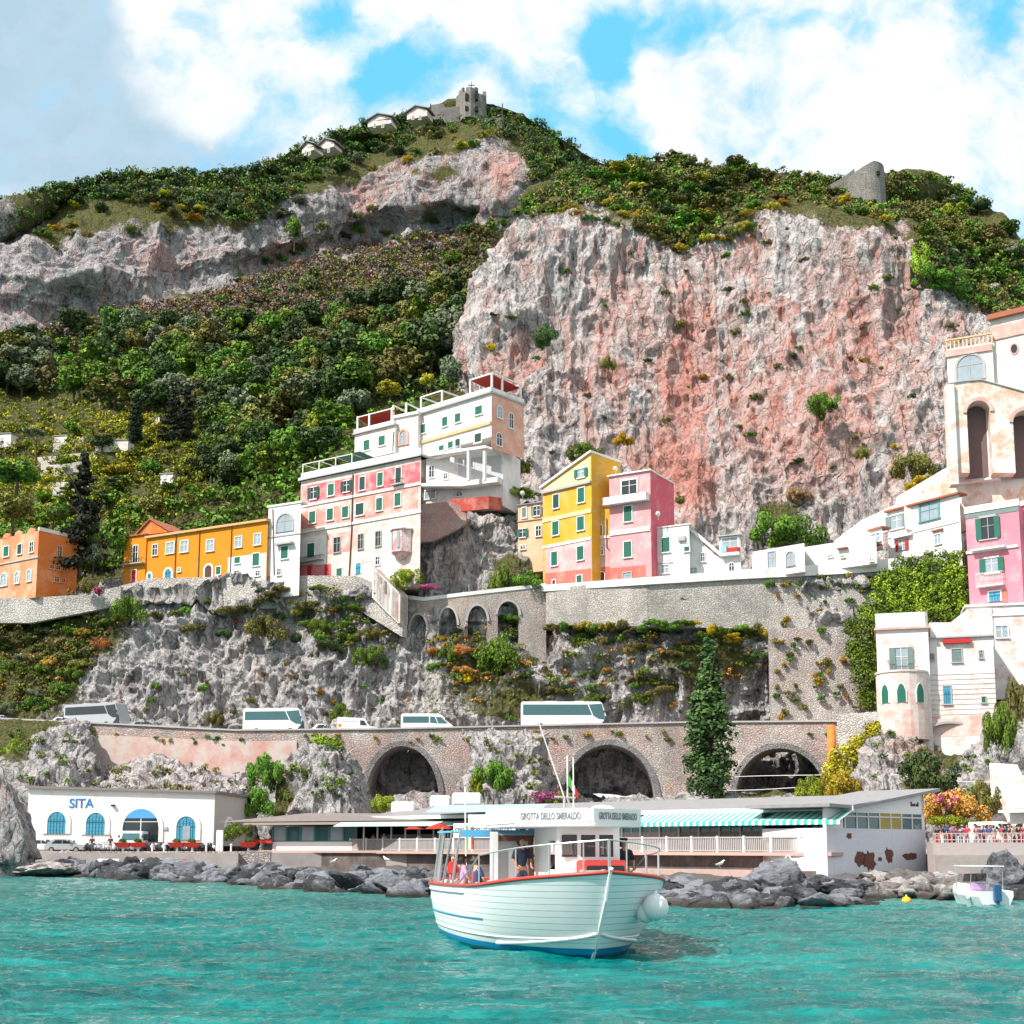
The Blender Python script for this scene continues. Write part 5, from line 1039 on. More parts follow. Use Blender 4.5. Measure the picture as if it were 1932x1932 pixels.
for a in (-.72, -.05, .72):
    n = F.n*math.cos(a)+F.u*math.sin(a); q = np.cross([0, 0, 1], n); m = c*[1, 1, 0]+n*(r_*.975); z0, z1 = B.q(1045, 1815)[1], B.q(1045, 1680)[1]; hw = .5; b = MB()
    pr = [(-hw, z0), (hw, z0), (hw, z0+(z1-z0)*.6), (hw*.6, z0+(z1-z0)*.87), (0, z1), (-hw*.6, z0+(z1-z0)*.87), (-hw, z0+(z1-z0)*.6)]
    b.prism([m+q*x*1.3+np.array([0, 0, (zz__-z0)*1.06+z0-.05]) for x, zz__ in pr], n*.10); w_ = b.build('bay_window', M_trim, bay); b = MB(); b.prism([m+q*x+np.array([0, 0, zz__]) for x, zz__ in pr], n*.16); o = b.build('bay_shutter', M_green, bay)
B = Bld('villa', 'right wing of the white villa with banded stucco and a red awning stripe', 'villa', 'G', (1236, 1345), (1705, 1325), 177.5, 2040, 9, VW)
B.cornice(M_gtrim, .2, .35); B.part('banded_storey', VP, 1236, 1900, 1705, 2050, 0, .02); b = MB(); F = B.f
z1, z0 = B.q(1450, 1600)[1], B.q(1450, 1890)[1]
for k in range(9): F.box(b, .1, F.L, z0+(z1-z0)*k/8-.04, z0+(z1-z0)*k/8+.04, 0, .05)
b.build('stucco_bands', plaster('band stucco', (.60, .42, .38), (.7, .6, .55), .6, .6, .2), B.root)
B.part('awning', MATS['red paint'], 1342, 1348, 1545, 1378, .1, .5)
for a in ((1445, 1465, 68, 92, 'ts'), (1265, 1475, 24, 38, 'k'), (1620, 1455, 22, 50, 'k'), (1376, 1752, 52, 126, 'cob'), (1640, 1785, 26, 40, 'gs')): B.win(*a, trim=M_gtrim)
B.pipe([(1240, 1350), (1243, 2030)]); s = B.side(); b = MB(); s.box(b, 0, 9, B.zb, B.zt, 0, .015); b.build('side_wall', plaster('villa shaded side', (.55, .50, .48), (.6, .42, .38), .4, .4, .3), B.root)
archwall('arch_bridge', 'worn pink arch carrying the villa over the rocks', 'arch', [Z('R', 1190, 385)+(176.8,), Z('R', 1400, 375)+(176.6,), Z('R', 1700, 370)+(176.4,)], [Z('R', 0, 700)[1]]*3, [(Z('R', 1395, 0)[0], 3.9*.92, Z('R', 0, 540)[1], Z('R', 0, 412)[1])], 7, VP, M_gtrim, .3)
ribbon('buttress', 'thin pink pillar rising to the left of the villa arch', 'buttress', [Z('R', 862, 480)+(176.5,), Z('R', 905, 480)+(176.5,)], 8, 1.2, VP)
ribbon('stone_wall', 'pale stone wall stepping up beside the coast road at the villa', 'retaining wall', [Z('R', 575, 345)+(188.5,), Z('R', 865, 325)+(186,)], [6, 7], 1.5, M_sw)
ribbon('quay_wall', 'tall blotched wall of the upper quay buildings at the right edge', 'retaining wall', [Z('R', 1680, 700)+(150,), Z('R', 1760, 700)+(149.5,), Z('R', 1800, 790)+(149,), Z('R', 2250, 780)+(147,)], [14, 14, 14, 14], 3, WB)
# garden terrace walls and small garden houses at left
GW = stonewall('pale garden wall', (.52, .47, .43), (.66, .60, .56), bs=.8, moss=.3)
for pts, h, lab in (([(340, 760), (560, 740), (870, 705)], 2.6, 'pale garden terrace wall highest beside the wood'), ([(370, 835), (600, 820), (760, 790)], 2.6, 'pale terrace wall in the middle of the gardens'), ([(480, 1030), (680, 1010), (800, 1020)], 1.8, 'low grey terrace wall just above the orange buildings'), ([(180, 870), (270, 860)], 2.2, 'short white garden wall beside the tall conifer'), ([(330, 980), (420, 985), (620, 985)], 1.5, 'third pale terrace wall down the gardens'), ([(480, 640), (700, 590), (760, 580)], 2.0, 'grey pergola wall at the foot of the wood')):
    W2 = []
    for x, y in pts:
        X_, Y_ = x/2.415/1.9876*1.0, (1400+y/2.415)/1.9876; p, n = hit(mount, X_, Y_); W2.append((X_, Y_, p[1]/K-3))
    ribbon('garden_wall', lab, 'garden wall', W2, h, .6, GW)
for x, y, w, h, lab in ((35, 590, 130, 80, 'white garden cottage at the left edge above the terraces'), (550, 600, 120, 60, 'white garden cottage beside the umbrella pine'), (1010, 640, 300, 60, 'broad pale garden building on the terraces'), (1400, 415, 90, 40, 'small white hut in the yellow trees below the wood'), (1510, 935, 110, 40, 'small white roofed hut on the terraces')):
    X_, Y_ = x/2.415/1.9876, (1400+y/2.415)/1.9876; p, n = hit(mount, X_, Y_); Yk = p[1]/K-1.5; ww = w/2.415/1.9876/2; hh = h/2.415/1.9876/2
    B = Bld('cottage', lab, 'cottage', 'F', (X_-ww, Y_-hh), (X_+ww, Y_-hh-1), Yk, Y_+hh+6, 5, M_white2, Yr=Yk-1.5, deep=.5); B.cornice(M_slate, .2, .2); B.win(X_-ww*.3, Y_+1, 3.2, 5, 'k')
# summit: ruined tower, wall, villas
TW = stonewall('ruin stone', (.15, .135, .12), (.24, .215, .19), (.08, .07, .06), bs=1.1, moss=.1)
c = P0(889, 212, 456); t_ = thing('ruined_tower', 'ruined square stone tower with broken battlements on the summit', 'tower', c-[0, 0, 2]); b = MB(); r = random.Random(3); n = 20; prof = []
for k in range(n):
    a = 2*PI*k/n; a2 = 2*PI*(k+1)/n; R = 5.4*(1+.12*math.cos(4*a+.8)); R2 = 5.4*(1+.12*math.cos(4*a2+.8)); top = 8.2+r.choice([0, .5, 1.4, 1.2, -.8])
    b.hexa([(R*math.cos(a), R*math.sin(a), -3), (R2*math.cos(a2), R2*math.sin(a2), -3), (R2*.75*math.cos(a2), R2*.75*math.sin(a2), -3), (R*.75*math.cos(a), R*.75*math.sin(a), -3), (R*.95*math.cos(a), R*.95*math.sin(a), top), (R2*.95*math.cos(a2), R2*.95*math.sin(a2), top), (R2*.75*math.cos(a2), R2*.75*math.sin(a2), top), (R*.75*math.cos(a), R*.75*math.sin(a), top)])
b.build('wall', TW, t_, local=True)
for x, z, h in ((-1.5, 3.4, 2.6), (2.1, 3.6, 3.4), (-1.5, -.6, 1.6), (2.2, -.8, 1.8)):
    b = MB(); b.box(x-.55, x+.55, -6.0, -4.6, z, z+h); b.build('window', flat('tower opening', (.012, .01, .01), .9), t_, local=True)
b = MB(); b.box(-.1, .1, -.1, .1, 9, 14.2); b.box(-1.2, 1.2, -.08, .08, 12.6, 12.9); b.build('cross', M_iron, t_, local=True)
ribbon('ruined_wall', 'broken stone wall beside the summit tower', 'wall', [(812, 198, 492), (835, 195, 492), (840, 203, 492), (870, 200, 493), (905, 222, 493), (950, 222, 493)], [6]*6, 2, TW, Pf=P)
for x, lab in ((948, 'thin pole on the summit to the right of the ruined tower'), (812, 'thin pole on the summit wall left of the ruined tower')):
    p = P(x, 222, 492); b = MB(); b.tube([p-[0, 0, 4], p+[0, 0, 5.5]], .22, 6); tag(b.build('pole', M_iron), lab, 'pole')
for TL, TR, Y, bt, lab in (((694, 229), (738, 226), 478, 240, 'white villa with a dark eaved roof on the ridge left of the tower'), ((768, 214), (806, 208), 486, 226, 'long white house just below the summit wall'), ((570, 281), (592, 277), 462, 290, 'small white roofed house at the left end of the summit ridge'), ((602, 276), (630, 271), 466, 284, 'pale house among trees on the left ridge')):
    B = Bld('ridge_house', lab, 'house', 'F', TL, TR, Y, bt, 5, M_white2, Yr=Y-3, deep=0); F = B.f; b = MB(); p = F.pt
    F.poly(b, [(-1, B.zt-.1), (F.L*.45, B.zt+1.9), (F.L+1, B.zt-.1), (F.L+1, B.zt+.2), (F.L*.45, B.zt+2.3), (-1, B.zt+.2)], -5.5, .8); b.build('roof', M_slate, B.root); b = MB(); F.poly(b, [(0, B.zt-.2), (F.L*.45, B.zt+1.8), (F.L, B.zt-.2)], -5, 0); b.build('gable', M_white2, B.root)
    for k in (.3, .65): B.win((TL[0]*(1-k)+TR[0]*k), TL[1]+8, 3.4, 7, 'k')
# round ruined tower on the cliff
c = P(1632, 352, 322); t_ = thing('round_tower', 'round ruined stone tower on top of the big cliff', 'tower', c); b = MB()
for k in range(24):
    a, a2 = 2*PI*k/24, 2*PI*(k+1)/24; T = lambda q: 4.2-2.6*max(0, -math.cos(q-.25))
    f_ = lambda R, q, z: (R*math.cos(q), R*math.sin(q), z)
    b.hexa([f_(4.8, a, -7), f_(4.8, a2, -7), f_(3.5, a2, -7), f_(3.5, a, -7), f_(4.5, a, T(a)), f_(4.5, a2, T(a2)), f_(3.7, a2, T(a2)), f_(3.7, a, T(a))])
b.build('wall', TW, t_, local=True); b = MB(); b.box(1.6, 2.4, -4.7, -4.2, .6, 1.5); b.build('window', MATS['tower opening'], t_, local=True)
ribbon('ruined_wall', 'sloping ruined wall running down from the round tower', 'wall', [(1560, 352, 322), (1590, 335, 322), (1612, 318, 322)], 6, 1.5, TW)
# ---------------------------------------------------------------- vehicles (local frame: +x forward, z up)
M_vw = flat('white vehicle paint', (.80, .80, .80), .25, 0, .03, spec=.6); M_vs = flat('silver vehicle paint', (.45, .48, .50), .3, .3, .05)
M_vd = flat('dark vehicle paint', (.03, .035, .05), .25, 0, .1); M_vr = flat('red vehicle paint', (.4, .03, .03), .3); M_tyre = flat('tyre rubber', (.02, .02, .02), .8); M_rim = flat('wheel rim', (.4, .4, .42), .4, .7)
M_lamp = flat('lamp glass', (.7, .7, .65), .2); M_teal = flat('teal tinted glass', (.04, .12, .13), .1, 0, .2, spec=.8)
def vehicle(name, label, cat, loc, rz, prof, W_, glass, wheels, r, paint, group=None, stripe=None, lamps=True, front=None, glassmat=None, extra=None):
    """prof: side outline (x,z); glass: list of side window outlines; wheels: x positions"""
    t = thing(name, label, cat, loc, rz, group); gm = glassmat or M_glass
    b = MB(); b.prism([(x, -W_/2, z) for x, z in prof], (0, W_, 0)); body = b.build('body', paint, t, bevel=.06, local=True)
    for g in glass:
        for yw in (-W_/2-.012, W_/2-.008): b = MB(); b.prism([(x, yw, z) for x, z in g], (0, .02, 0)); b.build('side_window', gm, t, local=True)
    if front:
        (xa, za), (xb, zb_) = front; b = MB(); n = np.array([zb_-za, 0, xa-xb]); n = n/np.linalg.norm(n)*.02
        b.prism([(xa, -W_*.43, za), (xa, W_*.43, za), (xb, W_*.40, zb_), (xb, -W_*.40, zb_)], n); b.build('windscreen', gm, t, local=True)
    for x in wheels:
        for s in (-1, 1):
            b = MB(); b.lathe([(r*.55, -.12), (r*.95, -.12), (r, -.08), (r, .08), (r*.95, .12), (r*.55, .12)], (x, s*(W_/2-.10), r), 18, 'y'); w = b.build('wheel', M_tyre, t, local=True)
            b = MB(); b.lathe([(.02, 0), (r*.5, .01), (r*.56, .03), (r*.56, -.02)], (x, s*(W_/2+.01), r), 14, 'y'); b.build('rim', M_rim, w, local=True)
    if lamps:
        xm = max(x for x, z in prof); zl = min(.75, prof[1][1]+.35)
        for s in (-1, 1): b = MB(); b.box(xm-.06, xm+.03, s*W_*.38-.15, s*W_*.38+.15, zl, zl+.18); b.build('headlight', M_lamp, t, bevel=.02, local=True)
    for s in (-1, 1):
        xm = (front[0][0]+front[1][0])/2-.05 if front else 0; zz_ = (front[0][1]+front[1][1])/2 if front else 1; b = MB(); b.box(xm-.08, xm+.08, s*(W_/2+.03)-.0, s*(W_/2+.22), zz_-.12, zz_+.14); b.build('mirror', M_vd, t, bevel=.02, local=True)
    if stripe:
        for (x0, x1, z0, z1, m_) in stripe:
            b = MB(); b.box(x0, x1, -W_/2-.012, -W_/2+.01, z0, z1); b.box(x0, x1, W_/2-.01, W_/2+.012, z0, z1); b.build('panel', m_, t, local=True)
    return t
def coach(label, loc, rz, L, H, glassm, paint, dark_front=True, group=None):
    h = L/2; prof = [(-h, .35), (h-.1, .35), (h+.05, 1.0), (h-.05, 1.7), (h-.75, H-.15), (h-1.1, H), (-h+.15, H), (-h, H-.25)]
    gl = [[(-h+.3, 2.1), (h-2.15, 2.1), (h-2.75, H-.42), (-h+.3, H-.42)]]
    gl2 = [[(h-1.95, 2.0), (h-1.2, 1.55), (h-.25, 1.45), (h-.8, H-.3), (h-2.6, H-.42)]]
    t = vehicle('coach', label, 'coach', loc, rz, prof, 2.5, gl+gl2, (-h*.55, h*.55), .5, paint, group, [( -h+.5, h-1, .95, .97, M_gtrim), (-h+2.0, -h+2.03, .45, 1.7, M_gtrim), (0, .03, .45, 1.7, M_gtrim)], front=((h-.04, 1.45), (h-.78, H-.25)), glassmat=glassm)
    if dark_front: b = MB(); b.prism([(h-1.2, -1.26, .6), (h+.03, -1.26, .6), (h+.07, -1.26, 1.0), (h-.0, -1.26, 1.6), (h-.25, -1.26, 2.1), (h-.55, -1.26, 1.3)], (0, .02, 0)); b.build('front_panel', M_vd, t, local=True)
    for x in (-h*.3, h*.35): b = MB(); b.box(x-.7, x+.7, -.7, .7, H, H+.16); b.build('roof_unit', M_vs, t, bevel=.05, local=True)
    return t
def onroad(px, dY=2.6):
    Y = np.interp(px, [-180, 0, 150, 440, 700, 985, 1300, 1580], [211, 207, 204, 199, 197, 197, 196, 190]); y = np.interp(px, [-180, 0, 150, 440, 700, 985, 1300, 1580], [1350, 1360, 1367, 1382, 1380, 1374, 1367, 1365])
    p = P(px, y, Y); p[2] -= .25; p[1] += dY; p[0] *= (p[1])/(p[1]-dY); return p
coach('grey and white coach with dark windows at the left end of the coast road', onroad(182, 4), math.radians(-24), 10.2, 3.7, M_glass, M_vs)
coach('white coach with a dark slanting front directly above the pink wall', onroad(520, 3), math.radians(-6), 8.8, 3.75, M_teal, M_vw)
coach('large white coach with a long teal window band above the second arch', onroad(1064, 3), 0, 12.0, 4.0, M_teal, M_vw)
h = 3.6; vehicle('minibus', 'white minibus with grey windows above the first arch', 'minibus', onroad(806, 3), 0, [(-h, .3), (h+.1, .3), (h+.2, .9), (h-.5, 1.45), (h-1.5, 2.55), (h-2.2, 2.75), (-h+.15, 2.75), (-h, 2.5)], 2.1, [[(-h+.3, 1.45), (.3, 1.45), (.3, 2.35), (-h+.3, 2.35)], [(.45, 1.45), (1.5, 1.35), (1.1, 2.3), (.45, 2.35)], [(1.6, 1.35), (2.9, 1.35), (2.0, 2.25), (1.25, 2.3)]], (-h*.6, h*.62), .38, M_vw, front=((h-.45, 1.45), (h-1.45, 2.5)), glassmat=M_teal)
h = 2.7; vehicle('delivery_van', 'white delivery van with a small orange mark behind the parapet', 'van', onroad(674, 3), 0, [(-h, .3), (h, .3), (h+.1, .85), (h-.75, 1.2), (h-1.5, 2.1), (h-1.9, 2.3), (-h, 2.45)], 2.0, [[(h-2.2, 1.3), (h-1.2, 1.25), (h-1.65, 1.95), (h-2.2, 2.0)]], (-h*.6, h*.62), .36, M_vw, stripe=[(-h+.15, -h+.6, 1.05, 1.5, flat('orange mark', (.75, .2, .02), .6)), (-h+.6, h-2.4, 1.75, 1.85, M_gtrim)], front=((h-.7, 1.25), (h-1.45, 2.05)))
def car(label, loc, rz, paint, L=4.2, group=None, H=1.45):
    h = L/2; return vehicle('car', label, 'car', loc, rz, [(-h, .28), (h, .28), (h+.03, .65), (h-.2, .82), (h-1.15, .92), (h-1.75, H-.05), (h-2.3, H), (-h+.9, H-.02), (-h+.25, .95), (-h-.02, .8)], 1.72,
        [[(-h+.75, .95), (-h+1.85, .95), (-h+1.85, H-.12), (-h+1.15, H-.13)], [(-h+1.92, .95), (h-1.3, .95), (h-1.85, H-.14), (-h+1.92, H-.12)]], (-h*.62, h*.64), .31, paint, group, front=((h-1.12, .95), (h-1.72, H-.08)))
car('small white car just ahead of the white delivery van on the coast road', onroad(612, 3), 0, M_vw, 3.7, H=1.55)
car('car roof peeping over the parapet to the left of the grey coach', onroad(122-0, 3)+[0, 0, 0], -.3, M_vw, 3.8)
car('pale car at the extreme left end of the coast road', onroad(10, 4), -.3, M_vs, 4.2)
car('low silver car right behind the grey coach', onroad(272, 3), -.15, M_vs, 4.0)
# ---------------------------------------------------------------- bus depot
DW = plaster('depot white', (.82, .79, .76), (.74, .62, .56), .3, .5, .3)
p0 = lambda x, y, Y: P0(*Z('L', x, y), Y)
B = Bld('bus_depot', 'flat roofed white bus depot with blue arched windows and a dark arched garage', 'building', 'L', (210, 878), (1556, 915), 151, 1300, 16, DW, Yr=149, Pf=P0, deep=0)
F = B.f; b = MB(); zs = F.ztr-F.zt; F.box(b, -.3, F.L+.3, F.zt-.05, F.zt+.22, -16.3, .45, zs); b.build('cornice', flat('depot eaves', (.22, .18, .17), .9), B.root)
s = B.side(); b = MB(); s.box(b, 0, 16, B.zb, F.ztr-.05, 0, .04); b.build('side_wall', plaster('depot shaded side', (.52, .48, .45), (.56, .44, .40), .4, .4, .4), B.root);  # side plaster greyer than the front: its shade is put into the colour
for a in ((413, 1130, 134, 158, 'ba'), (695, 1137, 138, 158, 'ba'), (1350, 1170, 140, 172, 'ba')): B.win(*a, frame=.55, sill=False)
B.win(1022, 1150, 262, 240, 'ka', frame=.5, sill=False)  # dark pane stands for the shade inside the open garage arch
F2_ = B.f; u0, u1, z0, z1 = B.rect(891, 1030, 1153, 1270); R_ = (u1-u0)/2; cu, cz = (u0+u1)/2, z1-R_; b = MB(); F2_.poly(b, [(cu+R_*math.cos(t), cz+R_*math.sin(t)) for t in np.linspace(.52, PI-.52, 12)], .10, .16); b.build('fanlight', flat('blue fanlight', (.08, .30, .62), .4), B.root)
B.part('door', M_curt, 1325, 1155, 1378, 1255, .07, .12); B.part('window', M_trim, 1630, 1100, 1700, 1250, .04, .1) if False else None
s.fr = 'L'; B.win(1655, 1180, 60, 150, 'ka', f=s, sill=False); B.part('lamp', M_iron, 812, 1000, 836, 1012, 0, .4); B.part('meter_box', M_gtrim, 1188, 1160, 1216, 1182, 0, .15)
def text(name, body, F, u, z, h, mat, parent, d=.05, align='LEFT', wd=1.0):
    c = bpy.data.curves.new(name, 'FONT'); c.body = body; c.size = h*1.38; c.extrude = .02; c.align_x = align; c.offset = .012*h*2
    dg = None; o = bpy.data.objects.new(name, c); COL.objects.link(o); bpy.context.view_layer.update()
    me = bpy.data.meshes.new_from_object(o.evaluated_get(bpy.context.evaluated_depsgraph_get())); bpy.data.objects.remove(o)
    me.materials.clear(); me.materials.append(mat); M_ = Matrix.Identity(4); n = Vector(F.n); uu = Vector(F.u)
    o = link(name, me, parent); off = np.zeros(3); q = parent
    while q is not None: off += np.array(q.location); q = q.parent
    p = F.pt(u, z, d)-off; R = Matrix((uu*wd, Vector((0, 0, 1)), n)).transposed().to_4x4(); o.matrix_basis = Matrix.Translation(Vector(p)) @ R; return o
u, z = B.q(500, 1022); text('lettering', 'SITA', F, u, z, 1.05, flat('sign blue', (.02, .16, .40), .5), B.root, .03, wd=1.0)
zq = 1.95
def onq(px, Y, z=zq): return np.array([(px-966)/2478*Y, Y, z])
car('silver hatchback parked in front of the left arched depot window', onq(140, 143), .05, M_vs, 4.1)
car('white low car parked at the left corner of the depot', onq(100, 147), .05, M_vw, 4.0)
h = 3.2; vehicle('minibus', 'pale bus nose poking out of the dark depot arch', 'minibus', onq(266, 146), -PI/2+.15, [(-h, .3), (h+.1, .3), (h+.2, .9), (h-.1, 1.3), (h-.6, 2.1), (h-1, 2.3), (-h, 2.3)], 2.2, [[(-h+.3, 1.3), (1.3, 1.3), (1.3, 2.0), (-h+.3, 2.0)]], (-h*.6, h*.62), .38, M_vw, front=((h-.05, 1.35), (h-.55, 2.05)), glassmat=M_teal)
def scooter(label, px, Y, rz, paint, group='scooters parked before the depot'):
    t = thing('scooter', label, 'scooter', onq(px, Y), rz, group); b = MB()
    b.prism([(-.6, -.14, .35), (.1, -.14, .3), (.4, -.14, .3), (.5, -.14, .95), (.4, -.14, .98), (.25, -.14, .45), (-.05, -.14, .5), (-.1, -.14, .75), (-.75, -.14, .78), (-.8, -.14, .6)], (0, .28, 0)); b.build('body', paint, t, bevel=.03, local=True)
    for x in (-.55, .6): b = MB(); b.lathe([(.1, -.05), (.24, -.05), (.26, 0), (.24, .05), (.1, .05)], (x, 0, .26), 14, 'y'); b.build('wheel', M_tyre, t, local=True)
    b = MB(); b.box(-.7, .0, -.13, .13, .78, .86); b.build('seat', M_vd, t, bevel=.03, local=True); b = MB(); b.tube([(.45, -.32, 1.05), (.42, 0, 1.0), (.45, .32, 1.05)], .025, 6); b.tube([(.6, 0, .3), (.42, 0, 1.02)], .03, 6); b.build('handlebar', M_iron, t, local=True); return t
r = random.Random(5)
for i in range(26):
    px = 178+i*9.6+r.uniform(-2, 2); scooter('scooter in the packed row between the depot and the red flower boxes', px, r.uniform(138, 141), PI/2+r.uniform(-.3, .3), r.choice([M_vd, M_vs, M_vd, M_vw]))
M_flr = flat('red planter', (.45, .03, .02), .7)
def planter(px, Y, label):
    t = thing('flower_box', label, 'planter', onq(px, Y), 0, 'red flower boxes on the quay'); b = MB(); b.hexa([(-.55, -.3, .55), (.55, -.3, .55), (.55, .3, .55), (-.55, .3, .55), (-.9, -.45, 1.05), (.9, -.45, 1.05), (.9, .45, 1.05), (-.9, .45, 1.05)]); b.build('box', M_flr, t, bevel=.03, local=True)
    b = MB(); b.box(-.1, .1, -.1, .1, 0, .56); b.build('post', M_trim, t, local=True)
    o = link('plant', CR['shrub'][0], t); setmat(o, FO['green']); o.location = (0, 0, 1.05); o.scale = (.5, .4, .55)
ht = [(246, 'first'), (274, 'second'), (346, 'third'), (374, 'fourth'), (478, 'last')]
for (px, w), wh in zip(ht, ('nearest the dark garage arch', 'between the garage arch and the blue door', 'just left of the blue arched door', 'just right of the blue arched door', 'beside the white post at the restaurant')): planter(px, 134, 'red flower box on a white post '+wh)
for px in (300, 322, 400, 424, 446): 
    b = MB(); c = onq(px, 133); b.tube([c, c+[0, 0, .8]], .09, 8); b.lathe([(.12, 0), (.14, .05), (.02, .14)], c+[0, 0, .78], 8); tag(b.build('bollard', M_trim), 'white bollard at the quay edge between the red flower boxes', 'bollard', 'white bollards at the quay edge')
for px in (424,): b = MB(); c = onq(px, 137); b.box(c[0]-.35, c[0]+.35, c[1], c[1]+.3, zq, zq+2.3); tag(b.build('information_board', M_vw, bevel=.03), 'narrow white upright board at the right corner of the depot', 'board')
b = MB(); pts = [onq(x, y, zq+.18) for x, y in ((62, 139), (190, 134), (460, 131), (520, 131))]
for p, q in zip(pts, pts[1:]): d = (q-p)/np.linalg.norm(q-p); n = np.array([d[1], -d[0], 0])*.3; b.hexa([p-[0, 0, 3]+n, q-[0, 0, 3]+n, q-[0, 0, 3]-n, p-[0, 0, 3]-n, p+n, q+n, q-n, p-n])
tag(b.build('quay_wall', stonewall('low quay wall', (.30, .27, .25), (.46, .40, .38), bs=.8, tintc=(.5, .3, .24), tamt=.5, moss=.1)), 'low stone wall along the quay edge before the depot', 'quay wall')
for px, Y, lab in ((232, 121, 'upturned white dinghy on the shelf above the rocks'), (300, 121, 'white dinghy lying beside the upturned one'), (372-14, 122, 'faded red dinghy above the rocks')):
    c = onq(px-12 if px < 240 else px, Y, 1.15); b = MB()
    secs = []
    for k in range(9):
        t_ = k/8; x = -1.7+3.4*t_; w = .75*math.sin(PI*min(1, .25+t_*.78))**.6 if t_ < 1 else .05; secs.append([(x, -w, .12), (x, -w*.8, .32), (x, 0, .62), (x, w*.8, .32), (x, w, .12)])
    base = len(b.v); b.v += [tuple(np.array(p)*.55+c) for s_ in secs for p in s_]
    for i in range(8):
        for k in range(4): q = base+i*5+k; b.f.append([q, q+1, q+6, q+5])
    b.f.append([base+k for k in range(5)]); o = b.build('dinghy', M_flr if 'red' in lab else M_vw, smooth=True); tag(o, lab, 'dinghy')
# ---------------------------------------------------------------- waterfront restaurants
A_ = P0(671, 1590, 140); B_ = P0(1572, 1590, 103); RF = Fac(A_, B_); RF.fr = 'R'; L_ = RF.L
RP = thing('restaurant', 'long waterfront restaurant with a pale sloping roof and a peeling white end wall', 'restaurant', RF.pt(L_/2, 1.95, -5))
uv = lambda fr, x, y, F=RF: F.uv(*Z(fr, x, y))
M_roofm = flat('pale metal roof', (.27, .265, .275), .6, 0, .25); M_dkwall = plaster('dark quay render', (.10, .085, .08), (.19, .15, .14), .6, .4, .7, (.25, .22, .2), .5)
zt = 2.1; eave = 5.7; top = 6.45
b = MB(); RF.box(b, 0, L_, .2, zt, -12, 0); b.build('base', M_dkwall, RP)
b = MB(); RF.box(b, 0, L_, zt, zt+1.75, -9, -3.4); b.build('wall', plaster('grey restaurant wall', (.42, .38, .36), (.5, .44, .42), .5, .4, .3), RP)
b = MB(); p = RF.pt; b.hexa([p(-1, eave-.2, -1.2), p(L_+1.2, eave-.2, -1.2), p(L_+1.2, top+.35, -13), p(-1, top+.35, -13), p(-1, eave+.1, -1.2), p(L_+1.2, eave+.1, -1.2), p(L_+1.2, top+.6, -13), p(-1, top+.6, -13)]); b.build('roof', M_roofm, RP)
b = MB(); RF.box(b, -1, L_+1.2, eave-.35, eave+.0, -1.25, -1.1); b.build('fascia', M_vw, RP)
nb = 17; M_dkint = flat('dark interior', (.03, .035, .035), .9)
for k in range(nb):
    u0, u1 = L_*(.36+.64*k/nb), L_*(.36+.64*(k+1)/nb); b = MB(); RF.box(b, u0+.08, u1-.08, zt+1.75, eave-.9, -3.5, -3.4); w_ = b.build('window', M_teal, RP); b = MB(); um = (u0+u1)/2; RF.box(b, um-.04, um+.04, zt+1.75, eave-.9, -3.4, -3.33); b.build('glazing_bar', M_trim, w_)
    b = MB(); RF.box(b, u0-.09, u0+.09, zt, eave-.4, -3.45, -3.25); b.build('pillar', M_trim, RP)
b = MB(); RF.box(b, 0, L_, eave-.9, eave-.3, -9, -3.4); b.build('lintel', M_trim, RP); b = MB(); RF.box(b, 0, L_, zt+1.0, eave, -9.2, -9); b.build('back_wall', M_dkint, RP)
ua = uv('M', 1150, 1080)[0]; ub = uv('R', 640, 1050)[0]; AWN = flat('turquoise awning cloth', (.06, .58, .48), .8, 0, .05)
def striped(name, c1, c2, n):
    m, t, bb = newmat(name); p_ = pos(t); f = t.math('FRACT', t.math('MULTIPLY', t.vmath('DOT_PRODUCT', p_, tuple(RF.u)), n)); c = t.mix(t.math('GREATER_THAN', f, .5), c1, c2); t.put(bb.inputs['Base Color'], c); bb.inputs['Roughness'].default_value = .8; return m
M_st = striped('striped awning', (.05, .50, .42), (.62, .80, .76), 1.6)
b = MB(); zz1, zz0 = eave-.35, eave-1.15; b.prism([p(ua, zz1, -1.2), p(ub, zz1, -1.2), p(ub, zz0, 1.0), p(ua, zz0, 1.0)], (0, 0, .05)); aw = b.build('awning', M_st, RP); b = MB(); RF.box(b, ua, ub, zz0-.28, zz0, .95, 1.0); b.build('valance', M_st, aw)
b = MB(); RF.box(b, -2.5, L_+.3, zt-.22, zt+.05, -1, .9); b.build('deck_edge', flat('pinkish deck edge', (.50, .34, .29), .85), RP)
M_rail = flat('grey lattice rail', (.40, .37, .36), .8)
for k in range(22):
    u0, u1 = L_*k/22, L_*(k+1)/22; b = MB()
    RF.box(b, u0+.1, u1, zt+.1, zt+.22, .70, .76); RF.box(b, u0+.1, u1, zt+1.15, zt+1.28, .66, .8)
    n = 14
    for q in range(n): uu = u0+.1+(u1-u0-.1)*q/n; RF.box(b, uu, uu+.11, zt+.2, zt+1.16, .71, .75)
    rl = b.build('railing', M_rail, RP); b = MB(); RF.box(b, u0-.09, u0+.09, zt, zt+1.35, .62, .82); b.build('post', M_trim, rl)
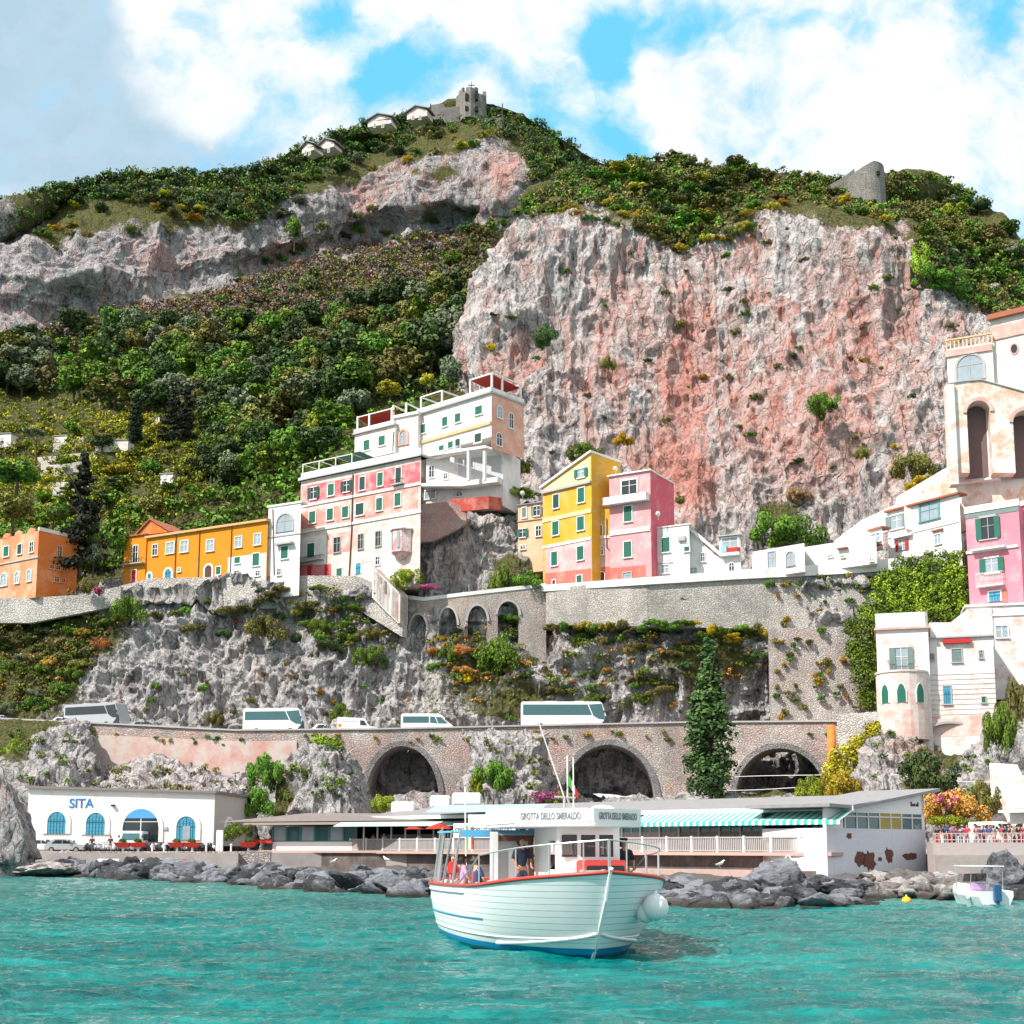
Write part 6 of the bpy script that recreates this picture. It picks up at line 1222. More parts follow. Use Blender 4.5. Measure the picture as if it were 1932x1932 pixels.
# end pavilion with glazing and peeling wall
EA = RF.pt(L_, 0, 1.0); E_ = Fac(EA, P0(1746, 1590, 112)); E_.fr = 'R'; el = E_.L
PEEL = plaster('peeling white wall', (.72, .73, .78), (.17, .07, .045), .28, .22, .3)
b = MB(); RF.box(b, L_-2.0, L_, -.5, zt+1.9, -3.5, 1.0); E_.box(b, 0, el, -.5, zt+1.9, -6, 0); b.build('end_wall', PEEL, RP, label='peeling white end wall with bare brown patches')
b = MB(); 
for x0, x1, y0, y1 in ((700, 790, 1325, 1450), (760, 862, 1335, 1480), (925, 982, 1300, 1430), (1050, 1165, 1345, 1400), (870, 905, 1380, 1410), (640, 690, 1200, 1250)):
    cx, cy = uv('R', (x0+x1)/2, (y0+y1)/2, E_); w = abs(uv('R', x1, y0, E_)[0]-uv('R', x0, y0, E_)[0])/2; h_ = abs(uv('R', x0, y0, E_)[1]-uv('R', x0, y1, E_)[1])/2; rr = random.Random(int(x0)); E_.poly(b, [(cx+w*math.cos(t)*rr.uniform(.6, 1.15), cy+h_*math.sin(t)*rr.uniform(.6, 1.15)) for t in np.linspace(0, 2*PI, 22)[:-1]], .0, .02)
b.build('bare_patch', flat('bare brown masonry', (.15, .065, .045), .95, 0, .5), RP)
gb = zt+1.9; gt = eave-.45
for k in range(7):
    u0, u1 = el*(.18+.80*k/7), el*(.18+.80*(k+1)/7); b = MB(); E_.box(b, u0+.05, u1-.05, gb, gt, -.12, -.06); w_ = b.build('window', M_teal if k not in (3, 4) else flat('ochre curtain', (.40, .32, .10), .8), RP); b = MB(); E_.box(b, u0-.06, u0+.06, gb, gt, -.1, .02); E_.box(b, u0, u1, gb+.9, gb+1.0, -.06, .0); b.build('frame', M_trim, w_)
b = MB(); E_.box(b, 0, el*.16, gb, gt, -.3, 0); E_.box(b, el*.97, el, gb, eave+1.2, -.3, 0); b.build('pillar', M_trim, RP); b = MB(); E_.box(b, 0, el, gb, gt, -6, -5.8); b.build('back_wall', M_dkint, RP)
b = MB(); zE = eave-.45; E_.poly(b, [(0, zE), (el, zE), (el, zE+1.75), (el*.2, zE+.3), (0, zE+.4)], -.25, 0); b.build('gable', M_vw, RP); b = MB(); E_.poly(b, [(-.8, zE+.35), (el*.2, zE+.25), (el+1.2, zE+1.95), (el+1.2, zE+2.2), (el*.2, zE+.5), (-.8, zE+.6)], -7, .9); b.build('roof', M_roofm, RP)
b = MB()
for k, (dx, hh) in enumerate(((0, .38), (.28, .22), (.5, .24), (.8, .2), (1.05, .36))): u, z = uv('R', 1110, 1012, E_); E_.box(b, u+dx, u+dx+.18, z, z+hh, 0, .04)
b.build('sign_marks', M_iron, RP)
# quay strip below: landing, hose loop
b = MB(); u0 = uv('M', 600, 1500)[0]; RF.box(b, u0, L_-1, .1, .75, .5, 3.2); tag(b.build('landing', flat('pink landing', (.45, .32, .28), .9, 0, .3)), 'low pinkish landing step under the restaurant railing', 'landing step')
b = MB(); c = RF.pt(uv('R', 270, 1300)[0], 0, 1.05); b.tube([c+RF.u*(.42*math.sin(t))+np.array([0, 0, zt-.2-1.3*(1-math.cos(t))*1.0]) for t in np.linspace(-PI, PI, 24)], .05, 6); tag(b.build('hose_loop', M_trim), 'white hose hanging in a loop below the restaurant railing', 'hose')
# left restaurant pavilion
LP = thing('restaurant', 'low left pavilion of the restaurant with green framed glass and a dark hipped roof', 'restaurant', P0(600, 1600, 145)); A2, B2_ = P0(514, 1600, 143), P0(675, 1600, 139); LF = Fac(A2, B2_); ll = LF.L; LF.fr = 'B'
b = MB(); LF.box(b, -.5, ll+14, .1, 1.95, -10, 1.2); b.build('base', M_dkwall, LP)
b = MB(); LF.box(b, -2.0, ll+14, 1.95, 2.2, -10, 1.5); b.build('deck_edge', MATS['pinkish deck edge'], LP)
b = MB(); LF.box(b, 0, ll, 2.2, 3.1, -6, 0); b.build('wall', M_vw, LP)
M_gfr = flat('green window frame', (.05, .20, .17), .6)
for k in range(6):
    u0, u1 = ll*k/6, ll*(k+1)/6; b = MB(); LF.box(b, u0+.12, u1-.12, 3.1, 4.7, -.1, -.04); w_ = b.build('window', M_teal if k % 2 else M_curt, LP); b = MB(); LF.box(b, u0-.12, u0+.12, 3.1, 4.7, -.12, .04); LF.box(b, u0, u1, 3.1, 3.2, -.06, .03); b.build('frame', M_gfr, w_)
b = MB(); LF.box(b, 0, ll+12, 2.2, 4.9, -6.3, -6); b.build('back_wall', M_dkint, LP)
b = MB(); LF.box(b, -2.5, ll+13, 4.85, 5.1, -8, 1.8); b.build('canopy', flat('brown grey canopy', (.32, .27, .24), .9), LP)
b = MB(); p = LF.pt; b.hexa([p(-6, 5.2, 1.5), p(ll+14, 5.2, 1.5), p(ll+14, 5.2, -10), p(-6, 5.2, -10), p(ll*.25, 6.2, -3), p(ll+12, 5.9, -3), p(ll+12, 5.9, -8), p(ll*.25, 6.2, -8)]); b.build('roof', flat('dark felt roof', (.20, .17, .16), .9, 0, .3), LP)
for k in range(8): b = MB(); u = ll+1+k*1.6; LF.box(b, u, u+.14, 2.2, 4.85, .6, .75); b.build('pillar', M_trim, LP)
b = MB(); b.prism([p(ll-1, 5.0, 1.8), p(ll+13, 5.0, 1.8), p(ll+13, 4.6, 3.4), p(ll-1, 4.6, 3.4)], (0, 0, .05)); b.build('awning', flat('pale green awning', (.42, .66, .60), .8), LP)
b = MB(); b.prism([p(ll+10, 6.6, 2.0), p(ll+22, 6.6, 2.0), p(ll+22, 5.9, 4.4), p(ll+10, 5.9, 4.4)], (0, 0, .06)); tag(b.build('awning', flat('mint awning', (.32, .58, .52), .8)), 'wide pale mint awning on the roof edge behind the tour boat canopy', 'awning')
for x, y, w, lab in ((835-5, 1508, 2.2, 'white rooftop unit near the first arch'), (880, 1503, 3.2, 'larger white rooftop unit left of the boat mast'), (760, 1520, 2.6, 'pale tarpaulin heap on the pavilion roof')):
    c = P0(x, y, 146); b = MB(); b.box(c[0]-w/2, c[0]+w/2, c[1], c[1]+1.5, c[2]-.9, c[2]+.45); o = b.build('rooftop_unit', M_vw, bevel=.15); tag(o, lab, 'rooftop unit')
# red parasols and green market stall near the railing
for px, lab, colm in ((788, 'red parasol over the restaurant terrace beside the boat stern', M_redc), (846-16, 'second red parasol over the terrace', M_redc)):
    c = RF.pt(RF.uv(px, 1590)[0], zt, 0.0); t = thing('parasol', lab, 'parasol', c); b = MB(); b.lathe([(1.5, 2.2), (1.1, 2.45), (.1, 2.8)], (0, 0, 0), 8); b.build('canopy', colm, t, local=True); b = MB(); b.tube([(0, 0, 0), (0, 0, 2.7)], .04, 6); b.build('pole', M_trim, t, local=True)
SG = thing('banner', 'long white lettered banner on the terrace railing behind the boat posts', 'banner', RF.pt(RF.uv(905, 1575)[0], zt+1.3, .9)); u0, u1 = RF.uv(868, 1575)[0], RF.uv(985, 1575)[0]; b = MB(); RF.box(b, u0, u1, zt+1.3, zt+2.7, .85, .92); b.build('board', M_vw, SG); text('lettering', 'GROTTA DELLO SMERALDO', RF, u0+.2, zt+1.85, .42, flat('sign grey', (.10, .10, .11), .7), SG, .94)
RT = thing('red_terrace', 'red railed flower stand at the left end of the restaurant deck', 'stand', LF.pt(-1.5, 2.2, .4)); b = MB(); LF.box(b, -3.4, .2, 2.95, 3.35, .3, .5); b.build('box', M_flr, RT)
b = MB()
for u in (-3.3, -1.6, .1): LF.box(b, u-.06, u+.06, 2.2, 3.0, .35, .45)
b.build('leg', M_iron, RT)
# right quay: wall, cars, van
QW = plaster('right quay wall', (.36, .33, .32), (.44, .36, .33), .5, .4, .5)
b = MB(); a, c = onq(1745, 106, .0), onq(2250, 97, .0); n = np.array([0, 1.5, 0]); b.hexa([a-[0, 0, .5], c-[0, 0, .5], c+n-[0, 0, .5], a+n-[0, 0, .5], a+[0, 0, 2.9], c+[0, 0, 2.9], c+n+[0, 0, 2.9], a+n+[0, 0, 2.9]]); tag(b.build('quay_wall', QW), 'grey quay wall with weeds below the waiting crowd at the right', 'quay wall')
slab('upper_quay', [xy(1742, 107.5), xy(2250, 98.5), xy(2250, 150), xy(1742, 150)], 1.9, 2.62, M_conc, 'raised quay')
zr = 2.62
h = 2.4; vehicle('van', 'white van facing the sea among the crowd on the right quay', 'van', onq(1862, 118, zr), -PI/2+.35, [(-h, .3), (h, .3), (h+.1, .85), (h-.55, 1.15), (h-1.2, 2.0), (h-1.6, 2.15), (-h, 2.15)], 1.9, [[(h-2.4, 1.2), (h-1.1, 1.2), (h-1.5, 1.85), (h-2.4, 1.9)]], (-h*.6, h*.62), .34, M_vw, front=((h-.5, 1.2), (h-1.15, 1.95)))
car('white car roof behind the crowd left of the van', onq(1798, 124, zr), .1, M_vw, 4.1)
KS = thing('kiosk', 'white ticket kiosk with a slatted canopy and green door at the right edge', 'kiosk', onq(1930, 116, zr)); KF = Fac(onq(1890, 117), onq(2010, 113)); b = MB(); KF.box(b, 0, KF.L, zr, zr+2.9, -4, 0); b.build('wall', M_white, KS); b = MB(); KF.box(b, -.6, KF.L+.5, zr+2.9, zr+3.1, -4.5, .9); b.build('roof', M_vw, KS); b = MB(); KF.box(b, 1.5, 2.5, zr, zr+2.1, 0, .06); b.build('door', M_green, KS)
for k in range(5): b = MB(); KF.box(b, k*1.1, k*1.1+.5, zr+3.3+.02*k, zr+3.36+.02*k, -3, .6); b.build('canopy_slat', M_trim, KS)
KF2 = Fac(onq(1885, 128), onq(2040, 122)); b = MB(); KF2.box(b, 0, KF2.L, zr, zr+5.0, -5, 0); o = b.build('quay_shed', WB); tag(o, 'white shed wall behind the ticket kiosk', 'shed')
# wires
for pts, lab in (([(1336+0, 1468, 170), (1430, 1464, 160), (1562, 1462, 150)], 'upper white cable across the third arch'), ([(1336, 1492, 168), (1430, 1490, 158), (1562, 1482, 150)], 'lower white cable across the third arch'), ([(1680, 1460, 150), (1760, 1472, 146), (1870, 1476, 140)], 'white cable strung before the villa rocks')):
    b = MB(); Q = catmull(np.array([P0(x, y, Y) for x, y, Y in pts]), 12); b.tube(Q, .035, 5); tag(b.build('cable', M_trim), lab, 'cable')
b = MB(); c = P(*Z('R', 535, 450), 184); b.tube([c+[0, 0, .5], c-[0, 0, 9.5]], .55, 8); tag(b.build('rust_pipe', flat('rusty stain', (.55, .20, .04), .9, 0, .4), smooth=True), 'rusty orange drain chute hanging beside the third arch', 'pipe')
# dense low growth that nobody could count: one object per colour and place
def scrub(name, surf, polys, n, col, rmin, rmax, label, seed, per=10, size=.35, lift=.2):
    r = random.Random(seed); cs = []; rs = []; N = 0
    tot = sum(w for _, w in polys)
    for poly, w in polys:
        for x, y in scatter_px(poly, int(n*w/tot), 0, seed+N):
            p, nn = hit(surf, x, y); R = r.uniform(rmin, rmax); k = 5
            for q in range(k):
                cs.append(p+nn*R*lift+np.array([r.uniform(-R, R), r.uniform(-R, R), r.uniform(0, R)*.8])*.8); rs.append(R*r.uniform(.35, .65))
        N += 1
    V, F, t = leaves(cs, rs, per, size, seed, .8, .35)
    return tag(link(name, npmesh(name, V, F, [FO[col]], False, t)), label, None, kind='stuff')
WOOD = [(-60, 640), (110, 625), (300, 600), (470, 545), (640, 500), (760, 470), (900, 470), (960, 420), (910, 520), (880, 660), (900, 720), (700, 770), (560, 800), (470, 900), (420, 940), (380, 830), (200, 770), (-60, 720)]
MAQ = [(60, 640), (200, 580), (330, 570), (470, 530), (640, 470), (800, 440), (950, 440), (900, 560), (860, 580), (700, 620), (560, 640), (400, 660), (250, 640)]
TOPL0 = [(-60, 480), (-60, 360), (60, 330), (150, 318), (230, 320), (300, 318), (420, 325), (520, 300), (600, 255), (700, 225), (820, 215), (950, 215), (1040, 240), (1090, 280), (1130, 335), (1000, 360), (990, 270), (900, 245), (860, 280), (760, 290), (640, 330), (540, 400), (560, 470), (480, 455), (300, 400), (180, 400), (60, 420)]
TOPL = [(-60, 470), (-60, 410), (60, 360), (150, 335), (230, 320), (300, 318), (420, 325), (520, 300), (600, 255), (700, 225), (820, 215), (950, 215), (1040, 240), (1090, 280), (1130, 335), (1000, 360), (985, 270), (900, 240), (800, 262), (660, 310), (560, 370), (480, 425), (430, 420), (300, 375), (180, 372), (60, 420)]
RIDGE = [(960, 410), (1000, 370), (1120, 325), (1200, 290), (1300, 285), (1400, 305), (1460, 318), (1560, 315), (1680, 325), (1800, 335), (1880, 370), (1800, 430), (1720, 420), (1640, 415), (1540, 385), (1450, 375), (1380, 420), (1290, 470), (1240, 460), (1200, 400), (1100, 385), (1000, 415)]
scrub('undergrowth', mount, [(WOOD, 2), (TOPL, 2)], 760, 'dark', 1.6, 3.0, 'dark undergrowth covering the mountain flank', 1, 12, .42)
scrub('undergrowth', mount, [(WOOD, 1), (TOPL, 1.5), ([(-60, 960), (420, 930), (900, 700), (560, 1000), (-60, 1130)], 1)], 800, 'green', 1.2, 2.6, 'green undergrowth covering the mountain flank', 2, 12, .38)
scrub('heath', mount, [(MAQ, 1)], 900, 'mauve', 1.0, 2.2, 'mauve brown leafless heath on the upper slope', 3, 12, .34)
scrub('heath', mount, [(MAQ, 2), (TOPL, 1)], 800, 'olive', 1.0, 2.0, 'olive heath on the upper slope', 4, 12, .34)
scrub('heath', mount, [(MAQ, 1)], 450, 'brown', 1.0, 2.0, 'brown heath on the upper slope', 5, 12, .34)
scrub('undergrowth', cliff, [(RIDGE, 2), ([(1740, 420), (1800, 400), (1960, 500), (1960, 640), (1850, 590), (1740, 540)], 1)], 800, 'olive', .9, 1.8, 'olive scrub along the top of the cliff', 6, 14, .30)
scrub('undergrowth', cliff, [(RIDGE, 2), ([(1740, 420), (1800, 400), (1960, 500), (1960, 640), (1850, 590), (1740, 540)], 1)], 420, 'green', .9, 1.9, 'green scrub along the top of the cliff', 7, 14, .30)
scrub('undergrowth', mount, [([(-60, 740), (380, 780), (430, 900), (300, 1000), (-60, 1000)], 1)], 420, 'bright', 1.0, 2.0, 'bright green vines and vegetables on the garden terraces', 8, 14, .26)
scrub('undergrowth', mount, [([(-60, 770), (380, 790), (420, 880), (300, 960), (-60, 960)], 1)], 140, 'yellow', .8, 1.6, 'yellow green lemon groves on the garden terraces', 9, 14, .24)
LS = [(-60, 1140), (200, 1115), (235, 1180), (150, 1270), (95, 1345), (-60, 1350)]; MR = [(790, 1210), (1000, 1150), (1220, 1150), (1450, 1180), (1450, 1290), (1250, 1340), (900, 1330)]
scrub('undergrowth', ledge, [(LS, 1)], 170, 'olive', .6, 1.5, 'olive scrub on the slope below the orange house', 10, 12, .2)
scrub('undergrowth', ledge, [(LS, 2), (MR, 1)], 170, 'green', .5, 1.4, 'green scrub clinging to the rock above the road', 18, 12, .18)
scrub('undergrowth', ledge, [(MR, 1), ([(560, 1120), (740, 1110), (760, 1230), (600, 1240)], .5)], 90, 'olive', .5, 1.3, 'olive scrub on the rock right of the small arches', 19, 12, .18)
scrub('undergrowth', ledge, [(MR, 1), (LS, .4)], 60, 'rust', .4, 1.1, 'rusty dry scrub on the rock above the road', 20, 12, .16)
for sf, pl, sd_ in ((oc_left, [(20, 1375), (150, 1375), (190, 1500), (30, 1500)], 31), (oc2, [(200, 1450), (440, 1450), (480, 1500), (200, 1500)], 32), (oc3, [(530, 1440), (660, 1440), (690, 1510), (530, 1510)], 33), (oc4, [(870, 1390), (1030, 1390), (1040, 1510), (870, 1510)], 34), (oc5, [(1650, 1380), (1900, 1380), (1900, 1510), (1640, 1510)], 35)):
    scrub('undergrowth', sf, [(pl, 1)], 26, ['olive', 'green'][sd_ % 2], .35, .9, 'scrubby growth on the rock in front of the road wall', sd_, 14, .13)
# trees of the wooded flank
def wood(surf, poly, n, mind, hr, wr, wts, label, group, seed, kinds=('round', 'round', 'loose')):
    r = random.Random(seed)
    for x, y in scatter_px(poly, n, mind, seed):
        p, nn = hit(surf, x, y); h = r.uniform(*hr); c = pick(wts, r)
        tree(r.choice(kinds), p-[0, 0, h*.12], h, r.uniform(*wr), c, label % CN[c], group=group+', '+CN[c])
wood(mount, [(-40, 690), (120, 640), (300, 640), (450, 650), (600, 640), (760, 580), (880, 570), (880, 700), (690, 760), (560, 790), (470, 880), (400, 830), (250, 780), (-40, 740)], 140, 27, (9, 13), (9, 13), {'dark': 4, 'grey': 1.5, 'olive': 3, 'green': 3}, 'round %s tree in the wood covering the mountain flank', 'trees of the mountain wood', 11)
wood(mount, [(380, 880), (470, 800), (640, 760), (700, 790), (600, 870), (520, 900), (440, 940), (380, 940)], 22, 24, (7, 9), (7, 9.5), {'green': 3, 'dark': 2, 'bright': 1.3, 'grey': 1}, 'large %s tree on the slope just above the pink building', 'trees above the pink building', 12)
wood(mount, [(60, 400), (150, 352), (420, 355), (520, 335), (640, 270), (860, 235), (1020, 255), (1100, 320), (1010, 340), (980, 270), (880, 255), (640, 330), (540, 440), (420, 420), (200, 400), (60, 420)], 46, 24, (3.2, 5.5), (5, 8), {'dark': 5, 'grey': 2, 'olive': 2, 'green': 1}, 'small %s tree on the skyline of the far mountain', 'trees on the mountain skyline', 13)
wood(mount, [(870, 440), (950, 430), (900, 540), (880, 640), (820, 640), (840, 560)], 16, 16, (6, 9), (6, 9), {'olive': 3, 'green': 2, 'dark': 2}, '%s tree in the gully beside the big cliff', 'trees in the gully', 14)
wood(cliff, [(1120, 350), (1200, 305), (1300, 300), (1400, 325), (1480, 345), (1420, 370), (1330, 430), (1280, 450), (1250, 400), (1160, 370)], 34, 20, (3, 5), (5, 7.5), {'olive': 4, 'green': 3, 'dark': 2, 'yellow': .8}, '%s tree on top of the big pink cliff', 'trees on the cliff top', 15)
wood(cliff, [(1750, 430), (1800, 385), (1860, 390), (1960, 480), (1960, 590), (1850, 540), (1770, 540), (1735, 480)], 26, 20, (3.5, 6), (4, 7), {'dark': 3, 'green': 3, 'olive': 2, 'grey': 1, 'bright': 1}, '%s tree on the steep ridge above the white church', 'trees above the church', 16)
wood(mount, [(-40, 780), (380, 800), (420, 900), (230, 990), (60, 990), (-40, 1000)], 22, 36, (3, 5), (4, 6.5), {'green': 2, 'bright': 3, 'yellow': 2, 'dark': 1}, '%s fruit tree on the garden terraces', 'trees of the garden terraces', 17)
# bushes
def bushes(surf, poly, n, mind, rr, wts, label, group, seed, hk=.9):
    r = random.Random(seed)
    for x, y in scatter_px(poly, n, mind, seed):
        p, nn = hit(surf, x, y); R = r.uniform(*rr); c = pick(wts, r)
        shrub(p+nn*R*.15-[0, 0, R*.25], R*r.uniform(.8, 1.2), R*r.uniform(.7, 1.2)*hk, c, label % CN[c], group+', '+CN[c])
bushes(cliff, [(980, 480), (1250, 450), (1450, 420), (1720, 450), (1840, 640), (1760, 840), (1500, 930), (1300, 950), (1000, 860), (900, 650)], 64, 26, (.4, 1.7), {'olive': 4, 'green': 2, 'orange': .6, 'dark': 1}, 'small %s shrub rooted in the face of the big cliff', 'shrubs on the cliff face', 21)
bushes(cliff, [(1000, 400), (1150, 370), (1240, 420), (1290, 470), (1380, 420), (1450, 370), (1540, 350), (1700, 410), (1660, 420), (1520, 380), (1400, 440), (1300, 480), (1200, 430)], 44, 15, (1.2, 2.6), {'olive': 2, 'green': 2, 'yellow': 2, 'orange': .9, 'bright': 1}, '%s bush along the upper edge of the big cliff', 'bushes on the cliff edge', 22)
bushes(mount, [(0, 430), (120, 380), (300, 370), (520, 345), (620, 290), (760, 250), (900, 240), (960, 260), (700, 320), (300, 430), (100, 470)], 40, 18, (1.8, 3.8), {'orange': 1.8, 'yellow': 1.6, 'green': 1.5, 'olive': 2}, '%s bush high on the far mountain', 'bushes on the far mountain', 23)
bushes(mount, [(600, 430), (700, 380), (900, 390), (980, 420), (800, 470), (650, 480), (500, 520), (420, 540)], 26, 18, (1.6, 3.4), {'green': 2, 'dark': 2, 'olive': 2}, '%s bush in the pink crags below the tower', 'bushes in the crags', 24)
bushes(mount, [(-40, 780), (380, 800), (420, 900), (240, 980), (-40, 1000)], 75, 17, (1.0, 2.4), {'yellow': 4, 'bright': 4, 'green': 2, 'olive': 1}, '%s bush on the garden terraces', 'bushes of the garden terraces', 25)
bushes(ledge, [(-20, 1150), (200, 1120), (230, 1180), (150, 1260), (90, 1345), (-20, 1345)], 46, 19, (1.1, 2.8), {'green': 3, 'olive': 2, 'grey': 2, 'orange': .7, 'yellow': 1, 'rust': .5}, '%s bush on the slope below the orange house', 'bushes below the orange house', 26)
bushes(ledge, [(240, 1110), (450, 1100), (700, 1110), (740, 1180), (620, 1250), (430, 1200), (240, 1150)], 34, 22, (.7, 2.0), {'olive': 3, 'green': 2, 'orange': .8, 'dark': 1}, '%s bush on the grey rock below the long orange building', 'bushes on the grey rock', 27)
bushes(ledge, [(560, 1130), (700, 1120), (740, 1190), (660, 1240), (570, 1220)], 12, 22, (1.8, 3.2), {'olive': 2, 'green': 3, 'dark': 2}, 'large %s bush in the gully below the steps', 'bushes in the gully below the steps', 28)
bushes(ledge, [(800, 1200), (1010, 1150), (1250, 1140), (1440, 1180), (1450, 1230), (1300, 1300), (1100, 1340), (850, 1300)], 85, 18, (.6, 2.1), {'olive': 3, 'green': 3, 'orange': 1.3, 'rust': 1, 'dark': 1.6, 'yellow': 1}, '%s shrub on the rock face between the arches and the road', 'shrubs above the road', 29)
bushes(ledge, [(250, 1240), (780, 1240), (1440, 1300), (1440, 1365), (250, 1365)], 40, 24, (.4, 1.2), {'olive': 3, 'green': 2, 'orange': .8, 'brown': 1}, 'low %s shrub on the rock just above the road', 'low shrubs just above the road', 30)
# ---------------------------------------------------------------- singled-out plants
cyp = P0(1341, 1512, 166); tree('cypress', cyp-[0, 0, 0], P0(1341, 1208, 166)[2]-cyp[2], 5.3, 'dark', 'tall dark cypress standing in front of the road wall between two arches', name='cypress_tree')
def treeat(kind, px, pyb, pyt, Y, wpx, col, label, Pf=P0, name=None):
    a = Pf(px, pyb, Y); z = Pf(px, pyt, Y)[2]; yy = a[1]; return tree(kind, a, z-a[2], wpx/2500*yy, col, label, name=name)
tree1 = treeat('conifer', 150, 1080, 862, 212, 100, 'black', 'tall dark conifer between the orange house and the long orange building')
treeat('cypress', 172, 1075, 955, 214, 26, 'green', 'slim green cypress beside the tall dark conifer'); treeat('cypress', 255, 838, 745, 240, 26, 'black', 'slim dark cypress on the garden terraces below the wood')
treeat('conifer', 325, 832, 730, 246, 52, 'black', 'dark brown conifer at the lower edge of the wood'); treeat('conifer', 350, 830, 725, 250, 52, 'black', 'second dark conifer right beside the dark brown one')
treeat('umbrella', 68, 860, 808, 256, 62, 'grey', 'small umbrella pine with a flat grey crown on the terraces'); treeat('conifer', 195, 650, 575, 340, 12, 'dark', 'thin pole like pine in the middle of the wood')
treeat('round', 555, 470, 405, 412, 38, 'green', 'bright round evergreen standing alone under the left crag', name='tree'); treeat('round', 460, 450, 385, 410, 60, 'brown', 'greyish leafless tree on the left mountain shoulder')
treeat('round', 1280, 470, 380, 258, 74, 'green', 'big hanging green tree at the notch of the cliff top')
treeat('round', 850, 745, 672, 240, 60, 'grey', 'grey green tree just behind the hotel roof'); treeat('round', 805, 740, 700, 236, 34, 'yellow', 'small yellow green tree above the hotel pergola')
for px, pyb, pyt, Y, w, c, lab in ((600, 860, 770, 236, 66, 'bright', 'bright green tree left of the red roof canopy'), (650, 850, 780, 238, 60, 'green', 'green tree touching the hotel left wing'), (545, 900, 800, 240, 74, 'green', 'broad green tree above the loggia house'), (470, 880, 780, 244, 84, 'green', 'large pale green tree leaning over the rocks above the orange building'), (430, 940, 850, 240, 70, 'grey', 'silver green tree above the orange roof'), (735, 760, 715, 240, 60, 'yellow', 'yellow green tree row above the hotel terrace'), (30, 940, 860, 228, 100, 'green', 'broad green tree at the left edge of the gardens'), (20, 1010, 925, 222, 90, 'olive', 'olive tree directly behind the orange house'), (100, 1010, 945, 222, 60, 'green', 'round green tree to the right behind the orange house'), (290, 990, 930, 226, 70, 'olive', 'olive tree behind the gable of the long orange building'), (225, 1060, 1000, 215, 50, 'green', 'pale green tree in the gap between the two orange buildings'), (175, 1085, 1020, 212, 44, 'grey', 'leafy banana like shrub in the gap beside the orange house')):
    treeat('round', px, pyb, pyt, Y, w, c, lab)
def bushat(px, py, Y, wpx, hpx, col, label, Pf=P0):
    p = Pf(px, py, Y); k = p[1]/2500; return shrub(p-[0, 0, hpx*k*.5], wpx*k*.5*1.15, hpx*k*1.05, col, label)
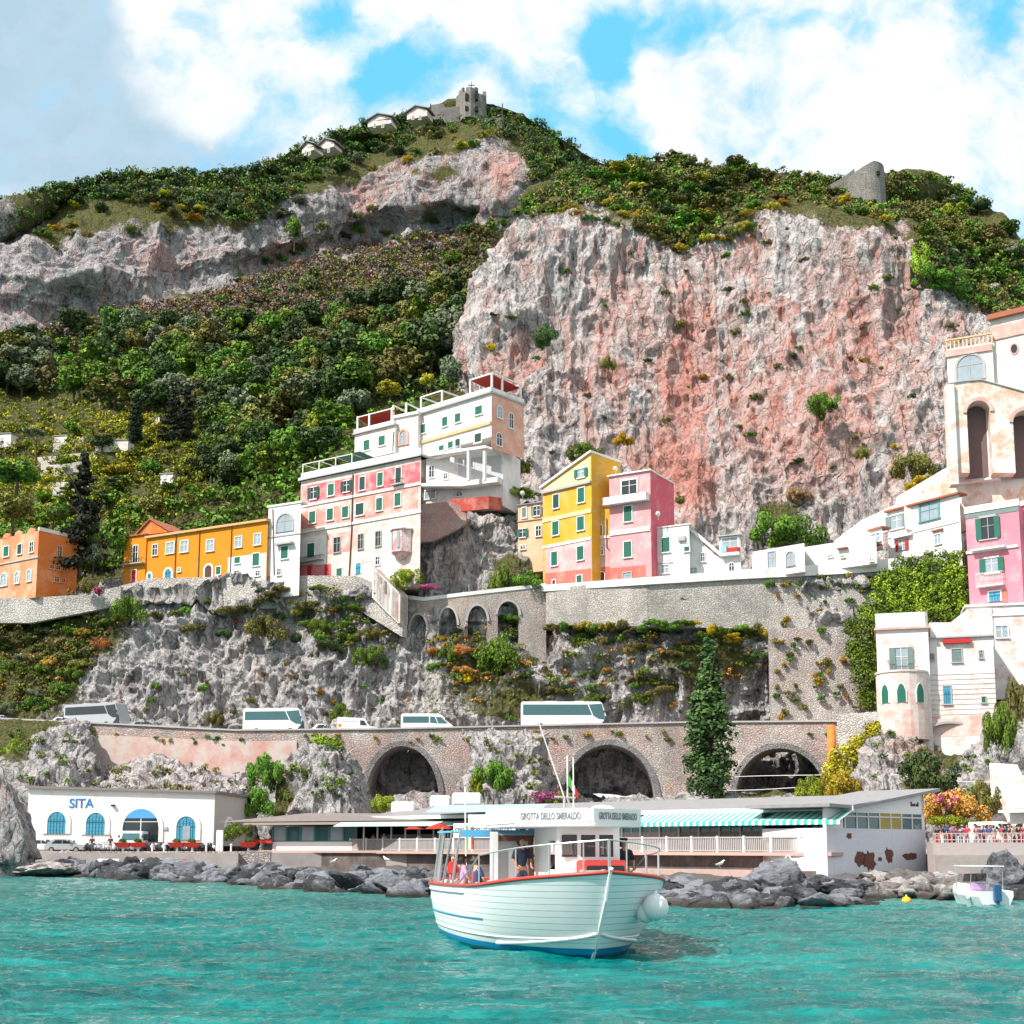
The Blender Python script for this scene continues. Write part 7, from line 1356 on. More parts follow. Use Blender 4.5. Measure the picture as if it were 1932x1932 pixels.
for px, py, Y, w, h, c, lab in ((1480, 985, 214, 130, 92, 'green', 'big glossy green bush at the foot of the cliff above the white houses'), (1505, 925, 218, 44, 34, 'brown', 'brown dry bush above the big glossy one'), (1037, 622, 231, 56, 54, 'dark', 'dark round bush clinging to the grey left part of the cliff'), (1553, 752, 216, 62, 52, 'green', 'green bush clinging to the right part of the cliff'), (1145, 678, 230, 34, 34, 'olive', 'small olive bush low on the middle of the cliff'), (1625, 850, 213, 38, 30, 'olive', 'small bush on the cliff beside the ramp'), (1730, 870, 203, 96, 60, 'olive', 'olive and rust thicket beside the church pillar'), (1740, 905, 201, 70, 26, 'orange', 'orange broom along the white ramp'), (1745, 470, 232, 60, 90, 'bright', 'bright green bush column on the cliff shoulder'), (1770, 520, 232, 110, 60, 'green', 'bright green mat of bushes right of the cliff shoulder'),
    (1105, 845, 221, 70, 44, 'green', 'green bush on the slope behind the yellow gable'), (1175, 822, 222, 44, 30, 'orange', 'orange bush behind the yellow gable'), (975, 870, 212, 60, 60, 'olive', 'olive bush at the right end of the hotel'), (960, 860, 209, 34, 50, 'yellow', 'yellow bush against the peach wall of the hotel'), (985, 925, 208, 80, 24, 'bright', 'bright green creeper over the red parapet'),
    (948, 1082, 196, 60, 70, 'green', 'green bush beside the left foot of the yellow house'), (1000, 1088, 196, 70, 40, 'green', 'green hedge on the arched terrace'), (770, 1080, 191, 60, 40, 'bright', 'bright vine over the pergola by the white stairs'), (815, 1105, 190, 40, 14, 'flower', 'magenta bougainvillea beside the terrace steps'), (240, 1135, 200, 64, 54, 'green', 'green bush at the left end of the long orange building'), (160, 1100, 203, 40, 34, 'olive', 'olive bush between the orange buildings'), (185, 1112, 202, 24, 14, 'flower', 'pink flowering bush on the garden wall'),
    (500, 1172, 198, 80, 52, 'olive', 'wide olive bush on the rock below the orange building'), (700, 1225, 194, 70, 60, 'green', 'grey green bush left of the first small arch'), (945, 1220, 192, 90, 90, 'green', 'large bush in front of the third small arch'), (845, 1222, 192, 40, 44, 'green', 'small bush in front of the second small arch'), (1105, 1200, 194, 60, 60, 'green', 'round bush below the yellow and pink house'), (1340, 1190, 193, 60, 44, 'bright', 'bright bush on top of the rock behind the cypress'), (1305, 1228, 193, 56, 34, 'yellow', 'yellow bush on the rock left of the cypress tip'),
    (645, 1335, 192, 44, 44, 'green', 'green bush behind the delivery van'), (405, 1350, 193, 34, 34, 'olive', 'dark olive bush behind the parapet left of the second coach'), (30, 1410, 172, 70, 90, 'bright', 'bright yellow green bush at the left end of the road wall'), (505, 1440, 165, 70, 80, 'green', 'dark leafy tree clinging to the rocks right of the pink wall'), (490, 1500, 162, 70, 60, 'green', 'green creeper above the left pavilion'), (625, 1412, 168, 56, 40, 'dark', 'dark ivy tuft at the top of the hanging ivy strip'), (930, 1450, 163, 70, 70, 'green', 'green fig bush between the two great arches'), (900, 1470, 162, 30, 60, 'bright', 'bright green creeper left of the fig bush'), (1040, 1500, 150, 80, 36, 'flower', 'purple bougainvillea behind the boat mast'), (1060, 1500, 149, 60, 30, 'olive', 'olive bush in the bougainvillea'), (720, 1510, 158, 60, 40, 'bright', 'bright leaves at the foot of the first great arch'),
    (1530, 1475, 140, 60, 56, 'bright', 'round bright green bush at the right foot of the third arch'), (1580, 1470, 141, 90, 70, 'yellow', 'yellow green creeper mound left of the villa rocks'), (1740, 1440, 140, 130, 90, 'dark', 'dark thicket under the villa arch'), (1810, 1510, 132, 130, 76, 'rust', 'rusty flowering bush behind the right quay'), (1785, 1500, 131, 50, 40, 'flower', 'pink bougainvillea beside the restaurant gable'), (1800, 1545, 130, 90, 30, 'bright', 'bright hedge behind the waiting crowd'), (1860, 1490, 136, 60, 80, 'olive', 'olive bush at the foot of the white drain pipe'), (1880, 1350, 150, 60, 110, 'green', 'green creeper curtain right of the villa'), (1915, 1300, 152, 36, 90, 'olive', 'olive creeper at the far right above the rocks'), (450, 1560, 142, 60, 36, 'green', 'green bush between the depot and the left pavilion')):
    bushat(px, py, Y, w, h, c, lab)
for i, x in enumerate(np.linspace(1045, 1440, 22)):
    x += random.uniform(-8, 8); Y = float(np.interp(x, [1030, 1100, 1220, 1400, 1530], [211.3, 206.2, 201.8, 200.5, 199.5]))-1.0; p = P(x, random.uniform(1168, 1196), Y); shrub(p-[0, 0, .6], random.uniform(.8, 2.0), random.uniform(.8, 1.7), random.choice(['olive', 'green', 'green', 'yellow', 'orange']), 'bush in the ragged row along the foot of the grey wall below the white parapet', 'bushes along the foot of the grey wall')
# ivy curtains: leaves spread over a wall face, one mass each
def ivy(poly, F, n, col, label, seed, d=.35, size=.14, name='ivy'):
    r = random.Random(seed); cs = []; rs = []
    for x, y in scatter_px(poly, n, 0, seed):
        u, z = F.uv(x, y); cs.append(F.pt(u, z, d+r.uniform(-.25, .3))); rs.append(r.uniform(.45, .95))
    V, Fq, t = leaves(cs, rs, 60, size, seed, 1, .1); return tag(link(name, npmesh(name, V, Fq, [FO[col]], False, t)), label, None, kind='stuff')
IF = Fac(P(1590, 1200, 198.5), P(1830, 1200, 189.5))
ivy([(1660, 1075), (1700, 1055), (1760, 1045), (1822, 1045), (1826, 1160), (1800, 1178), (1700, 1170), (1655, 1180), (1655, 1330), (1640, 1330), (1600, 1250), (1590, 1190), (1640, 1130)], IF, 420, 'green', 'dense green ivy hanging between the stone wall and the pink house', 1)
ivy([(1665, 1080), (1820, 1050), (1822, 1150), (1700, 1165), (1650, 1300), (1610, 1200)], IF, 260, 'bright', 'bright new ivy leaves in the ivy curtain', 2, .6)
IG = Fac(P(1585, 1300, 193.2), P(1668, 1300, 191.5)); ivy([(1595, 1175), (1655, 1165), (1658, 1340), (1630, 1338), (1605, 1270)], IG, 170, 'green', 'ivy column hanging down the bastion beside the villa', 5)
b = MB(); b.hexa([IF.pt(0, 40, -3), IF.pt(IF.L, 40, -3), IF.pt(IF.L, 40, -5), IF.pt(0, 40, -5), IF.pt(0, 54, -3), IF.pt(IF.L, 56, -3), IF.pt(IF.L, 56, -5), IF.pt(0, 54, -5)]) if False else None
archwall('stone_wall', 'stone wall behind the ivy curtain', 'retaining wall', [(1590, 1085, 199.5), (1700, 1052, 195.4), (1835, 1040, 190.3)], [1380, 1380, 1380], [], 2.5, M_sw, M_gtrim)
WF = Fac(P(560, 1400, 197.4), P(740, 1400, 196.4)); ivy([(590, 1395), (635, 1392), (660, 1450), (690, 1520), (660, 1530), (640, 1480), (620, 1430)], WF, 130, 'bright', 'bright ivy strip hanging left of the first great arch', 3, .6)
YF = Fac(P(1540, 1440, 172), P(1660, 1380, 172)); ivy([(1555, 1500), (1560, 1430), (1610, 1390), (1655, 1360), (1650, 1395), (1610, 1440), (1620, 1500)], YF, 130, 'yellow', 'yellow creeper sweeping up to the villa', 4, .4)
for i, (x, y) in enumerate(scatter_px([(1450, 1090), (1650, 1080), (1640, 1340), (1460, 1360)], 70, 8, 77)):
    Y = np.interp(x, [1450, 1530, 1700], [199.7, 199.2, 195.8]) if y < 1190 else np.interp(x, [1450, 1660], [196.7, 193.7]); p = P(x, y, Y); shrub(p, random.uniform(.3, .9), random.uniform(.4, 1.1), random.choice(['yellow', 'olive', 'olive', 'green', 'orange']), 'small tuft of weeds growing out of the tall rubble wall', 'weed tufts on the tall rubble wall')
for i in range(46):
    x = random.uniform(160, 1560); Y = np.interp(x, [150, 440, 700, 985, 1300, 1580], [204, 199, 197, 197, 196, 190])-.25; y = np.interp(x, [150, 440, 985, 1580], [1372, 1390, 1382, 1376])+random.uniform(0, 18); p = P(x, y, Y)
    shrub(p, random.uniform(.25, .6), random.uniform(.3, .7), random.choice(['yellow', 'olive', 'green', 'bright']), 'small weed tuft along the top of the road wall', 'weed tufts on the road wall')

# the 300 shrubs that show largest stay single; the small rest is one mass per colour
SHR.sort(key=lambda q: -q[0]); rest = {}
for q in SHR[295:]: rest.setdefault(q[2], []).append(q[3])
bpy.context.view_layer.update()
for col, L in rest.items():
    V = []; Tn = []
    for o in L:
        me = o.data; n = len(me.vertices); co = np.zeros(n*3, np.float32); me.vertices.foreach_get('co', co); tn = np.zeros(len(me.polygons), np.float32); me.attributes['tint'].data.foreach_get('value', tn)
        M_ = np.array(o.matrix_world); c4 = co.reshape(-1, 4, 3)[::3].reshape(-1, 3); cen = c4.reshape(-1, 4, 3).mean(1, keepdims=True); c4 = ((c4.reshape(-1, 4, 3)-cen)*1.6+cen).reshape(-1, 3)
        V.append(c4@M_[:3, :3].T+M_[:3, 3]); Tn.append(tn[::3]); bpy.data.objects.remove(o)
    V = np.concatenate(V); tag(link('weed_growth', npmesh('weed_growth', V, np.arange(len(V)).reshape(-1, 4), [FO[col]], False, np.concatenate(Tn))), '%s tufts and small growth scattered over walls and rocks' % CN[col], None, kind='stuff')
# ---------------------------------------------------------------- people
def skin_mesh(chains, name):
    """chains: list of [(point, radius), ...]; first chain holds the root; chains start on an existing joint index or fresh"""
    me = bpy.data.meshes.new(name); V = []; E = []; R = []
    def idx(p, r):
        for i, q in enumerate(V):
            if (Vector(q)-Vector(p)).length < 1e-4: return i
        V.append(tuple(p)); R.append(r); return len(V)-1
    for ch in chains:
        pr = None
        for p, r in ch:
            i = idx(p, r)
            if pr is not None and pr != i: E.append((pr, i))
            pr = i
    me.from_pydata(V, E, []); o = bpy.data.objects.new(name, me); COL.objects.link(o)
    o.modifiers.new('skin', 'SKIN'); sv = me.skin_vertices[0].data
    for i, r in enumerate(R): sv[i].radius = (r, r) if not isinstance(r, tuple) else r; sv[i].use_root = (i == 0)
    sub = o.modifiers.new('sub', 'SUBSURF'); sub.levels = 2; sub.render_levels = 2
    bpy.context.view_layer.update(); m2 = bpy.data.meshes.new_from_object(o.evaluated_get(bpy.context.evaluated_depsgraph_get())); bpy.data.objects.remove(o); m2.name = name
    m2.polygons.foreach_set('use_smooth', [True]*len(m2.polygons)); return m2
def pose(kind):
    H = {}
    if kind == 'stand': hip = .92; kn = [(0.03, s*.11, .50) for s in (-1, 1)]; ft = [(-.02, s*.12, .08) for s in (-1, 1)]; toe = [(.16, s*.14, .04) for s in (-1, 1)]
    else: hip = .48; kn = [(.42, s*.13, .50) for s in (-1, 1)]; ft = [(.44, s*.13, .10) for s in (-1, 1)]; toe = [(.62, s*.14, .05) for s in (-1, 1)]
    sh = hip+.50; nk = hip+.58; hd = hip+.72
    el = [(.02 if kind == 'stand' else .10, s*.27, hip+.22) for s in (-1, 1)]; wr = [(.16 if kind == 'stand' else .30, s*.22, hip+.04) for s in (-1, 1)]
    if kind == 'rail': pass
    return hip, kn, ft, toe, sh, nk, hd, el, wr
PM = {}
def person_meshes(kind):
    if kind in PM: return PM[kind]
    hip, kn, ft, toe, sh, nk, hd, el, wr = pose(kind); C0 = (0, 0, hip)
    body = [[(C0, .12), ((0, 0, hip+.25), .11), ((0, 0, sh-.03), .12), ((0, 0, nk), .055), ((.01, 0, nk+.06), .052), ((.015, 0, hd), .093), ((.01, 0, hd+.11), .07)]]
    for i, s in enumerate((-1, 1)):
        body.append([((0, 0, sh-.03), .12), ((0, s*.18, sh-.02), .06), (el[i], .043), (wr[i], .03), ((wr[i][0]+.06, wr[i][1], wr[i][2]-.02), .035), ((wr[i][0]+.12, wr[i][1]-s*.01, wr[i][2]-.04), .018)])
        body.append([(C0, .12), ((0.0, s*.10, hip-.06), .095), (kn[i], .06), (ft[i], .042), (toe[i], .035)])
    b = skin_mesh(body, 'body')
    shirt = [[((0, 0, hip-.02), .145), ((0, 0, hip+.25), .135), ((0, 0, sh-.03), .145), ((0, 0, nk-.01), .07)]]
    for i, s in enumerate((-1, 1)): shirt.append([((0, 0, sh-.03), .145), ((0, s*.185, sh-.02), .078), ((el[i][0], el[i][1], el[i][2]+.02), .060)])
    sm = skin_mesh(shirt, 'shirt'); tr = [[((0, 0, hip+.03), .14), ((0, 0, hip-.02), .14)]]
    for i, s in enumerate((-1, 1)): tr.append([((0, 0, hip-.02), .14), ((0.0, s*.10, hip-.07), .11), (kn[i], .08), ((ft[i][0], ft[i][1], ft[i][2]+.03), .062)])
    tm = skin_mesh(tr, 'trousers'); hm = skin_mesh([[((-.02, 0, hd+.03), .10), ((-.01, 0, hd+.12), .085)], [((-.02, 0, hd+.03), .10), ((-.06, 0, hd-.03), .06)]], 'hair')
    fb = MB()
    fb.lathe([(.016, 0), (.012, .02), (.004, .035)], (.0, 0, 0), 6, 'x'); v0 = [(x+.098, y, z+hd+.0) for x, y, z in fb.v]; me = bpy.data.meshes.new('nose'); me.from_pydata(v0, [], fb.f)
    PM[kind] = (b, sm, tm, hm, me); return PM[kind]
def cloth(c): return flat('cloth %.2f %.2f %.2f' % c, c, .9, 0, .12)
SK = [flat('skin a', (.52, .28, .19), .6, 0, .06), flat('skin b', (.42, .20, .13), .6, 0, .06), flat('skin c', (.60, .36, .26), .6, 0, .06)]
HR = [flat('hair dark', (.03, .02, .015), .7), flat('hair grey', (.30, .28, .26), .7), flat('hair brown', (.12, .07, .04), .7)]
def person(label, loc, rz, shirt, trousers, kind='stand', hair=0, skin=0, scale=1.0, group=None):
    b, sm, tm, hm, nm = person_meshes(kind); t = thing('person', label, 'person', loc, rz, group); t.scale = (scale,)*3
    for nme, me, m in (('body', b, SK[skin]), ('shirt', sm, cloth(shirt)), ('trousers', tm, cloth(trousers)), ('hair', hm, HR[hair]), ('nose', nm, SK[skin])):
        if not me.materials: me.materials.append(m)
        o = link(nme, me, t); setmat(o, m)
    return t
# ---------------------------------------------------------------- tour boat (local: +x to the bow, +y to image right)
AL = math.radians(14.3); bw = P0(1121, 1797, 32.3); fwd = np.array([math.sin(AL), -math.cos(AL), 0]); sid = np.array([math.cos(AL), math.sin(AL), 0])
org = bw-fwd*5.6; org[2] = 0; RZ = math.atan2(fwd[1], fwd[0])
T = thing('tour_boat', 'white wooden tour boat with red rail, blue boot top and lettered wheelhouse roof', 'boat', org, RZ)
M_hull = None
def hullmat():
    m, t, b = newmat('white hull paint'); a = t.new('ShaderNodeTexCoord').outputs['Object']; sp = t.new('ShaderNodeSeparateXYZ'); t.l.new(a, sp.inputs[0]); z = sp.outputs[2]
    n = t.noise(t.scale(a, (.5, .5, 5)), 1.2, 4); wv = t.math('FRACT', t.math('MULTIPLY', z, 6.5)); gr = t.smooth(wv, .06, 0, 0, 1)
    c = t.mix(n, (.84, .85, .85), (.89, .89, .88)); c = t.mix(t.math('MULTIPLY', gr, .13), c, (.40, .48, .50)); c = t.mix(t.smooth(z, .20, .17), c, (.0, .26, .52)); c = t.mix(t.smooth(z, .05, .0), c, (.01, .12, .16))
    t.put(b.inputs['Base Color'], c); b.inputs['Roughness'].default_value = .35; b.inputs['Specular IOR Level'].default_value = .5; bump(t, b, t.math('MULTIPLY', gr, -1.0), .015); return m
M_hull = hullmat()
SX = [-7.5, -7.2, -6.2, -4.5, -2.5, 0, 2, 3.5, 4.5, 5.4, 6.1, 6.6, 6.85]
HB = [.02, 1.05, 1.62, 2.05, 2.28, 2.38, 2.38, 2.34, 2.2, 1.8, 1.15, .5, .02]
HZ = [1.50, 1.50, 1.48, 1.47, 1.49, 1.52, 1.56, 1.62, 1.70, 1.80, 1.88, 1.94, 1.98]
WBm = [.02, .55, 1.15, 1.7, 2.0, 2.1, 1.95, 1.6, 1.2, .72, .3, .06, .02]        # half width at water line
WX = [-7.3, -7.1, -6.2, -4.5, -2.5, 0, 2, 3.4, 4.2, 4.9, 5.3, 5.5, 5.6]
nst = 60; tt = np.linspace(0, 12, nst); I = np.arange(13)
ip = lambda A: catmull(np.array(A, float)[:, None], nst)[:, 0]
sx, hb, hz, wb, wx = ip(SX), np.maximum(ip(HB), .02), ip(HZ), np.maximum(ip(WBm), .015), ip(WX)
LV = np.linspace(0, 1, 12)
def hullpt(i, v, s):                     # v: 0 keel .. 1 gunwale
    if v < .25: k = v/.25; x = wx[i]-(1-k)*.5*(i > nst*.8); return (x, s*wb[i]*math.sin(k*PI/2)**.8, -.55*(1-k))
    k = (v-.25)/.75; x = wx[i]+(sx[i]-wx[i])*k**.9; y = wb[i]+(hb[i]-wb[i])*(k**.75); y += .06*math.sin(k*PI)*min(1, hb[i]); return (x, s*y, hz[i]*k)
def hullskin(d=0.0, v0=0, n=14):
    b = MB(); vs = np.linspace(v0, 1, n)
    for s in (-1, 1):
        base = len(b.v)
        for i in range(nst):
            for v in vs: q = hullpt(i, v, s); b.v.append(q)
        for i in range(nst-1):
            for k in range(n-1): q = base+i*n+k; b.f.append([q, q+1, q+n+1, q+n])
    return b
o = hullskin().build('hull', M_hull, T, smooth=True, local=True)
def strake(name, v, r, mat, i0=0, i1=nst, parent=None, sides=(-1, 1), out=.0, rz_=0):
    for s in sides:
        b = MB(); b.tube([np.array(hullpt(i, v, s))+[0, s*out, rz_] for i in range(i0, i1)], r, 6); b.build(name, mat, parent or T, local=True, smooth=True)
M_rrail = flat('red gunwale paint', (.50, .05, .03), .35); strake('gunwale', 1, .052, M_rrail, out=.0, rz_=.03); strake('rubbing_strake', .93, .035, M_vw, 0, 30, out=.02)
strake('blue_stripe', .62, .022, flat('stripe blue', (.03, .26, .42), .5), 0, 34, sides=(-1,), out=.005); strake('chine', .42, .018, M_vw, out=.005)
b = MB(); b.tube([np.array([5.42, 0, -.12]), (5.62, 0, .1), (6.1, 0, .75), (6.55, 0, 1.35), (6.88, 0, 2.02), (6.95, 0, 2.10)], .05, 8); b.build('stem', M_vw, T, local=True)
b = MB()                                   # spray rail at the forefoot
for s in (-1, 1): b.tube([np.array(hullpt(i, .36+.10*(i-38)/21, s))+[0, s*.04, 0] for i in range(34, 60)], .035, 6)
b.build('spray_rail', M_vw, T, local=True)
zd = .95; b = MB()
def inner(i, z, s, ins): v = .25+.75*min(1, z/hz[i]); q = list(hullpt(i, v, s)); q[1] = s*max(abs(q[1])-ins, .005); q[2] = z; return q
dz_ = [zd if sx[i] < 3.4 else hz[i]-.14 for i in range(nst)]
b.v += [inner(i, dz_[i], -1, .05) for i in range(nst)]+[inner(i, dz_[i], 1, .05) for i in range(nst)]
for i in range(nst-1): b.f.append([i, i+1, nst+i+1, nst+i])
b.build('deck', flat('cream deck', (.62, .58, .52), .7), T, local=True)
b = MB(); n_ = 5
for s in (-1, 1):
    base = len(b.v)
    for i in range(nst):
        for k in range(n_): z = dz_[i]+(hz[i]-dz_[i])*k/(n_-1); b.v.append(tuple(inner(i, z, s, .07)))
    for i in range(nst-1):
        for k in range(n_-1): q = base+i*n_+k; b.f.append([q, q+1, q+n_+1, q+n_])
b.build('bulwark', M_vw, T, local=True)
# wheelhouse
y0, y1, x0, x1 = -.15, 1.45, .8, 3.0; zc = zd; zr_ = 3.12
wh = MB()
def wall_with(bb, a, c, zb, zt_, th=.06, holes=()):
    a = np.array(a, float); c = np.array(c, float); d = (c-a); L = np.linalg.norm(d); d /= L; n = np.array([-d[1], d[0]])*th
    cuts = sorted({0, L} | {h for q in holes for h in q[:2]})
    def bx(s0, s1, z0_, z1_):
        p = [a+d*s0, a+d*s1, a+d*s1+n, a+d*s0+n]; bb.hexa([(q[0], q[1], z0_) for q in p]+[(q[0], q[1], z1_) for q in p])
    for s0, s1 in zip(cuts, cuts[1:]):
        m = (s0+s1)/2; hh = [q for q in holes if q[0] <= m <= q[1]]
        if hh: bx(s0, s1, zb, hh[0][2]); bx(s0, s1, hh[0][3], zt_)
        else: bx(s0, s1, zb, zt_)
wall_with(wh, (x1, y0), (x1+.15, y1+.0), zc, zr_, holes=[(.12, .52, 2.33, 2.9), (.64, 1.02, 2.33, 2.9), (1.12, 1.5, 2.33, 2.9)])
wall_with(wh, (x0, y0), (x1, y0), zc, zr_, holes=[(1.35, 2.0, 2.0, 2.75)]); wall_with(wh, (x0, y1), (x1+.15, y1), zc, zr_, holes=[(.8, 1.8, 2.0, 2.75)]); wall_with(wh, (x0, y0), (x0, y1), zc, zr_, holes=[(.4, 1.2, 2.0, 2.7)])
M_bw = flat('boat white paint', (.80, .79, .79), .4, 0, .04)
wh.build('wheelhouse', M_bw, T, local=True)
M_cg = None
m, t_, bb = newmat('darkened cabin glass'); bb.inputs['Base Color'].default_value = (.06, .05, .05, 1); bb.inputs['Roughness'].default_value = .03; bb.inputs['Alpha'].default_value = .6; M_cg = m  # glass darkened to stand for the dim cabin behind it
for y in (.17, .68, 1.16): b = MB(); b.box(x1+.05, x1+.07, y0+y-.0-.2+.15, y0+y+.25+.1, 2.33, 2.9); b.build('window', M_cg, T, local=True)
b = MB(); b.box(x1+.04, x1+.75, .35, 1.5, zc+.8, zc+1.3); b.build('red_hatch', flat('red hatch', (.55, .06, .05), .5), T, bevel=.04, local=True); b = MB(); b.box(x1+.2, x1+.78, .42, 1.42, zc+.7, zc+1.16); b.build('hatch_front', M_iron, T, bevel=.02, local=True)
b = MB(); b.box(1.5, 2.6, .1, 1.2, zc, zc+1.15); b.build('console', flat('red console', (.40, .04, .03), .5), T, bevel=.04, local=True)
b = MB(); b.box(.85, 2.0, y0-.05-.9, y0-.9+.0, zc, 2.95); b.build('side_panel', M_bw, T, local=True) if False else None
b = MB(); b.box(.55, .62, -1.15, y0, zc, 2.95); b.build('door_panel', flat('grey door panel', (.50, .48, .50), .5), T, local=True); b = MB(); b.box(.62, .70, -1.2, y0, 2.75, 2.9); b.box(.62, .70, y0-.14, y0, zc, 2.9); b.build('door_frame', flat('brown door frame', (.13, .05, .035), .6), T, local=True)
b = MB(); b.box(.5, .75, -1.35, -1.18, zc, 3.0); b.build('post', M_bw, T, local=True)
# roof with prow shaped fascia boards
RFp = [(-.6, -1.2), (2.5, -1.2), (3.85, .42), (3.85, .62), (2.5, 2.35), (-.6, 2.35)]
b = MB(); b.prism([(x, y, 3.10) for x, y in RFp], (0, 0, .10)); b.build('roof', M_bw, T, bevel=.02, local=True)
b = MB(); b.prism([(-.5, -.9, 3.2), (2.4, -1.1, 3.2), (3.6, .5, 3.2), (2.4, 2.2, 3.2), (-.5, 2.2, 3.2)], (0, 0, .04)); b.build('roof_deck', M_bw, T, local=True)
def board(a, c, words, z0=3.2, z1=3.58):
    a = np.array(a, float); c = np.array(c, float); d = (c-a)/np.linalg.norm(c-a); n = np.array([d[1], -d[0]]); o_ = MB(); pts = [a, c, c-n*.04, a-n*.04]
    o_.hexa([(q[0], q[1], z0) for q in pts]+[(q[0], q[1], z1) for q in pts]); bo = o_.build('sign_board', M_bw, T, local=True)
    L = np.linalg.norm(c-a); cu = bpy.data.curves.new('l', 'FONT'); cu.body = words; cu.size = .25; cu.extrude = .004; cu.offset = .004; cu.align_x = 'CENTER'; oo = bpy.data.objects.new('l', cu); COL.objects.link(oo); bpy.context.view_layer.update()
    me = bpy.data.meshes.new_from_object(oo.evaluated_get(bpy.context.evaluated_depsgraph_get())); bpy.data.objects.remove(oo); me.materials.clear(); me.materials.append(flat('lettering grey', (.22, .23, .25), .6)); w = max(v.co.x for v in me.vertices)-min(v.co.x for v in me.vertices); k = L*.80/w
    q = link('lettering', me, bo); mid = (a+c)/2+n*.012; uu = Vector((d[0], d[1], 0)); nn = Vector((n[0], n[1], 0)); q.matrix_basis = Matrix.Translation((mid[0], mid[1], z0+.10)) @ Matrix((uu*k, Vector((0, 0, 1)), nn)).transposed().to_4x4()
# seen from outside in front: board runs image-left to image-right = -y to +y
board((2.5, -1.2), (3.8, .45), 'GROTTA DELLO SMERALDO'); board((3.8, .6), (2.5, 2.35), 'GROTTA DELLO SMERALDO'); 
o_ = MB(); o_.box(-.6, 2.5, -1.22, -1.18, 3.2, 3.58); o_.build('sign_board', M_bw, T, local=True)
b = MB(); b.lathe([(.50, 0), (.52, .08), (.50, .2), (.40, .36), (.22, .46), (.02, .49)], (1.6, 1.55, 3.24), 20); b.build('radar_dome', M_bw, T, smooth=True, local=True)
b = MB(); b.tube([(2.0, .35, 3.2), (2.0, .35, 3.95)], .04, 8); b.tube([(2.0, .72, 3.2), (2.0, .42, 3.9)], .03, 8); b.tube([(2.0, .08, 3.92), (2.0, .66, 3.9)], .03, 6); b.build('mast', M_gtrim, T, local=True)
b = MB(); b.tube([(2.0, .35, 3.9), (1.9, -.32, 5.9)], .018, 6); b.build('antenna', M_trim, T, local=True); b = MB(); b.tube([(1.8, .5, 3.9), (1.8, .5, 5.05)], .022, 6); b.build('flag_pole', M_trim, T, local=True); b = MB(); b.tube([(1.2, .85, 3.2), (1.2, .85, 5.05)], .018, 6); b.build('antenna', M_trim, T, local=True)
for k, cm in enumerate(((.10, .55, .05), (.85, .85, .82), (.65, .03, .05))):
    b = MB(); q0 = .5+.03+.09*k; b.prism([(1.8, q0, 4.55-.17*k), (1.78, q0+.09, 4.40-.17*k), (1.8, q0+.09, 4.12-.13*k), (1.82, q0, 4.24-.13*k)], (.012, 0, 0)); b.build('flag', cloth(cm), T, local=True)
# foredeck and side rails
M_st2 = flat('steel rail', (.55, .55, .55), .3, .6)
def gp(i, s, dz=0, ins=.1): q = np.array(hullpt(i, 1, s)); q[1] -= s*min(ins, abs(q[1])); q[2] += dz; return q
b = MB()
for s in (-1, 1):
    ids = list(range(33, 59)); b.tube([gp(i, s, .78) for i in ids], .022, 6)
    for i in (33, 38, 43, 48, 53, 58): b.tube([gp(i, s, 0), gp(i, s, .78)], .018, 6)
    b.tube([gp(33, s, .78), gp(30, s, .45), gp(26, s, .05)], .022, 6)
b.build('bow_rail', M_st2, T, local=True)
b = MB(); b.tube([(5.6, -.25, 1.75), (5.6, -.25, 2.05)], .06, 8); b.tube([(5.6, .25, 1.75), (5.6, .25, 2.05)], .06, 8); b.tube([(5.6, -.35, 1.98), (5.6, .35, 1.98)], .05, 8); b.build('cleat', M_st2, T, local=True)
# canopy posts and awning aft
for x, zt2 in ((-6.2, 3.2), (-4.8, 3.1), (-3.0, 3.05), (-1.6, 3.05), (-.2, 3.1)):
    for s in (-1, 1): i = int(np.argmin(abs(sx-x))); q = gp(i, s, 0, .12); b = MB(); b.tube([q, (x+.35, q[1]*.93, zt2)], .035, 8); b.build('post', M_st2, T, local=True)
b = MB(); b.prism([(-3.2, -2.1, 3.0), (-.3, -2.0, 3.0), (-.3, 2.2, 3.0), (-3.2, 2.2, 3.0)], (0, 0, .05)); aw = b.build('awning', flat('sky blue awning', (.12, .45, .75), .8, 0, .06), T, local=True); b = MB(); b.box(-.30, -.26, -2.0, 2.2, 2.86, 3.06); b.build('valance', MATS['sky blue awning'], aw, local=True)
b = MB(); b.prism([(-6.3, -1.7, 3.22), (-3.1, -2.1, 3.10), (-3.1, 2.1, 3.10), (-6.3, 1.7, 3.22)], (0, 0, .03)); b.build('canopy_net', flat('white canopy cloth', (.70, .72, .72), .9), T, local=True) if False else None
b = MB(); b.box(-.50, -.42, -1.75, -.9, 3.14, 3.5); b.build('sign_board', M_bw, T, local=True)
for yy in (-1.5, 1.5): b = MB(); b.box(-6.0, -.4, yy-.25, yy+.25, zd+.40, zd+.48); b.box(-6.0, -.4, yy-.25, yy-.2, zd, zd+.4); b.build('bench', flat('white bench', (.66, .64, .62), .6), T, local=True)
b = MB(); b.tube([(-7.35, -.3, 1.5), (-7.6, -.3, 4.6)], .025, 6); b.build('stern_pole', M_trim, T, local=True)
for k, cm in enumerate(((.25, .55, .10), (.85, .8, .75), (.7, .15, .12))): b = MB(); b.box(-7.62, -7.60, -.28+.10*k, -.18+.10*k, 2.5-.0*k, 3.3); b.build('flag', cloth(cm), T, local=True)
M_lr = flat('orange life ring', (.80, .17, .03), .5)
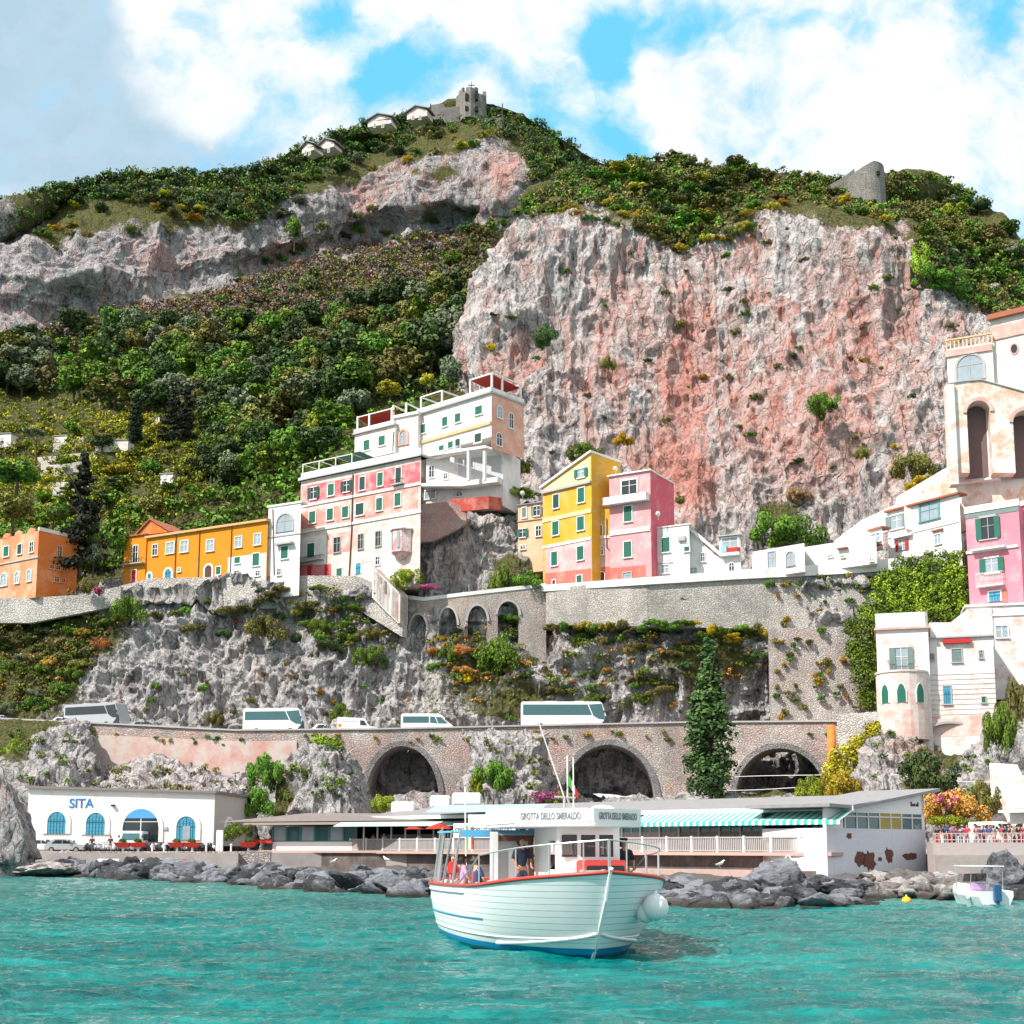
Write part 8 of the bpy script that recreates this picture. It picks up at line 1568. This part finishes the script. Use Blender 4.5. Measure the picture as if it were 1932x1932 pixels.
def torus(c, R, r, nu=20, nv=8):
    b = MB(); pts = [np.array(c)+[0, R*math.cos(t), R*math.sin(t)] for t in np.linspace(0, 2*PI, nu+1)]; b.tube(pts, r, nv, False); return b
for y in (-.55, -.05, .45): torus((-.55, y-.1, zd+.75), .26, .07).build('life_ring', M_lr, T, smooth=True, local=True)
# fenders hang on the far side of the bow
def world(x, y, z): return org+fwd*x+sid*y+np.array([0, 0, z])
for (px, py, Y, r, lab) in ((1237, 1712, 32.4, .32, 'big round white fender hanging at the right of the bow'), (1219, 1722, 32.6, .25, 'smaller white fender tucked behind the big round one')):
    c = P0(px, py, Y); t = thing('fender', lab, 'fender', c); b = MB(); b.lathe([(.02, -r), (r*.5, -r*.87), (r*.87, -r*.5), (r, 0), (r*.87, r*.5), (r*.5, r*.87), (r*.14, r*1.05), (r*.12, r*1.25)], (0, 0, 0), 20); b.build('ball', M_bw, t, smooth=True, local=True)
    b = MB(); e = world(4.4, 2.15, 1.72)-c; b.tube([(0, 0, r*1.2), tuple(e*.55+[0, 0, .05]), tuple(e)], .02, 6); b.build('rope', M_trim, t, local=True)
# crew and passengers
Wd = lambda x, y, z=zd: world(x, y, z)
person('skipper in a dark navy vest and grey sleeves standing at the wheelhouse door', Wd(1.15, -.62, 1.08), RZ+.2, (.02, .025, .05), (.05, .06, .10), 'stand', 0, 1)
person('crewman in dark clothes standing just right of the wheelhouse window', Wd(2.2, 1.95, 1.05), RZ, (.02, .02, .03), (.02, .02, .03), 'stand', 0, 1)
person('passenger in pink holding a red bag seated alone at the stern', Wd(-6.3, -.95, zd+.05), RZ-.6, (.70, .30, .34), (.55, .55, .6), 'sit', 1, 2)
for i, (x, y, lab, c1) in enumerate(((-2.4, -1.45, 'white haired passenger in a purple and white top seated by the awning posts', (.55, .35, .60)), (-1.9, -1.2, 'passenger in a red top seated next to the white haired one', (.65, .08, .08)), (-1.1, -1.35, 'passenger in dark blue seated under the blue awning', (.05, .08, .18)), (-.9, -.4, 'passenger in orange seated just behind the wheelhouse panel', (.75, .22, .08)), (-2.9, -.2, 'passenger in grey seated deep under the awning', (.35, .38, .40)), (-1.7, .9, 'passenger in a pale shirt seated on the far bench', (.7, .68, .65)), (-3.6, 1.1, 'passenger in black seated on the far bench near the stern', (.03, .03, .04)))):
    person(lab, Wd(x, y, zd+.05), RZ+(PI/2 if y < 0 else -PI/2)+random.uniform(-.5, .5), c1, (.10, .12, .18), 'sit', i % 3, i % 3)
b = MB(); c = Wd(-6.0, -1.05, zd+.75); b.box(c[0]-.16, c[0]+.16, c[1]-.12, c[1]+.12, c[2], c[2]+.42); tag(b.build('bag', flat('red bag', (.60, .05, .04), .6), bevel=.05), 'red bag held by the passenger at the stern', 'bag')
# ---------------------------------------------------------------- moored motorboat, buoy, gulls, crowd
mb = P0(1846, 1700, 62); Mo = thing('motorboat', 'small white motorboat with a bimini top and blue outboard moored by the pale rocks', 'motorboat', (mb[0], mb[1], 0), PI/2+.1); Mo.scale = (.82, .82, .82)
b = MB(); st = [(-2.2, 1.0, .75), (-1, 1.08, .78), (.4, 1.05, .85), (1.6, .75, .95), (2.4, .3, 1.05), (2.7, .03, 1.1)]
for s in (-1, 1):
    base = len(b.v)
    for x, w, z in st: b.v += [(x, 0, -.3), (x, s*w*.75, -.05), (x, s*w, z*.6), (x, s*w, z)]
    for i in range(5):
        for k in range(3): q = base+i*4+k; b.f.append([q, q+1, q+5, q+4])
b.poly([(-2.2, -1.0, .75), (-2.2, 1.0, .75), (-2.2, 1.0, .45), (-2.2, .75, -.05), (-2.2, 0, -.3), (-2.2, -.75, -.05), (-2.2, -1.0, .45)]); b.poly([(x, w*.95, z-.25) for x, w, z in st]+[(x, -w*.95, z-.25) for x, w, z in st[::-1]]); b.build('hull', M_vw, Mo, local=True)
b = MB(); b.box(-2.55, -2.2, -.18, .18, .2, 1.1); b.box(-2.5, -2.3, -.06, .06, -.5, .3); b.build('outboard', flat('outboard blue', (.02, .10, .22), .4), Mo, bevel=.04, local=True)
b = MB(); b.prism([(-1.4, -.95, 2.05), (.9, -.95, 2.05), (.9, .95, 2.05), (-1.4, .95, 2.05)], (0, 0, .06)); b.build('bimini', M_vw, Mo, bevel=.02, local=True); b = MB()
for x in (-1.3, .8):
    for s in (-1, 1): b = MB(); b.tube([(x*.8, s*.95, .7), (x, s*.9, 2.05)], .022, 6); b.build('bimini_pole', M_st2, Mo, local=True)
pass; b = MB(); b.box(-.3, .3, -.35, .35, .7, 1.15); b.build('console', flat('mauve seat', (.45, .30, .50), .7), Mo, bevel=.06, local=True); b = MB(); b.prism([(.4, -.7, 1.2), (.4, .7, 1.2), (.2, .65, 1.65), (.2, -.65, 1.65)], (.02, 0, 0)); b.build('windscreen', M_cg, Mo, local=True)
for s in (-1, 1): b = MB(); b.lathe([(.02, -.22), (.1, -.2), (.12, 0), (.1, .2), (.02, .22)], (-1.2, s*1.12, .45), 10); b.build('fender', M_vw, Mo, local=True, smooth=True)
c = P0(1710, 1694, 63); b = MB(); b.lathe([(.02, -.2), (.18, -.12), (.22, 0), (.18, .14), (.05, .2), (.04, .28)], (c[0], c[1], .08), 14); tag(b.build('buoy', flat('buoy yellow', (.85, .50, .02), .4), smooth=True), 'small yellow mooring buoy floating before the pale rocks', 'buoy')
def gull(px, py, Y, lab, rz=0):
    t = thing('gull', lab, 'gull', P0(px, py, Y), rz); me = skin_mesh([[((-.22, 0, .16), .03), ((-.08, 0, .2), .09), ((.08, 0, .24), .085), ((.16, 0, .34), .05), ((.21, 0, .38), .045), ((.27, 0, .37), .014)], [((-.08, 0, .2), .09), ((-.02, .03, .08), .012), ((.02, .03, 0), .01)], [((-.08, 0, .2), .09), ((-.02, -.03, .08), .012), ((.02, -.03, 0), .01)]], 'body'); me.materials.append(M_vw); link('body', me, t)
    b = MB()
    for s in (-1, 1): b.prism([(-.26, s*.07, .2), (.05, s*.09, .28), (.08, s*.095, .2), (-.2, s*.08, .15)], (0, s*.02, 0))
    b.build('wing', M_gtrim, t, local=True)
gull(800, 1642, 78, 'gull standing on the boulders to the left of the tour boat stern', .4) if False else None
gull(*Z('B', 675, 1435), 84, 'white gull on the boulders left of the quay wall middle', .3); gull(*Z('B', 1060, 1420), 82, 'white gull on the pale rock nearest the boat stern', 2.6); gull(*Z('M', 1740, 1460), 66, 'white gull on the boulders right of the tour boat bow', .2)
r = random.Random(9); cols = [(.6, .6, .6), (.55, .05, .06), (.05, .08, .2), (.03, .03, .03), (.1, .25, .4), (.7, .65, .6), (.5, .1, .25), (.3, .3, .32)]; cn = ['white', 'red', 'navy', 'black', 'blue', 'cream', 'raspberry', 'grey']
for i in range(46):
    k = r.randrange(8); px = r.uniform(1752, 1925); person('person in a %s top in the crowd waiting along the right quay railing' % cn[k], onq(px, r.uniform(109, 114), zr), r.uniform(0, 6.28), cols[k], cols[r.randrange(8)], 'stand', r.randrange(3), r.randrange(3), r.uniform(.93, 1.04), 'crowd on the right quay, '+cn[k])
b = MB(); a, c = onq(1750, 107.2, zr), onq(2250, 98.2, zr)
for k in range(60): q = a+(c-a)*k/59; b.tube([q, q+[0, 0, 1.0]], .03, 5)
for z in (.5, 1.0): b.tube([a+[0, 0, z], c+[0, 0, z]], .035, 5)
tag(b.build('railing', M_gtrim), 'pale metal railing in front of the crowd on the right quay', 'railing')
for i, (fr, x, y, Y) in enumerate((('B', 965, 1270, 0), ('B', 1045, 1255, 0), ('B', 1300, 1230, 0))):
    px = Z(fr, x, y)[0]; u = RF.uv(px, 1600)[0]; person(('person in pale pink', 'person in white', 'waiter in a white shirt')[i]+' at the restaurant terrace railing '+('left of the white pillar', 'right of the white pillar', 'nearest the boat stern')[i], RF.pt(u, zt+.05, 0), -.8, ((.65, .45, .42), (.7, .7, .7), (.75, .74, .72))[i], (.1, .1, .12), 'stand', i, i)
for px, lab in ((222, 'person in dark clothes standing before the garage arch of the depot'), (228-40, 'person standing beside the second arched depot window')): person(lab, onq(px, 141), -1.5, (.05, .05, .08), (.3, .05, .06), 'stand', 0, 0)
# foam and drips at the water line
